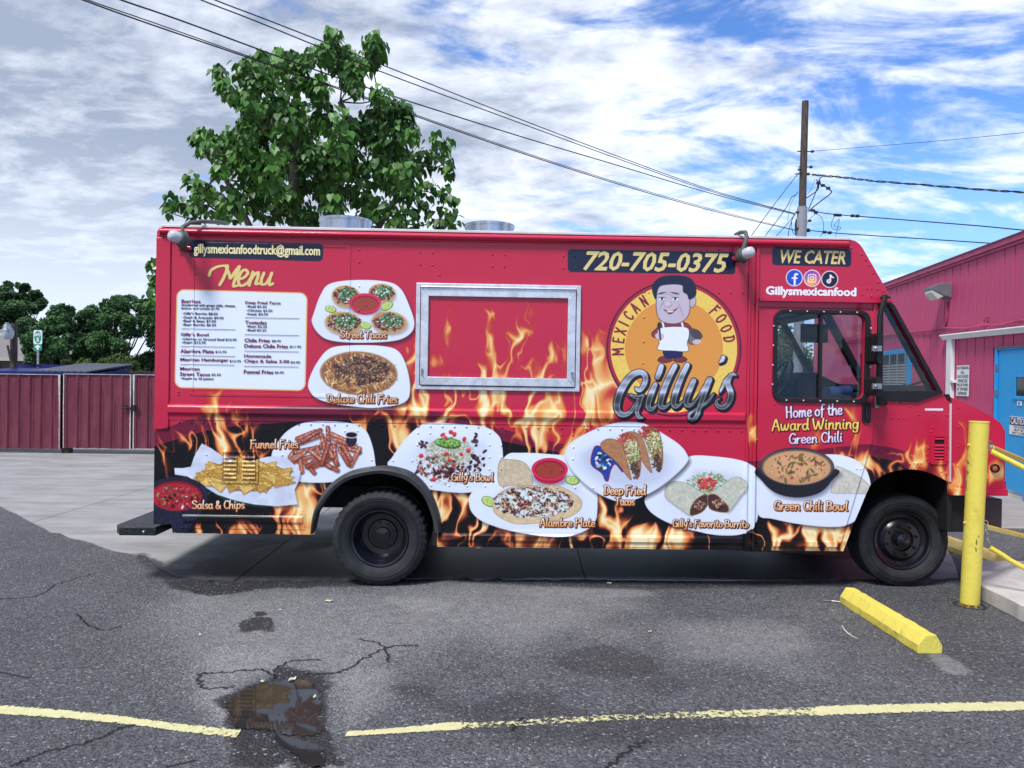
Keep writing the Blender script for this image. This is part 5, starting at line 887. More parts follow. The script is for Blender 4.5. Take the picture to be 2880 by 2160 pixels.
MB().lathe((0,0,0), [(.25,.25),(.25,.40),(.29,.40),(.48,.40),(.48,.24)], 48, cap=False).obj('inner_tyre', TYRE, truck).location = (rear_c[0], .035, .40)
MB().tube([(rear_c[0], .3, .40), (rear_c[0], BW-.3, .40)], .07, 12).tube([(front_u, .4, .36), (front_u, BW-.4, .36)], .045, 10).lathe((rear_c[0], BW/2, .40), [(-.2,.07),(-.1,.17),(.1,.17),(.2,.07)], 20).obj('axle', DARK, truck, smooth_=40)
b = MB(); b.tube([(Pt(*cF(980,1460))[0], .25, w_sk-.03), (Pt(*cF(980,1460))[0], .8, w_sk-.02)], .042, 14); b.obj('exhaust_pipe', STEEL, truck, smooth_=40)
MB().box(-.9, .5, .75, 1.6, .30, w_sk+.03).obj('fuel_tank', DARK, truck, bevel=.03); MB().box(AI[-1][0]+.1, fx0-.3, .10, BW-.1, .36, .40).obj('shade_pan', DARK, truck); MB().box(.9, 1.7, .3, .9, .27, .36).obj('battery_box', DARK, truck, bevel=.02)  # the wide pan is added to block light and darken the ground below
# bumper, front black box below the hood; rear tread-plate step
bb = (Pt(*cH(1750,1065))[1], Pt(*cH(1750,800))[1]); xa = Pt(*cH(1900,900))[0]; MB().box(xa, Pt(*cH(2050,900))[0]-.01, -.0, BW, bb[0]+.02, bb[1]).obj('front_bumper', mat('bumper_black', (.02,.015,.02), .35, coat=.3), truck, bevel=.01)
MB().box(fx1+.04, xa-.001, .08, .6, .50, bb[1]+.02).obj('bumper_bracket', DARK, truck)
sx0, sx1 = on_truck(*cE(36,1060), .12)[0], uL+.02; zt = on_truck(*cE(100,1050), .02)[1]; TR = mat('tread_plate', (.03,.032,.036), .4, .6, c2=(.12,.125,.135), vs=60, vthr=(.55,.62), bump=.6, bs=70)
st_ = MB().add([(sx0+.07,0,zt),(sx1,0,zt),(sx1,BW,zt),(sx0+.07,BW,zt),(sx0,.10,zt),(sx0,BW-.1,zt), (sx0+.07,0,zt-.07),(sx1,0,zt-.07),(sx1,BW,zt-.07),(sx0+.07,BW,zt-.07),(sx0,.10,zt-.07),(sx0,BW-.1,zt-.07)], [(0,1,2,3,5,4),(0,6,7,1),(4,10,6,0),(5,11,10,4),(3,9,11,5),(1,7,8,2),(2,8,9,3),(6,10,11,9,8,7)]).obj('rear_step', TR, truck, bevel=.006)
MB().add([(uL-.10,.3,zt-.07),(uL+.02,.3,zt-.07),(uL+.3,.3,zt+.02),(uL+.3,.3,zt-.0),(uL-.10,.36,zt-.07),(uL+.02,.36,zt-.07),(uL+.3,.36,zt+.02),(uL+.3,.36,zt)], [(0,1,3,2),(4,6,7,5),(0,4,5,1),(1,5,7,3),(2,6,4,0),(3,7,6,2)]).obj('step_bracket', DARK, truck)
u, w = on_truck(*cE(229,1088)); MB().lathe((sx1-.10, 0, zt-.035), [(-.006,0),(-.006,.007),(0,.008)], 10).obj('step_bolt', SCRW, truck)
# amber side marker
u, w = Pt(*cN(1728,1315)); lm = MB().lathe((u, 0, w), [(-.010,.026),(-.022,.034),(-.012,.038),(-.001,.038)], 24, cap=False).obj('marker_lamp', BLACK, truck, smooth_=40); MB().lathe((u, 0, w), [(-.026,0),(-.022,.014),(-.012,.025)], 20).obj('lens', mat('amber_lens', (.50,.13,.03), .3, coat=.5), lm, smooth_=40)
VENTM = mat('spun_aluminium', (.50,.54,.62), .30, .9, var=.45, vs=5, st=(3,3,.2))
# roof vents: two open aluminium stacks
for (pa, pb, top) in (((690,470),(803,470),463), ((1003,475),(1112,475),475)):
    v = .85; a, c = on_truck(pa[0]/.768, pa[1]/.768, v), on_truck(pb[0]/.768, pb[1]/.768, v); cx, r = (a[0]+c[0])/2, (c[0]-a[0])/2; zt_ = on_truck((pa[0]+pb[0])/1.536, (top+4)/.768, v-r)[1]
    o = MB().lathe((cx, v, 0), [(w_top-.02, r*.96),(zt_-.015, r*.96),(zt_-.01, r),(zt_+.012, r),(zt_+.012, r*.93),(w_top+.02, r*.93)], 48, 'z', cap=False).obj('roof_vent', VENTM, truck, smooth_=35)
    MB().lathe((cx, v, 0), [(w_top+.02, 0),(w_top+.02, r*.92)], 32, 'z').obj('vent_mouth', DARK, o)
# two jar lamps on bent conduits
JG = mat('jar_glass', (.75,.76,.82), .12, trans=.35, coat=.5); CDT = mat('lamp_housing', (.10,.115,.11), .6, var=.2, vs=9)
def jar(p_base, p_tip, arc, bracket):
    v = -.17; a, c = on_truck(*p_base, v), on_truck(*p_tip, v-.10); A_, B_ = Vector((a[0], v, a[1])), Vector((c[0], v-.10, c[1])); d = (B_-A_)
    o = MB().tube([A_-d*.25, A_, A_+d*.15, A_+d*.35, A_+d*.4], [.034,.052,.060,.058,.045], 16).tube([A_+d*.02, A_+d*.06], .064, 16).obj('jar_lamp', CDT, truck, smooth_=35)
    MB().tube([A_+d*.36, A_+d*.75, A_+d*.95, A_+d*1.05], [.046,.047,.040,.018], 16).obj('jar_glass', JG, o, smooth_=50); MB().tube([A_+d*.45, A_+d*.7, A_+d*.92], [.020,.030,.022], 12).obj('bulb', mat('bulb_white', (.8,.8,.9), .3), o, smooth_=60)
    Q = [on_truck(*q[:2], q[2]) for q in arc]; MB().tube([A_-d*.15]+[(x, q[2], z) for (x, z), q in zip(Q, arc)], .017, 10).obj('conduit', CDT, o, smooth_=60)
    if bracket: x, z = Pt(*bracket); MB().box(x-.058, x+.058, -.03, -.0135, z-.016, z+.016).obj('bracket', PINK, o, bevel=.006); MB().tube([(x, -.02, z), (x, -.1, z+.02), A_], .03, 10).obj('swivel', CDT, o, smooth_=60)
jar(cA(285,215), cA(165,175), [(*cA(270,150),-.17),(*cA(275,110),-.16),(*cA(330,78),-.12),(*cA(430,66),-.04),(*cA(560,72),.10),(*cA(620,84),.2)], cA(295,290))
jar(cC(1500,238), cC(1590,195), [(*cC(1522,150),-.17),(*cC(1542,80),-.16),(*cC(1530,38),-.12),(*cC(1490,40),-.04),(*cC(1450,60),.08)], cC(1470,262))
# mirrors on a tubular arm
v = -.20
def pm(q, vv=v): x, z = on_truck(*q, vv); return (x, vv, z)
arm = MB().tube([pm(cD(1085,650), -.02), pm(cD(1075,645)), pm(cD(1035,800)), pm(cD(1032,1000)), pm(cD(1025,1440)), pm(cD(1030,1475)), pm(cD(1075,1480), -.02)], .021, 12).tube([pm(cD(1040,650), -.0), pm(cD(1120,650), -.04)], .012).obj('mirror_arm', BLACK, truck, smooth_=50)
for (ya, yb, xa_, xb2, yc) in ((938,1175,968,1016,1052), (1272,1420,958,1010,1345)):
    a, c = on_truck(*cD(xa_, yb), v), on_truck(*cD(xb2, ya), v); o = MB().prism(rrect(a, c, .03), [], v-.10, v+.10).obj('mirror', BLACK, truck, bevel=.015)
    x, z = on_truck(*cD(1008, yc), v-.11); MB().box(x-.035, x+.04, v-.125, v-.10, z-.022, z+.022).lathe((x-.012, v, z), [(-.14,0),(-.135,.012),(-.125,.016)], 12).obj('clamp', STEEL, o, bevel=.003)
x, z = Pt(*cD(995,1465)); MB().box(x-.018, x+.02, -.04, -.0015, z-.05, z+.05).obj('mirror_bracket', STEEL, truck, bevel=.004)
# lettering in type
CRE, GLD, WLT, NVT, MRN = mat('cream_vinyl', (.86,.78,.42), .5), mat('gold_vinyl', (.76,.62,.26), .5), mat('white_vinyl', (.88,.86,.92), .5), mat('ink_navy', (.012,.018,.06), .6), mat('ink_maroon', (.17,.012,.06), .6)
def line(txt, pa, pb, h, y=-.0025, shear=0, bold=.015):     # pa: baseline left, pb: baseline right, h: height in photo px of the whole word box
    (x0, z0), (x1, z1) = Pt(*pa), Pt(*pb); z = (z0+z1)/2; return (txt, x0, z, x1, z+h/337.0, y, shear, bold)
def box(txt, pa, pb, **k):                                   # pa: lower left, pb: upper right of the ink
    a, c = Pt(*pa), Pt(*pb); return (txt, a[0], a[1], c[0], c[1], k.get('y', -.0046), k.get('shear', 0), k.get('bold', .015))
lettering('email_lettering', [box('gillysmexicanfoodtruck@gmail.com', cA(366,350), cA(1398,264), bold=.03)], CRE, truck)
lettering('phone_lettering', [box('720-705-0375', cC(180,355), cC(1388,219), shear=.28, bold=.035, y=-.0025)], GLD, truck)
lettering('catering_lettering', [box('WE CATER', cD(262,388), cD(768,294), shear=.22, bold=.03, y=-.0025)], GLD, truck)
lettering('social_lettering', [box('Gillysmexicanfood', cD(150,652), cD(850,580), bold=.06, y=-.0025)], WLT, truck)
H_ = [('Burritos',265,734,420,29),('Deep Fried Tacos',787,748,1075,28),('Tostadas',784,907,961,28),("Gilly's Bowl",259,1010,485,32),('Alambre Plate',255,1142,528,29),('Mexican Hamburger',255,1216,648,32),('Mexican',253,1284,412,26),('Street Tacos',252,1330,498,29),
      ('Chile Fries',780,1054,987,30),('Deluxe Chile Fries',779,1100,1135,30),('Homemade',778,1180,998,26),('Chips & Salsa 3.00',777,1228,1146,32),('Funnel Fries',775,1312,1015,30)]
I_ = [('Smothered with green chile, cheese,',264,766,705,25),('lettuce, and tomato $1.99',263,788,573,20),("\u2022Gilly's Burrito $8.50",274,834,560,25),('\u2022Steak & Avacado $9.50',273,864,608,22),('\u2022Beef & Bean $7.50',272,893,545,22),('\u2022Bean Burrito $6.50',272,923,545,22),
      ('\u2022Chicken or Ground Beef $10.95',269,1041,714,22),('\u2022Steak $12.95',268,1068,462,22),('$12.95',541,1144,632,20),('$12.95',658,1220,750,20),('$2.50',511,1331,586,20),('\u2022Asada or Al pastor',260,1366,530,25),('\u2022Beef $3.50',798,774,960,21),('\u2022Chicken $3.50',798,806,1007,21),('\u2022Steak $4.50',794,836,972,21),
      ('\u2022Bean $2.25',797,937,963,21),('\u2022Beef $3.25',796,967,957,21),('$8.95',1004,1056,1078,20),('$11.95',1150,1103,1243,21),('$3.00',1158,1230,1234,20),('$6.00',1027,1313,1101,20)]
def mi(L, bold): return [line(t, cA(x0_, y+(x1__-x0_)*.0), cA(x1__, y+(x1__-x0_)*.012), h/2.9105, y=-.0046, bold=bold) for t, x0_, y, x1__, h in L]
for it in mi(H_, .055): lettering('menu_heading', [it], MRN, truck)
for it in mi(I_, .05): lettering('menu_item', [it], NVT, truck)
b = MB()
for (xa_, y, xb2) in ((265,944,706),(260,1088,702),(258,1163,701),(255,1235,698),(783,853,1228),(781,992,1226),(778,1126,1223),(776,1250,1221)):
    a, c = Pt(*cA(xa_, y)), Pt(*cA(xb2, y+9)); b = MB(); b.box(a[0], c[0], -.0050, -.0043, (a[1]+c[1])/2-.0018, (a[1]+c[1])/2+.0018); b.obj('menu_rule', NVT, truck)

# ---------------------------------------------------------------- pink building on the right (local x runs away along the wall, y = off the wall towards the lot, z up)
WB = math.atan(.152); WE = (math.sin(WB), math.cos(WB)); WNv = (-math.cos(WB), math.sin(WB)); WC = 6.106
WOY = 9.0; WO = (WC+.152*WOY, WOY)
def on_wall(p, off=0.0):
    d = ray(*p); t = (WC-off/math.cos(WB))/(d[0]-.152*d[1]); x, y, z = d[0]*t-WO[0], d[1]*t-WO[1], CAM_H+d[2]*t
    return (x*WE[0]+y*WE[1], z)
PKW = mat('pink_board_paint', (.50,.060,.17), .62, c2=(.40,.045,.13), vs=3.2, vthr=(.45,.72), bump=.35, bs=22, st=(3,3,.5), detail=10)
PKT = mat('pink_trim_paint', (.46,.055,.16), .55, var=.3, vs=5); BLUE = mat('blue_door_paint', (.012,.32,.72), .45, var=.08, vs=3); SIGNW = mat('sign_white', (.74,.78,.80), .5, var=.12, vs=10)
bld = thing('pink_building', 'long low building of pink vertical boards with a blue door and white gutter', 'building', (WO[0], WO[1], 0), math.atan2(WE[1], WE[0]))
ez = on_wall((2878,664))[1]; s_end = on_wall((2290,900))[0]; s_door = on_wall((2812,1100))[0]; s_d0 = on_wall(cQ(1838,1100))[0]
xfrm = lambda b: b
# core of the building set behind the boards
MB().box(-6.5, s_end-.02, -9, -.035, -.05, ez-.02).obj('core_wall', mat('dark_joint', (.035,.004,.015), .9), bld)
grooves = [on_wall(cQ(x, 400))[0] for x in (1300, 1420, 1540, 1665, 1790, 1930, 2072)]; pitch = abs(grooves[0]-grooves[-1])/6
dt = on_wall(cQ(1860,1010))[1]; g0_ = grooves[-1]; k = -int((g0_+6.5)/pitch); s = g0_+k*pitch; dz_ = dt+.03
wnA, wnB = on_wall(cQ(612,1002)), on_wall((2427,1000)); wz1, wz0 = wnA[1], .95
shared = {}
while s < s_end-.05:
    a, c = s+.011, min(s+pitch, s_end)-.011; z0_ = .12
    segs = [(z0_, ez-.10)]
    if c > s_d0-1.0 and a < s_d0-.02: segs = [(dz_, ez-.10)]
    elif c > wnA[0]+.02 and a < wnB[0]-.02: segs = [(z0_, wz0), (wz1, ez-.10)]
    for q0, q1 in segs:
        key = (round(c-a, 3), round(q0, 3), round(q1, 3))
        if key in shared: o = shared[key].copy(); COL.objects.link(o); o.parent = bld
        else: o = shared[key] = MB().box(0, c-a, -.03, 0, q0, q1).obj('board', PKW, bld, bevel=.004)
        o.location = (a, rnd.uniform(-.003,.003), 0)
    s += pitch
MB().box(-6.5, s_end, -.02, .035, ez-.10, ez-.055).obj('trim_board', PKT, bld, bevel=.004); MB().box(-6.5, s_end+.03, -.03, .06, ez-.05, ez+.04).obj('fascia', PKT, bld, bevel=.006)
MB().box(-6.5, s_end+.05, -9, .075, ez+.042, ez+.06).obj('roof', mat('roof_edge', (.25,.08,.12), .7), bld); MB().box(-6.5, s_end-.01, -.03, .012, -.02, .115).obj('foundation', WALKM, bld)
# blue door with its frame, window and signs
d0, d1 = s_d0-.05, s_d0-1.0; dzb = .04; dtop = on_wall(cQ(1890,1035))[1]
door2 = MB().box(d1+.05, d0-.005, -.02, .012, dzb+.02, dtop).obj('door', BLUE, bld, bevel=.004)
for a, c in ((d0, s_d0), (d1, d1+.045)): MB().box(a, c, -.03, .045, dzb, dtop+.03).obj('door_frame', BLUE, bld, bevel=.004)
MB().box(d1, s_d0, -.03, .044, dtop+.032, dtop+.06).obj('drip_cap', mat('drip_grey', (.16,.10,.13), .6), bld); MB().box(d1+.045, d0, -.03, .03, dtop+.004, dtop+.028).obj('door_frame', BLUE, bld)
a, c = on_wall(cN(1962,512)), on_wall(cN(1960,222)); a2, c2_ = on_wall(cN(1997,472)), on_wall(cN(1997,252)); wr = .62
MB().prism([(a[0], a[1]), (a[0]-wr, a[1]), (a[0]-wr, c[1]), (a[0], c[1])], [[(a2[0], a2[1]), (a[0]-wr+.04, a2[1]), (a[0]-wr+.04, c2_[1]), (a2[0], c2_[1])]], .013, .03).obj('window_moulding', BLUE, door2, bevel=.004)
MB().box(a[0]-wr+.04, a2[0], .0125, .018, a2[1], c2_[1]).obj('door_window', mat('black_window', (.006,.007,.012), .06), door2)
for y in (1280, 1640): z = on_wall(cQ(1858,y))[1]; MB().box(d0-.012, d0+.012, .012, .052, z-.055, z+.055).obj('hinge', mat('hinge_grey', (.12,.14,.2), .5), bld, bevel=.003)
z = on_wall(cN(1765,730))[1]; MB().box(d0-.012, d0+.012, .012, .052, z-.05, z+.05).obj('hinge', BLUE, bld)
def wall_text(name, items, m, parent): return lettering(name, [(t, -x1, z0, -x0, z1, 0, 0, bo) for t, x0, z0, x1, z1, bo in items], m, parent)
def wsign(name, label, cat, pa, pb, width, off, lines, plate_m=SIGNW, top=None):
    """pa lower-left, pb upper-left in the photo; the sign extends towards smaller x on the wall"""
    a, c = on_wall(pa), on_wall(pb); x1, zb, zt_ = a[0], a[1], c[1]
    e = thing(name, label, cat, (WO[0]+WE[0]*x1+WNv[0]*off, WO[1]+WE[1]*x1+WNv[1]*off, 0), math.atan2(WE[1], WE[0])+math.pi)
    MB().box(0, width, -.004-.0, .0, zb, zt_).obj('sign_plate', plate_m, e, bevel=.002); H = zt_-zb
    if top: MB().box(.01, width-.01, -.0055, -.0045, zt_-H*top, zt_-.01).obj('sign_band', NVT, e)
    for t, f0, f1, g0, g1, m_ in lines: lettering('sign_lettering', [(t, width*f0, zt_-H*g1, width*f1, zt_-H*g0, -.0065, 0, .02)], m_, e)
    return e
K_ = mat('sign_black', (.02,.02,.03), .5); LG = mat('sign_faded', (.12,.16,.26), .5)
sw = on_wall(cN(1300,470))[0]-on_wall(cN(1446,478))[0]
wsign('parking_sign', 'tall white no parking sign with black lettering between downspout and blue door', 'sign', cN(1294,470), cN(1300,118), sw, .012,
  [('NO PARKING',.03,.97,.03,.13,K_),('ALL',.34,.64,.17,.27,K_),('UNAUTHORIZED',.05,.95,.31,.41,LG),('VEHICLES',.12,.88,.45,.55,K_),('WILL BE TOWED',.06,.94,.59,.68,K_),('AT OWNERS',.06,.92,.72,.82,K_),('EXPENSE',.14,.84,.86,.96,K_)])
wsign('caution_sign', 'white and black caution sign screwed to the lower blue door', 'sign', cN(1919,917), cN(1930,706), .56, .018,
  [('CAUTION',.08,.92,.06,.42,WLT),('THIS DOOR',.22,.80,.50,.62,K_),('MUST BE',.28,.74,.66,.78,K_),('KEPT CLOSED',.16,.88,.83,.95,K_)], top=.47)
wsign('notice_sign', 'tiny white notice below the black window of the blue door', 'sign', cN(2010,584), cN(2014,532), .14, .018, [('E',.3,.7,.2,.8,K_)])
# window with blue frame, bars and blinds
win = MB().prism([(wnA[0], wz0), (wnB[0], wz0), (wnB[0], wz1), (wnA[0], wz1)], [[(wnA[0]+.16, wz0+.08), (wnB[0]-.12, wz0+.08), (wnB[0]-.12, wz1-.10), (wnA[0]+.16, wz1-.10)]], -.03, .03).obj('window', BLUE, bld, bevel=.004)
BLND = mat('blind_slat', (.62,.66,.68), .5, var=.15, vs=5); MB().box(wnA[0]+.16, wnB[0]-.12, -.028, -.024, wz0+.08, wz1-.1).obj('window_backing', mat('dark_room', (.05,.055,.06), .7), win)
sl_ = None
for i in range(int((wz1-wz0-.35)/.062)):
    z = wz0+.12+i*.062
    if sl_ is None: o = sl_ = MB().add([(wnA[0]+.2,-.018,-.02),(wnB[0]-.16,-.018,-.02),(wnB[0]-.16,-.006,.018),(wnA[0]+.2,-.006,.018)], [(0,1,2,3)]).obj('blind_slat', BLND, win)
    else: o = sl_.copy(); COL.objects.link(o); o.parent = win
    o.location = (0, 0, z)
bb_ = None
for i in range(7):
    x = wnA[0]+.2+i*(wnB[0]-wnA[0]-.36)/6
    if bb_ is None: o = bb_ = MB().box(-.012, .012, .032, .05, wz0+.08, wz1-.10).obj('window_bar', mat('bar_grey', (.22,.24,.22), .5), win)
    else: o = bb_.copy(); COL.objects.link(o); o.parent = win
    o.location = (x, 0, 0)
# gutter and downspout, pink conduit and slack cables
GUT = mat('gutter_white', (.74,.76,.78), .35, var=.1, vs=4)
ga, gb = on_wall(cQ(1034,815), .10), on_wall(cQ(2212,686), .10); gh = ga[1]-on_wall(cQ(1080,882), .10)[1]
m_ = (gb[1]-ga[1])/(gb[0]-ga[0]); x9 = gb[0]-3
gp = [(0,0),(.12,0),(.125,-.02),(.10,-.05),(.075,-gh*.75),(.07,-gh),(0,-gh)]; b = MB(); n = len(gp)
b.add([(x, p[0]+.003, ga[1]+(x-ga[0])*m_+p[1]) for x in (ga[0], x9) for p in gp], [(i, (i+1) % n, n+(i+1) % n, n+i) for i in range(n)]+[tuple(range(n)), tuple(range(n, 2*n))]); b.obj('gutter', GUT, bld, bevel=.004)
dsx0, dsx1 = on_wall(cQ(1132,1000), .05)[0], on_wall(cQ(1200,1000), .05)[0]; MB().box(dsx1, dsx0, .004, .075, .15, ga[1]-gh-.004).obj('downspout', GUT, bld, bevel=.006)
z = on_wall(cQ(1215,1470))[1]; MB().box(dsx1-.10, dsx1+.01, .004, .082, z-.025, z+.025).obj('downspout_strap', GUT, bld)
b = MB(); b.tube([(*on_wall(cQ(x, y), .02), ) and (on_wall(cQ(x, y), .02)[0], .02, on_wall(cQ(x, y), .02)[1]) for x, y in [(1128,345),(1122,450),(1120,560),(1112,630),(1090,690),(1055,716)]], .022, 8); b.obj('conduit', PKT, bld, smooth_=60)
for L, r in (([(-300,900),(200,822),(420,795),(600,778),(900,745),(1055,718),(1250,716),(1400,718),(1560,690),(1650,672),(1850,668),(2000,640),(2212,600),(2500,545)], .016), ([(200,812),(500,785),(680,762),(900,795),(1300,760),(1520,700),(1640,660),(1780,668),(2212,660),(2500,640)], .009), ([(1640,660),(1655,600),(1700,560),(1712,548)], .012), ([(1600,630),(1615,640),(1630,665)], .008), ([(1700,700),(1690,670),(1660,630)], .008)):
    P = catmull([cQ(*p) for p in L], 5); MB().tube([(on_wall(p, .025)[0], .025, on_wall(p, .025)[1]) for p in P], r, 6).obj('wall_cable', PKT, bld, smooth_=60)
# wall pack light
lp = on_wall(cQ(1130,220), .01); LAMPG = mat('lamp_grey', (.14,.155,.19), .5, var=.15, vs=6); lz0, lz1 = on_wall(cQ(1130,300))[1], on_wall(cQ(1130,95))[1]; lx = lp[0]; lh = lz1-lz0; lw = .19
e = thing('wall_light', 'grey wall pack light with a clear lens high on the pink boards', 'wall light', (WO[0]+WE[0]*lx+WNv[0]*.004, WO[1]+WE[1]*lx+WNv[1]*.004, 0), math.atan2(WE[1], WE[0]))
MB().box(-lw, lw, 0, .05, lz0, lz1).obj('back_box', LAMPG, e, bevel=.012)
MB().prism([(.05, lz0+.02), (.05, lz1-.01), (.16, lz1+.005), (.36, lz1-.07), (.36, lz1-.12), (.12, lz0+.03)], [], -lw+.005, lw-.005, fn=lambda a, b, v: (v, a, b)).obj('housing', LAMPG, e, bevel=.008)
MB().prism([(.13, lz0+.025), (.345, lz1-.125), (.345, lz0+.09), (.24, lz0-.035)], [], -lw+.02, lw-.02, fn=lambda a, b, v: (v, a, b)).obj('lens', mat('lens_glass', (.62,.68,.62), .15, trans=.25, var=.15, vs=20), e, bevel=.006)
# ---------------------------------------------------------------- yellow bollard with sleeved chains, parking stops
bx, by = on_ground(2727,1703); Yb = by; tx, _, tz = at_depth(2754,1186,by+.0); rb_ = .0705
bo = thing('bollard', 'tall leaning yellow steel bollard with scuffs in front of the truck bumper', 'bollard', (bx, by, 0))
MB().tube([(0,0,-.01), ((tx-bx)*.5,0,tz*.5), (tx-bx,0,tz)], rb_, 40).obj('post', mat('bollard_yellow', (.72,.62,.10), .45, c2=(.50,.38,.07), vs=7, vthr=(.55,.74), bump=.3, bs=30), bo, smooth_=40)
MB().lathe((tx-bx, 0, tz), [(-.006, rb_+.003),(.003, rb_+.002),(.004, rb_*.6),(.004, 0)], 32, 'z').obj('cap', YEL, bo)
MB().tube([(0,0,-.005),(0,0,.022)], rb_+.0012, 36, cap=False).obj('rust_band', mat('rust', (.16,.06,.025), .9, c2=(.5,.36,.06), vs=26, vthr=(.45,.6)), bo, smooth_=40)
SCF = mat('scuff', (.20,.16,.07), .8, var=.5, vs=40)
for (q, ln) in (((1806,515),.03),((1800,600),.05),((1795,700),.09),((1835,1150),.06),((1850,1100),.02),((1830,1210),.04)):
    x, _, z = at_depth(*cH(*q), by-rb_); b = MB(); k = 9; ctr = Vector((x-bx, 0, z)); cxl = (tx-bx)*z/tz
    P = []
    for i in range(k): t = 2*math.pi*i/k; xx = x-bx+math.cos(t)*.006*rnd.uniform(.4,1.4); P.append((xx, -math.sqrt(max(0, (rb_+.0012)**2-(xx-cxl)**2)), z+math.sin(t)*ln*.5*rnd.uniform(.6,1.2)))
    b.add(P, [tuple(range(k))]); b.obj('scuff', SCF, bo)
MB().lathe((0,0,0), [(-.002,.088),(.004,.10),(.004,.115),(-.002,.12)], 28, 'z').obj('base_ring', mat('tar_ring', (.02,.02,.022), .8), bo)
def torus(b, c, r, th, n=16, ax='y', st=1.0):
    P = [(c[0]+r*math.cos(t), c[1], c[2]+r*st*math.sin(t)) if ax == 'y' else (c[0], c[1]+r*math.cos(t), c[2]+r*st*math.sin(t)) for t in np.linspace(0, 2*math.pi, n+1)]; return b.tube(P, th, 6, cap=False)
for q, hh in ((cN(1668,1035), 0), (cH(1898,1000), 1)):
    x, _, z = at_depth(*q, by); MB2 = torus(MB(), (x-bx, 0, z), .026, .006); MB2.tube([(x-bx-.03, 0, z-.005), (x-bx-.055, 0, z-.005)], .006, 6); MB2.obj('eye_bolt', STEEL, bo, smooth_=50)
    zz = tz-.2 if False else z; x0b, _, zb0 = at_depth(*(cN(1432,1042) if not hh else cH(1742,992)), by); MB().lathe((x0b-bx, 0, zb0), [(-.012,.008),(.012,.010)], 10, 'x').obj('bolt_end', YEL, bo)
CHN = mat('chain_sleeve_yellow', (.72,.61,.10), .38, coat=.25, c2=(.68,.55,.05), vs=6)
def sleeve(name, label, P, r, link_to=None, links=3):
    V3 = [Vector(at_depth(px, py, Y)) for px, py, Y in P]; e = thing(name, label, 'chain', V3[0]); o = MB().tube([v-V3[0] for v in V3], r, 20).obj('sleeve', CHN, e, smooth_=40)
    if link_to is not None:
        a = Vector(at_depth(*link_to))-V3[0]; L = a.length; n = max(2, int(L/.035)); l0 = None
        for i in range(n):
            c = a*(1-(i+.5)/n); d = a.normalized(); b = torus(MB(), (0,0,0), .011, .0032, 12, 'y' if i % 2 else 'x', 1.75); o = b.obj('link', STEEL, e, smooth_=60)
            q = d.to_track_quat('Z', 'Y'); o.rotation_mode = 'QUATERNION'; o.rotation_quaternion = q; o.location = c
    return e
c0, c1 = cN(1668,1045), cH(1898,1005)
sleeve('barrier_chain', 'upper yellow sleeved chain running away behind, from the bollard top eye', [(*cH(1955,392), by+.06), (*cH(2212,498), by+.9), (*cH(2600,655), by+2.2)], .021, (*c0, by))
sleeve('barrier_chain', 'upper yellow sleeved chain running nearest, below the other at the bollard top eye', [(*cH(1950,424), by-.03), (*cH(2212,556), by-.15), (*cH(2600,750), by-.3)], .021, (*c0, by))
sleeve('barrier_chain', 'straight yellow sleeved chain at the lower eye of the bollard', [(*cH(1905,1025), by+.04), (*cH(2212,1100), by+.8), (*cH(2600,1196), by+1.8)], .021, (*c1, by))
sleeve('barrier_chain', 'lowest yellow sleeved chain hanging from bare links under the bollard eye', [(*cH(1940,1192), by-.03), (*cH(2040,1250), by-.06), (*cH(2100,1292), by-.08), (*cH(2212,1352), by-.12), (*cH(2500,1500), by-.2)], .020, (*c1, by))
def stop(name, label, A, B, w, h, m):
    A, B = Vector((*A, 0)), Vector((*B, 0)); d = B-A; L = d.length; e = thing(name, label, 'parking block', (*((A+B)/2)[:2], 0), math.atan2(d.y, d.x))
    b = MB(); n = 18; pr = [(-w/2,0),(-w/2,h*.45),(-w*.22,h),(w*.22,h),(w/2,h*.45),(w/2,0)]; k = len(pr); vs = []
    for i in range(n+1):
        x = -L/2+L*i/n
        for y, z in pr: vs.append((x, y+rnd.uniform(-.003,.003), max(0, z+(rnd.uniform(-.004,.004) if z > 0 else 0))))
    b.add(vs, [(i*k+j, i*k+(j+1) % k, (i+1)*k+(j+1) % k, (i+1)*k+j) for i in range(n) for j in range(k)]+[tuple(range(k)), tuple(range(n*k, n*k+k))]); b.obj('block', m, e, bevel=.006)
    for x in (-L*.3, L*.3): MB().lathe((x, 0, h-.002), [(0,.016),(.004,.015),(.004,.0)], 10, 'z').obj('spike_head', STEEL if m is YEL else m, e)
    return e
STOPY = mat('stop_yellow', (.72,.62,.11), .55, c2=(.34,.26,.08), vs=9, vthr=(.58,.74), bump=.5, bs=45); STOPT = mat('stop_tan', (.62,.50,.20), .6, c2=(.5,.36,.12), vs=6, bump=.5, bs=40)
a1, a2 = on_ground(*cM(1425,150)), on_ground(*cM(1455,150)); b1, b2 = on_ground(*cM(1762,372)), on_ground(*cM(1865,372))
wst_ = (b2[0]-b1[0]); stop('parking_stop', 'bright yellow parking stop lying alone on the asphalt, nearest the camera', ((a1[0]+.07), a1[1]+.02), ((b1[0]+b2[0])/2, b1[1]+.02), .16, .125, STOPY)
a1, b1 = on_ground(*cH(1560,1185)), on_ground(*cH(2075,1370)); stop('parking_stop', 'tan faded parking stop behind the yellow bollard beside the front wheel', (a1[0], a1[1]+.08), (b1[0], b1[1]+.08), .17, .13, STOPT)
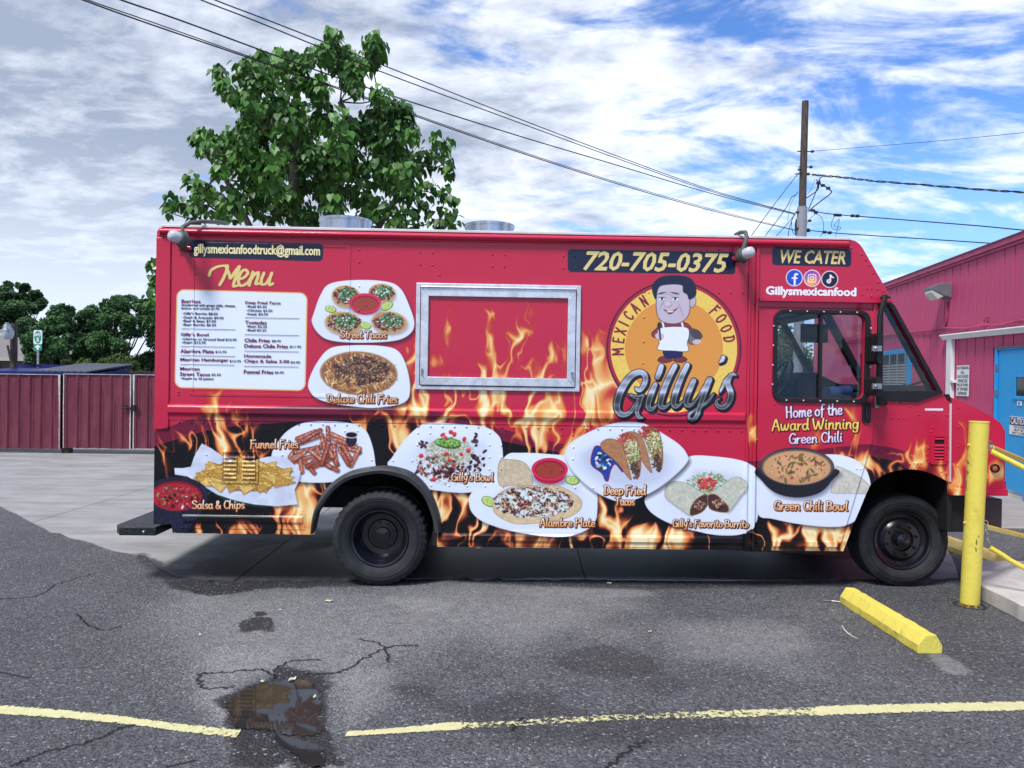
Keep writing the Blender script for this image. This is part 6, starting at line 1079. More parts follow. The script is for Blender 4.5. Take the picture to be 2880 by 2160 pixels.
# ---------------------------------------------------------------- dumpster enclosure at the left: corrugated gate leaves, post
GD = 15.9; MAR = mat('maroon_sheet_metal', (.13,.020,.040), .55, c2=(.20,.045,.075), vs=3.5, vthr=(.42,.75), st=(2,2,.35), bump=.1, bs=30, detail=9); WEAR = mat('chipped_white_edge', (.62,.60,.60), .6, var=.35, vs=12)
def gate(label, xa, xb, ya, yb, za, zb, seed):
    A, B = at_depth(*cI(xa, zb), GD), at_depth(*cI(xb, zb), GD); zt_ = at_depth(*cI((xa+xb)/2, za), GD)[2]; zb_ = A[2]; Lx = B[0]-A[0]; e = thing('gate_leaf', label, 'gate', (A[0], GD, 0), 0, 'enclosure gates'); H = zt_-zb_
    n = int(Lx/.245)+1; w = Lx/n; ribw = [(0,0),(.03,-.028),(.055,-.028),(.085,0),(w*.5-.012,0),(w*.5,-.007),(w*.5+.012,0)]; P = []
    for i in range(n): P += [(i*w+a, c) for a, c in ribw]
    P.append((Lx, 0)); rr = random.Random(seed); k = len(P); vs = []
    for j in range(5):
        z = zb_+H*j/4
        for a, c in P: vs.append((a, c+math.sin(a*3+seed)*.006+rr.uniform(-.003,.003), z+(rr.uniform(-.006,.006) if j in (0, 4) else 0)))
    MB().add(vs, [(j*k+i, j*k+i+1, (j+1)*k+i+1, (j+1)*k+i) for j in range(4) for i in range(k-1)]).obj('corrugated_sheet', MAR, e, recalc=False)
    MB().box(0, Lx, .02, .06, zb_+.05, zb_+.12).box(0, Lx, .02, .06, zt_-.12, zt_-.05).box(0, .05, .02, .06, zb_, zt_).box(Lx-.05, Lx, .02, .06, zb_, zt_).obj('gate_frame', BLACK, e)
    MB().box(0, Lx, -.036, .018, zt_-.004, zt_+.008).obj('edge_trim', WEAR, e)
    for x in ((0, .018), (Lx-.018, Lx)): MB().prism([(x[0]+rr.uniform(-.01,.01), zb_), (x[1]+rr.uniform(-.01,.01), zb_), (x[1], zb_+H*.5), (x[1]+rr.uniform(-.01,.01), zt_), (x[0]+rr.uniform(-.02,.0), zt_), (x[0], zb_+H*.6)], [], -.04, -.03).obj('edge_trim', WEAR, e)
    return e, zb_, zt_
gate('maroon corrugated gate leaf at the far left edge, left of the dark post', -480, 402, 0, 0, 738, 1226, 1); g2, zb2, zt2 = gate('middle maroon corrugated gate leaf with faded streaks and the black latch at its right side', 424, 874, 0, 0, 742, 1231, 2); gate('maroon corrugated gate leaf partly hidden by the rear of the truck', 890, 1420, 0, 0, 748, 1234, 3)
x, _, z = at_depth(*cI(868,965), GD-.06); x -= g2.location.x; z0 = z
MB().box(x-.14, x+.16, -.075, -.05, z0-.02, z0+.02).box(x-.09, x-.05, -.09, -.045, z0-.05, z0+.05).box(x+.07, x+.12, -.09, -.045, z0-.06, z0+.06).tube([(x-.2, -.08, z0+.0), (x+.02, -.08, z0+.0)], .012, 8).obj('latch', BLACK, g2)
x0_, _, z0_ = at_depth(*cI(432,1270), GD+.05); pz = at_depth(*cI(410,742), GD)[2]; MB().box(x0_-.06, x0_+.06, GD+.07, GD+.20, 0, pz); 
ps = thing('fence_post', 'dark timber post standing between the two left gate leaves', 'post', (x0_+.02, GD+.14, 0)); MB().box(-.11, .07, -.06, .06, 0, pz).obj('post', mat('post_wood', (.05,.04,.035), .9, bump=.6, bs=30), ps, bevel=.006)
# dumpster behind the gates
DD = 17.2; DB = mat('dumpster_blue', (.012,.02,.16), .5, var=.4, vs=4); LID = mat('lid_grey', (.10,.11,.14), .6, var=.2, vs=6)
dx0, dx1 = at_depth(0,1022,DD)[0]-.8, at_depth(*cI(592,735),DD)[0]; dzt = at_depth(*cI(300,700),DD)[2]; dm = thing('dumpster', 'dark blue dumpster with a ribbed grey lid behind the gates', 'dumpster', ((dx0+dx1)/2, DD+.9, 0)); hw = (dx1-dx0)/2
MB().prism([(-.9,.1),(-.9,dzt-.12),(.9,dzt+.02),(.9,.1)], [], -hw, hw, fn=lambda a, b, v: (v, a, b)).obj('bin', DB, dm, bevel=.02); MB().box(-hw-.03, hw+.03, -.94, -.88, dzt-.16, dzt-.08).box(-hw, hw, .86, .92, dzt+.03, dzt+.1).obj('rim', DB, dm)
lx0 = at_depth(*cI(190,733),DD)[0]-(dx0+dx1)/2; lx1 = at_depth(*cI(560,700),DD)[0]-(dx0+dx1)/2; zl = at_depth(*cI(300,672),DD+1.6)[2]
r0 = None
for i in range(9):
    x = lx0+.05+(lx1-lx0-.12)*i/8
    if r0 is None: o = r0 = MB().add([(0,-.88,dzt-.06),(.12,-.88,dzt-.06),(.34,.8,zl+.04),(.24,.8,zl+.04),(0,-.88,dzt-.1),(.10,-.88,dzt-.1),(.34,.8,zl),(.24,.8,zl)], [(0,1,2,3),(4,7,6,5),(0,4,5,1),(1,5,6,2),(2,6,7,3),(3,7,4,0)]).obj('lid_rib', LID, dm)
    else: o = r0.copy(); COL.objects.link(o); o.parent = dm
    o.location = (x, 0, 0)
MB().add([(lx0,-.9,dzt-.11),(lx1,-.9,dzt-.11),(lx1+.25,.82,zl-.02),(lx0+.25,.82,zl-.02)], [(0,1,2,3)]).obj('lid', mat('lid_dark', (.008,.009,.014), 1.0, spec=.05), dm)
# picket fence, only its tops show
FD = 19.5; pk0 = at_depth(*cI(565,715),FD)[0]; pkz = at_depth(*cI(820,712),FD)[2]; pf = thing('picket_fence', 'dark weathered fence with rounded picket tops behind the gates', 'fence', (pk0, FD, 0)); PW_ = mat('picket_wood', (.045,.04,.042), .9, var=.4, vs=8); p0 = None
for i in range(64):
    pts_ = [(-.052,.05),(.052,.05),(.052,pkz-.04),(.035,pkz-.01),(0,pkz),(-.035,pkz-.01),(-.052,pkz-.04)]
    if p0 is None: o = p0 = MB().prism(pts_, [], 0, .02).obj('picket', PW_, pf)
    else: o = p0.copy(); COL.objects.link(o); o.parent = pf
    o.location = (.06+i*.115, 0, rnd.uniform(-.02,.02))
MB().box(0, 7.4, .021, .06, pkz-.4, pkz-.3).obj('fence_rail', PW_, pf)
# house beyond
hs = thing('house', 'low house with a grey shingle hip roof beyond the dumpster', 'house', (-21, 33, 0)); SHG = mat('grey_shingles', (.22,.205,.21), .9, c2=(.16,.145,.15), vs=18, st=(1,3,3), bump=.4, bs=40)
ev = at_depth(60,1004,30)[2]; rx = at_depth(126,1002,30)[0]+21; rz = at_depth(30,952,34)[2]+.1; rl = at_depth(64,955,34)[0]+21
MB().add([(-9,-3,ev),(rx,-3,ev),(rx,7,ev),(-9,7,ev),(-6,2,rz),(rl-.6,2,rz)], [(0,1,5,4),(1,2,5),(2,3,4,5),(3,0,4)]).obj('roof', SHG, hs); MB().box(-9, rx-.0, -3.02, -2.98, ev-.16, ev-.001).obj('eave_board', mat('eave_tan', (.40,.36,.30), .7), hs); MB().box(-8.6, rx-.45, -2.6, 6.6, 0, ev-.05).obj('wall', mat('house_wall', (.10,.09,.075), .8, var=.2), hs)
for x in (-3.0, -.3, 1.0): MB().box(x-.5, x+.5, -2.64, -2.61, .9, ev-.35).obj('window', mat('house_glass', (.02,.025,.03), .1), hs)
# timber pole with yard lamp, bike route sign
def pt3(p, Y): return Vector(at_depth(*p, Y))
LD = 18.6; a, c = pt3(cI(98,660), LD), pt3(cI(92,402), LD); lpst = thing('lamp_pole', 'short timber pole carrying a white yard lamp at far left', 'pole', (a.x, LD, 0)); MB().tube([(0,0,0), (c.x-a.x, 0, c.z)], .082, 14).obj('pole', WOOD, lpst, smooth_=40)
lc = pt3(cI(46,455), LD-.3); lo = Vector((lc.x-a.x, -.3, 0)); top_z, bot_z = pt3(cI(46,396), LD-.3).z, pt3(cI(46,508), LD-.3).z; hh = top_z-bot_z
MB().lathe((lo.x, lo.y, bot_z), [(hh*.36,.155),(hh*.55,.15),(hh*.60,.10),(hh*.88,.07),(hh*.9,.045),(hh,.04),(hh,0)], 24, 'z').obj('lamp_housing', STEEL, lpst, smooth_=35); MB().lathe((lo.x, lo.y, bot_z), [(0,0),(0,.10),(hh*.18,.14),(hh*.36,.155)], 24, 'z').obj('refractor', mat('lamp_refractor', (.72,.70,.62), .3), lpst, smooth_=50)
MB().tube([(lo.x, lo.y, bot_z+hh*.7), (0, 0, bot_z+hh*.62)], .02, 8).obj('lamp_arm', STEEL, lpst); MB().tube([(c.x-a.x-.05, -.15, c.z-.55), (.02, -.15, c.z-1.0)], .025, 8).obj('brace', WOOD, lpst)
SD = 24.5; sa, sb = pt3(cI(223,540), SD), pt3(cI(282,447), SD); sg = thing('bicycle_route_sign', 'green and white bicycle route 5 sign with arrow plate on a thin post', 'sign', ((sa.x+sb.x)/2, SD, 0)); sw2 = (sb.x-sa.x)/2; SGN = mat('sign_green', (.0,.27,.18), .4)
MB().prism(rrect((-sw2, sa.z), (sw2, sb.z), .05), [], -.004, 0).obj('sign_plate', SIGNW, sg); cz_ = (sa.z+sb.z)/2; hz_ = (sb.z-sa.z)/2
MB().prism([(sw2*.80*math.cos(t), cz_+hz_*.88*math.sin(t)) for t in np.linspace(0, 2*math.pi, 29)[:-1]], [], -.008, -.0045).obj('green_oval', SGN, sg); lettering('sign_numeral', [('5', -sw2*.28, cz_-hz_*.66, sw2*.28, cz_-hz_*.08, -.0095, 0, .03)], WLT, sg)
b = MB()
for x in (-.42, .42): torus(b, (sw2*x, -.010, cz_+hz_*.26), sw2*.22, .008, 18)
for p in ([(-.42,.26),(-.15,.50),(.28,.50),(.0,.26),(-.42,.26)], [(-.15,.5),(.0,.26)], [(.42,.26),(.25,.60),(.14,.62)], [(-.2,.56),(-.08,.56)]): b.tube([(sw2*x, -.010, cz_+hz_*z) for x, z in p], .008, 5)
b.obj('bicycle_symbol', WLT, sg); a2_, b2_ = pt3(cI(225,582), SD), pt3(cI(280,541), SD); MB().prism(rrect((-sw2*.95, a2_.z), (sw2*.95, b2_.z), .02), [], -.004, 0).obj('arrow_plate', SGN, sg)
mz2, h2 = (a2_.z+b2_.z)/2, (b2_.z-a2_.z)/2; MB().prism([(-.03,mz2-h2*.75),(.03,mz2-h2*.75),(.03,mz2+.0),(.11,mz2),(0,mz2+h2*.8),(-.11,mz2),(-.03,mz2)], [], -.008, -.0045).obj('arrow', WLT, sg); MB().box(-.03, .03, .002, .04, 0, sb.z-.05).obj('post', STEEL, sg)
# ---------------------------------------------------------------- utility pole with its cables
PD = 29.0; a, c = pt3((2254,664), PD), pt3((2265,285), PD); ux, uz = (c.x-a.x), (c.z-a.z); base = Vector((a.x-ux/uz*a.z, PD, 0)); up_ = thing('utility_pole', 'dark timber utility pole rising behind the truck cab with a grey riser guard', 'utility pole', base)
slope = ux/uz; q = lambda z: Vector((slope*z, 0, z)); MB().tube([q(0), q(c.z*.5), q(c.z)], [.17,.15,.125], 18).obj('pole', WOOD, up_, smooth_=40)
cz2 = pt3(cK(640,864), PD).z; MB().tube([q(0)+Vector((-.03,-.08,0)), q(cz2)+Vector((-.03,-.08,0))], .19, 18).obj('riser_guard', mat('grey_pvc', (.27,.29,.33), .5, var=.1), up_, smooth_=40)
for (x, y, w) in ((663,468,.36),(662,578,.26),(640,628,.30)): p = pt3(cK(x, y), PD)-base; MB().tube([(p.x-w/2-.12, -.02, p.z), (p.x+w/2+.18, -.02, p.z)], .022, 8).tube([(p.x+w/2+.1, -.02, p.z-.04), (p.x+w/2+.1, -.02, p.z+.04)], .05, 8).obj('bolt_arm', BLACK, up_)
for (x, y) in ((615,605),(700,890),(712,893),(685,965),(675,1027),(600,905),(598,1020)): p = pt3(cK(x, y), PD)-base; MB().tube([(p.x-.07, -.15, p.z), (p.x, -.15, p.z+.02), (p.x+.07, -.15, p.z)], [.03,.06,.03], 8).obj('insulator', BLACK, up_)
CAB = mat('cable_black', (.012,.012,.014), .6); ND = [0]
def cable(label, P, P0, P1, r, smooth_n=5, parent=None, name='overhead_cable'):
    """photo points, hung in the vertical plane through plan points P0 -> P1"""
    v = []
    for p in catmull(P, smooth_n):
        d = ray(*p); ex, ey = P1[0]-P0[0], P1[1]-P0[1]; t = (P0[0]*ey-P0[1]*ex)/(d[0]*ey-d[1]*ex); v.append(Vector((d[0]*t, d[1]*t, CAM_H+d[2]*t)))
    if parent: return MB().tube([x-parent.location for x in v], r, 6).obj(name, CAB, parent, smooth_=60)
    e = MB().tube([x-v[0] for x in v], r, 6).obj(name, CAB, None, smooth_=60); e.location = v[0]; return tag(e, label, 'cable', 'cables strung overhead from the utility pole')
pp = (base.x, PD); nl = (-4.5, 11.4)
W = [('topmost black cable, rising from the pole to the upper left over the tree', [(470,-60),(605,0),(762,60),(1096,191),(1400,311),(1720,433),(2000,534),(2235,600)], nl, .010), ('second highest black cable, close under the topmost one', [(430,-60),(566,0),(721,60),(1060,197),(1400,323),(1720,440),(2000,538),(2235,601)], (-4.6,11.2), .010),
     ('middle black cable crossing the crown of the tree, alone between two pairs', [(180,-60),(341,0),(515,60),(942,216),(1400,364),(1720,460),(2000,544),(2235,603)], (-5.4,10.8), .012), ('upper of the lowest pair of black cables, at the left top corner', [(95,-60),(247,0),(427,62),(716,164),(1060,284),(1400,404),(1720,508),(2000,588),(2235,646)], (-6.2,10.4), .008), ('lowest black cable, sagging just under its twin', [(80,-60),(234,0),(405,62),(716,168),(1060,288),(1400,408),(1720,512),(2000,592),(2235,648)], (-6.2,10.3), .011)]
for l, P, p1, r in W: cable(l, P, pp, p1, r)
pr_ = (15.1, 22.0)
for l, P, r in (('thin wire climbing from the pole to the right', [cK(690,468),(2276,426),(2500,408),(2700,391),(2880,373),(3000,362)], .008), ('lower right cable with clamps leaving the grey riser guard', [cK(690,1025),cK(900,1046),cK(1200,1066),cK(1500,1085),cK(2040,1121),(2880,691),(3000,700)], .019), ('right hand cable between the twisted drop and the lowest one', [cK(700,888),cK(870,912),cK(1150,934),cK(1500,962),cK(1900,994),cK(2212,1024),(3000,657)], .020)): cable(l, P, pp, pr_, r)
tw = catmull([(2284,491),(2314,494),(2382,500),(2457,509),(2597,520),(2756,533),(2880,541),(3000,549)], 14)
cable('thick twisted service drop running from the pole to the right edge', [(x, y+2.0*math.sin(i*.75)) for i, (x, y) in enumerate(tw)], pp, pr_, .020, 1)['group'] = 'cables strung overhead from the utility pole'
cable('', [(x, y+2.0*math.sin(i*.75+2.6)) for i, (x, y) in enumerate(tw)], pp, pr_, .018, 1, up_, 'twisted_strand')
for l, P, r in (('straight guy wire slanting down to the left from the pole', [cK(628,608),cK(455,830),cK(285,1062),cK(150,1240)], .014), ('wavy service wire dropping left from the pole below the guy wire', [cK(612,752),cK(600,775),cK(570,790),cK(540,850),cK(470,950),cK(385,1062),cK(300,1180)], .016), ('wire slanting left from the top of the riser guard', [cK(600,905),cK(530,990),cK(460,1065),cK(380,1150)], .014)): cable(l, P, pp, (pp[0]-4, PD-.8), r)
for P, r in (([(790,640),(765,665),(762,700),(752,740),(700,780),(668,800)], .022), ([(768,672),(775,700),(800,712),(830,730),(850,758),(800,800),(735,850),(685,892)], .022), ([(745,665),(755,700),(738,760),(700,850),(686,880)], .018), ([(735,660),(715,720),(690,760),(672,770)], .008), ([(665,1000),(700,945),(742,910),(780,935),(795,990),(788,1040),(768,1072)], .010),
             ([(873,922),(850,980),(860,1012),(900,1022),(915,1003),(870,995),(905,942)], .010), ([(908,945),(880,1072)], .010), ([(600,770),(560,850),(540,960)], .008), ([(590,905),(570,960),(575,1030),(600,1060)], .012), ([(585,920),(555,1000),(545,1068)], .014), ([(600,940),(630,985),(620,1020),(590,1010)], .010), ([(605,1060),(600,1000),(606,950)], .05)): cable('', [cK(*p) for p in P], pp, (pp[0]+4, PD-.8), r, 5, up_, 'drop_wire')
for (x, y) in ((880,917),(908,918),(1000,922),(1034,924),(740,898),(685,1028),(802,1038),(838,1042),(758,690),(790,708),(828,728)): p = pt3(cK(x, y), PD-(.8*(x-663)/400 if x > 700 else .1))-base; MB().box(p.x-.07, p.x+.07, p.y-.04, p.y+.04, p.z-.05, p.z+.05).obj('cable_clamp', BLACK, up_, bevel=.01)
# ---------------------------------------------------------------- catalpa behind the truck
LEAF = leaf_mat('catalpa_leaf', (.022,.072,.016), (.125,.30,.052), .42, .22); BARK = mat('grey_bark', (.10,.085,.07), .9, c2=(.05,.04,.035), vs=8, bump=.8, bs=25, st=(1,1,.3))
LV = [(0,0,0),(.10,.30,.05),(-.10,.30,.05)]  # heart-shaped blade: stalk end at y=0, tip at y=1, folded along the midrib
LV = [(0,0,0),(.26,-.07,.07),(.43,.14,.09),(.40,.42,.06),(.22,.74,.0),(0,1.08,-.10),(-.22,.74,.0),(-.40,.42,.06),(-.43,.14,.09),(-.26,-.07,.07),(0,.35,0),(0,.72,-.03)]
LF = [(0,1,2),(0,2,10),(2,3,10),(3,4,10),(4,11,10),(4,5,11),(5,6,11),(6,10,11),(6,7,10),(7,8,10),(8,0,10),(8,9,0)]
CL = [(1190,105,60),(1180,170,55),(1260,220,70),(1150,200,60),(1430,140,65),(1470,190,65),(1420,210,60),(1430,270,45),(1000,270,60),(1080,230,70),(1200,250,90),(1340,290,90),(1300,370,90),(860,250,80),(950,260,60),(740,260,60),(640,320,80),(730,350,100),(860,360,100),(980,380,90),(1090,430,90),(1090,480,60),(1330,420,60),(480,350,60),(510,430,70),(575,480,45),(780,450,90),(680,560,80),(800,590,100),(930,600,80),(650,650,60),(720,700,90),(880,690,80),(1120,590,90),(1200,660,100),(1050,680,80),(1300,700,90),(1250,760,90),(1480,480,65),(1490,560,80),(1600,560,60),(1600,650,90),(1680,720,60),(1420,620,70),(1400,720,80),(1570,740,90),(1830,790,90),(1905,775,40),(1870,890,80),(1730,890,90),(1900,950,40),(1480,820,100),(1600,850,90),(360,740,65),(400,820,60),(520,780,85),(650,780,90),(560,870,95),(480,950,50),(700,860,90),(820,900,90),(650,970,100),(800,1010,100),(950,950,60),(1080,890,80),(1200,880,100),(1320,920,100),(1450,960,100),(1560,1000,100),(1650,970,80),(1650,1090,85),(1780,1060,65),(1890,1090,60),(1930,1120,30),(1730,1180,90),(1850,1230,90),(1930,1250,70),(310,1010,60),(380,1060,60),(180,1140,65),(290,1150,75),(170,1190,45),(420,1150,100),(540,1120,90),(560,1200,90),(700,1130,90),(330,1220,70),(800,1200,100),(900,1120,80),(960,1190,90),(1050,1240,80),(1000,1040,60),(1130,1020,80),(1250,1040,90),(1350,1100,90),(1450,1180,90),(1180,1150,80),(1550,1230,90),(1400,1250,70),(1650,1260,90)]
TD = 14.0; npr = np.random.RandomState(5); clus = []
for x, y, r in CL: clus.append((Vector(at_depth(*cJ(x, y), TD)), r/2.212/2100*TD))
for px, py, r in ((432,752,14),(430,800,17),(427,850,20),(430,905,18)): clus.append((Vector(at_depth(px, py, TD-.2)), r/2100*TD*1.3))
for k in range(30):
    bx_, bz_ = rnd.uniform(430,1650), rnd.uniform(300,1200)
    if ((bx_-1050)/650)**2+((bz_-850)/560)**2 < 1 and not (380 < bz_ < 560 and 1150 < bx_ < 1320): clus.append((Vector((0, 0, CAM_H))+(Vector(at_depth(*cJ(bx_, bz_), TD))-Vector((0, 0, CAM_H)))*1.05, .30))
for k in range(46): clus.append((Vector((rnd.uniform(-5.4,-.2), TD, rnd.uniform(2.2,3.9))), rnd.uniform(.22,.34)))
tb = Vector((at_depth(*cJ(945,1200), TD)[0], TD+.1, 0)); tree = thing('catalpa_tree', 'large catalpa with big drooping heart-shaped leaves rising behind the truck', 'tree', tb)
T, Rm, tone, sc = [], [], [], []
cen2 = Vector(at_depth(*cJ(1050,760), TD)); mids = []
for c, r in clus:
    dep = max(.2, 1.9-((c-cen2).length/2.6)**2*1.3); nl_ = 2 if dep > .9 else 1
    for lay in range(nl_):
        cc = c.copy(); dy_ = npr.uniform(-dep, dep*.2) if lay == 0 else npr.uniform(.1, dep); cc = Vector((0, 0, CAM_H))+(cc-Vector((0, 0, CAM_H)))*(1+dy_/TD); mids.append((cc, r)); n = int(11+(r/.2)**2*15); ct = npr.uniform(.12,.72)
        for i in range(n):
            d = npr.normal(size=3); d /= np.linalg.norm(d); d[2] = d[2]*.9+.12; p = np.array(cc)+d*r*npr.uniform(.55,1.15)
            o_ = np.array([d[0], d[1], 0]); o_ /= max(.05, np.linalg.norm(o_)); y = o_*.62+np.array([0,0,-1.0])*npr.uniform(.5,1.25)+npr.normal(size=3)*.18; y /= np.linalg.norm(y)
            zn = o_*.7+np.array([0,0,.75])+npr.normal(size=3)*.3; zn -= y*np.dot(zn, y); zn /= np.linalg.norm(zn); x = np.cross(y, zn); s = npr.uniform(.10,.175)
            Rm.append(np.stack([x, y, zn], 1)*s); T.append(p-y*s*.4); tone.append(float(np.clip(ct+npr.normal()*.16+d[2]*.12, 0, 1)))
T, Rm, tone = np.array(T), np.array(Rm), np.array(tone); order = np.argsort(T[:,1]+npr.uniform(0,.8,len(T))+np.where(T[:,2] < 3.9, 50, 0)); near, rest = order[:300], order[300:]
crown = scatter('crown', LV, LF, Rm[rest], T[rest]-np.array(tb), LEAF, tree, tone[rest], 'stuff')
lm_ = []
for k in range(6):
    o = scatter('leaf', LV, LF, np.eye(3)[None], np.zeros((1, 3)), LEAF, tree, [.12+.14*k]); lm_.append(o.data); bpy.data.objects.remove(o)
for i in near:
    o = bpy.data.objects.new('leaf', lm_[int(min(5, tone[i]*6))]); COL.objects.link(o); o.parent = tree; m4 = Matrix(Rm[i].tolist()).to_4x4(); m4.translation = Vector(T[i])-tb; o.matrix_local = m4
# trunk and limbs reach the clumps
def limb(b, P, r): b.tube(P, r, 8, cap=True)
fork = Vector(at_depth(*cJ(945,880), TD+.2))-tb; f0_ = Vector(at_depth(*cJ(1040,1200), TD+.2))-tb
tr_ = MB(); limb(tr_, [(0,0,0), (.05,0,2), f0_*.6+Vector((.0,0,1.6))*.4, Vector(at_depth(*cJ(945,1090), TD+.1))-tb, fork], [.24,.20,.16,.12,.09]); tr_.obj('trunk', BARK, tree, smooth_=50)
forks = [fork, Vector(at_depth(*cJ(1290,820), TD+.3))-tb, Vector(at_depth(*cJ(1230,500), TD+.3))-tb, Vector(at_depth(*cJ(760,600), TD))-tb, Vector(at_depth(*cJ(1640,1000), TD))-tb, Vector(at_depth(*cJ(520,980), TD+.2))-tb, Vector(at_depth(*cJ(1000,600), TD+.2))-tb]
mainl = [(Vector((.1,.1,2.2)), 1), (1, 2), (fork, 3), (Vector((.1,.1,2.2)), 4), (Vector((.05,0,2.4)), 5), (fork, 6)]
for a, k in mainl:
    a = forks[a] if isinstance(a, int) else a; c = forks[k]; m1 = a.lerp(c, .5)+Vector((rnd.uniform(-.1,.1), rnd.uniform(-.1,.1), .1)); b = MB(); limb(b, catmull([a, m1, c], 4), list(np.linspace(.085,.05,9))); b.obj('limb', BARK, tree, smooth_=50)
tw_ = MB()
nodes = list(forks); todo = sorted([cc-tb for cc, r in mids if cc.z >= 3.7], key=lambda c: min((f-c).length for f in forks))
for c in todo:
    f = min(nodes, key=lambda n_: (n_-c).length+(.35 if n_.z > c.z+.1 else 0)); L = (f-c).length; nodes.append(c)
    if L < .06: continue
    m1 = f.lerp(c, .5)+Vector((rnd.uniform(-.08,.08), rnd.uniform(-.08,.08), -.10*L)); P = catmull([f, m1, c], 3); k_ = min((g_2-c).length for g_2 in forks); tw_.tube(P, list(np.linspace(max(.008, .024-.008*k_), max(.006, .016-.007*k_), len(P))), 5, cap=False)
tw_.obj('twigs', BARK, tree, smooth_=60, kind='stuff')
# ---------------------------------------------------------------- trees beyond the yard
def far_tree(label, x, Y, clumps, nl, size, lo, hi, group='trees beyond the yard', asp=1.0, name='broadleaf_tree'):
    e = thing(name, label, 'tree', (x, Y, 0), 0, group); rs = np.random.RandomState(int(abs(x)*10+Y)); T, Rm, tn = [], [], []
    tot = sum(r**2 for *_, r in clumps)
    for cx, cy, cz, r in clumps:
        ns = max(7, int(13*(r/1.2)**1.5)); sub = rs.normal(size=(ns, 3)); sub /= np.linalg.norm(sub, axis=1)[:, None]; sub = np.array([cx, cy, cz])+sub*r*rs.uniform(.25,.9,(ns,1))*[1,1,.9]
        for q in sub:
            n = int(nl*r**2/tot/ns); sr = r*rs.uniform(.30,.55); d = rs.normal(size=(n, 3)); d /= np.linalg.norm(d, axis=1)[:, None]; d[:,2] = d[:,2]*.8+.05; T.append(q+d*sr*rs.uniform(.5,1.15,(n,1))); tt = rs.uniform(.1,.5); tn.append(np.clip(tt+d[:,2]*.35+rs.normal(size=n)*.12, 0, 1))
    T = np.concatenate(T); tn = np.concatenate(tn); n = len(T); zz = rs.normal(size=(n, 3))+[0,-.3,.9]; zz /= np.linalg.norm(zz, axis=1)[:, None]; y = rs.normal(size=(n, 3)); y -= zz*np.sum(y*zz, 1)[:, None]; y /= np.linalg.norm(y, axis=1)[:, None]; xx = np.cross(y, zz)
    Rm = np.stack([xx, y, zz], 2)*(size*rs.uniform(.6,1.3,n))[:, None, None]
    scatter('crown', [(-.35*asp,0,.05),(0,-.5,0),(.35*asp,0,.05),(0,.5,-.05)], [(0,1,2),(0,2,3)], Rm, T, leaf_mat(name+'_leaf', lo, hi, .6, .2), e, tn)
    b = MB(); top = max(c[2] for c in clumps); b.tube([(0,0,0), (.1,0,top*.3), (0,.1,top*.8)], [.22,.17,.06], 8)
    for cx, cy, cz, r in clumps: b.tube([(0,0,min(cz*.4, top*.4)), (cx*.5, cy*.5, cz*.6), (cx, cy, cz)], [.05,.03,.012], 5)
    b.obj('trunk', BARK, e, smooth_=60); return e
def cl(x0, Y, L): return [(at_depth(*cI(x, y), Y)[0]-x0, dy, at_depth(*cI(x, y), Y)[2], r/2.37/2100*Y) for x, y, r, dy in L]
DK = ((.018,.048,.018), (.085,.19,.06)); x0 = at_depth(*cI(60,400), 40)[0]
far_tree('darkest tall tree at the left edge behind the yard lamp', x0, 40, cl(x0, 40, [(-60,220,110,0),(20,230,90,0),(110,220,80,-1),(200,250,90,0),(60,330,120,-1),(180,340,110,-1),(250,300,60,0),(-80,380,120,0),(100,440,130,0),(230,430,90,0),(150,160,40,0),(50,150,35,0),(285,260,30,0)]), 26000, .24, *DK)
x0 = at_depth(*cI(430,500), 27.5)[0]
far_tree('rounded mid-green tree behind the bicycle sign', x0, 27.5, cl(x0, 27.5, [(330,560,60,0),(310,640,50,0),(400,650,80,0),(520,640,90,0),(620,620,90,0),(380,330,60,0),(340,400,90,0),(440,350,80,0),(400,450,110,-1),(500,430,90,-1),(360,540,100,-1),(470,560,110,-1.5),(570,540,80,-1),(330,620,80,-1),(450,300,40,0),(560,380,80,0)]), 34000, .15, (.022,.062,.022), (.10,.22,.068), asp=.7)
x0 = at_depth(*cI(760,450), 29)[0]
far_tree('wide feathery tree just left of the truck corner', x0, 29, cl(x0, 29, [(740,650,90,0),(860,650,90,0),(960,680,90,0),(1040,620,100,0),(1080,700,90,0),(1100,440,110,0),(680,690,80,0),(700,240,60,1),(610,280,60,1),(780,210,45,1),(860,250,60,1),(940,240,60,1),(680,350,100,0),(820,340,110,0),(960,340,90,0),(660,460,100,-1),(780,470,110,-1),(900,440,110,-1),(1010,440,90,-1),(720,570,90,-1.5),(850,560,100,-2),(960,560,90,-2),(1060,350,90,0),(1120,500,120,0),(1000,640,80,-2)]), 52000, .14, (.020,.056,.020), (.095,.21,.064), asp=.6)
x0 = at_depth(*cI(640,700), 26)[0]
far_tree('light green scrubby bush poking above the gates', x0, 26, cl(x0, 26, [(450,670,40,0),(560,680,55,0),(660,670,60,0),(750,670,65,0),(820,650,50,0),(900,700,55,0),(700,730,80,0),(520,740,70,0),(850,760,80,0),(800,620,25,0)]), 15000, .11, (.04,.075,.018), (.13,.22,.05), None or 'shrubs behind the gates', .5, 'bush')
for i, (x, Y, h, l) in enumerate(((-4.5,42,5.2,'tree hidden mostly behind the truck, left of its middle'),(3,44,5.6,'tree hidden mostly behind the truck, right of its middle'),(9.4,33,4.6,'green tree seen through the rear pane of the cab window'),(12.4,37,4.0,'low tree seen through the cab window beside the building end'))):
    rs = random.Random(i+3); far_tree(l, x, Y, [(rs.uniform(-2.6,2.6), rs.uniform(-1,1), rs.uniform(1.2,h-1), rs.uniform(1.1,1.8)) for _ in range(11)], 9000, .26, *DK)
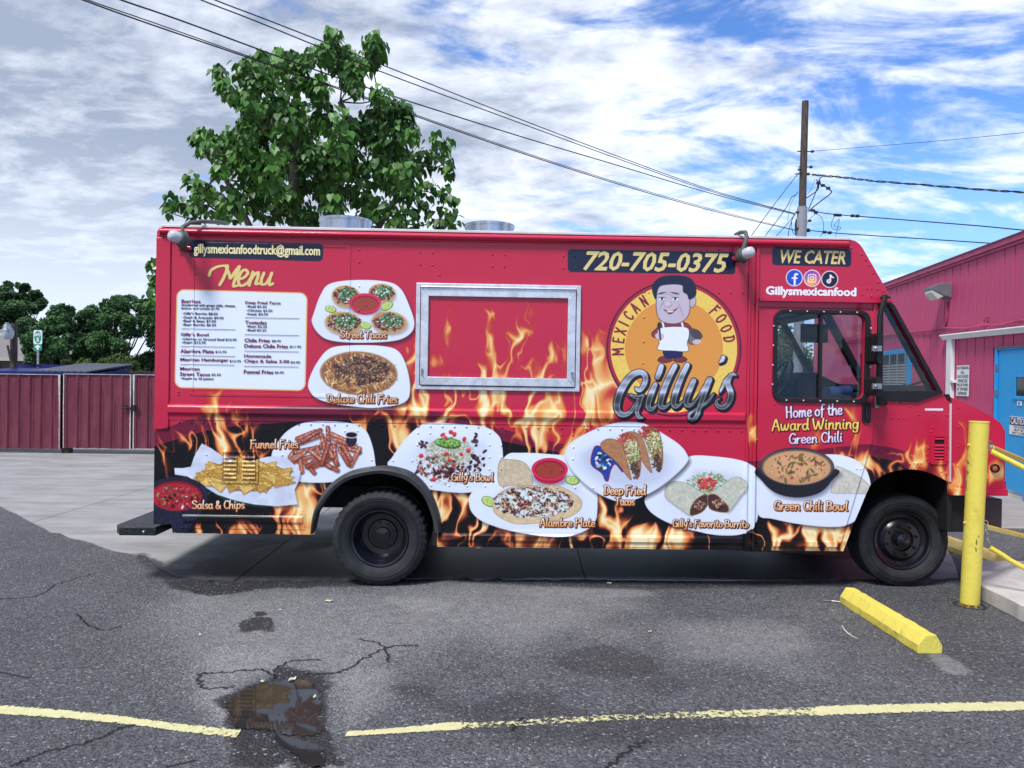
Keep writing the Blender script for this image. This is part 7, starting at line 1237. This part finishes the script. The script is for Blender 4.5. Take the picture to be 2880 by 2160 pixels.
for l, P, r, yy in (('thin wire crossing in front of the dark left trees, upper', [cI(-60,288),cI(60,284),cI(170,280),cI(300,276)], .012, 36), ('thin wire at the yard lamp height crossing the left trees', [cI(-60,426),cI(100,420),cI(200,416),cI(330,412),cI(500,408)], .012, 30)):
    v = [Vector(at_depth(*p, yy)) for p in P]; o = MB().tube([x-v[0] for x in v], r, 5).obj('distant_wire', CAB); o.location = v[0]; tag(o, l, 'cable')
# ---------------------------------------------------------------- small litter
FL = mat('dry_leaf', (.62,.66,.42), .6, var=.3, vs=60); GLF = mat('pale_green_leaf', (.50,.62,.40), .5)
for (q, s_, a, l, m_) in ((cL(1418,143),.07,.2,'curled pale leaf on the asphalt below the service window',FL),(cL(1262,483),.055,.9,'pale green leaf floating on the puddle edge',GLF),(cL(1208,182),.03,.4,'small dry leaf on the asphalt near the rear wheel',FL),(cL(1358,560),.03,1.5,'tiny yellow-green leaf in the puddle',GLF),(cL(864,290),.028,2.0,'small crumpled leaf left of the oil spots',FL),(cL(1132,493),.03,.1,'dry sliver of leaf at the top of the puddle',FL),(cM(595,276),.03,.5,'small pale leaf in the middle of the lot',FL),(cM(420,66),.05,.1,'crumpled pale leaf at the slab edge under the truck',FL)):
    x, y = on_ground(*q); o = MB().add([(-.5*s_,0,.004),(-.15*s_,.26*s_,.012),(.35*s_,.2*s_,.007),(.55*s_,0,.016),(.2*s_,-.25*s_,.005),(-.25*s_,-.22*s_,.012),(0,0,.003)], [(0,1,6),(1,2,6),(2,3,6),(3,4,6),(4,5,6),(5,0,6)]).obj('fallen_leaf', m_); o.location = (x, y, .003); o.rotation_euler = (0, 0, a); tag(o, l, 'leaf', 'fallen leaves on the ground')
P = [on_ground(*cM(*p)) for p in ((1426,250),(1436,268),(1452,284),(1470,296),(1492,306))]; o = MB().tube([(x-P[0][0], y-P[0][1], .006) for x, y in P], [.004,.006,.006,.004,.002], 6).obj('twig', mat('pale_twig', (.5,.48,.42), .7)); o.location = (*P[0], .002); tag(o, 'pale curved twig on the asphalt left of the yellow parking stop', 'twig')
P = [on_ground(*cM(*p)) for p in ((1345,141),(1380,142),(1425,147))]; o = MB().tube([(x-P[0][0], y-P[0][1], .008) for x, y in P], .005, 6).obj('metal_rod', STEEL); o.location = (*P[0], 0); tag(o, 'short thin rod on the asphalt at the far end of the yellow stop', 'rod')
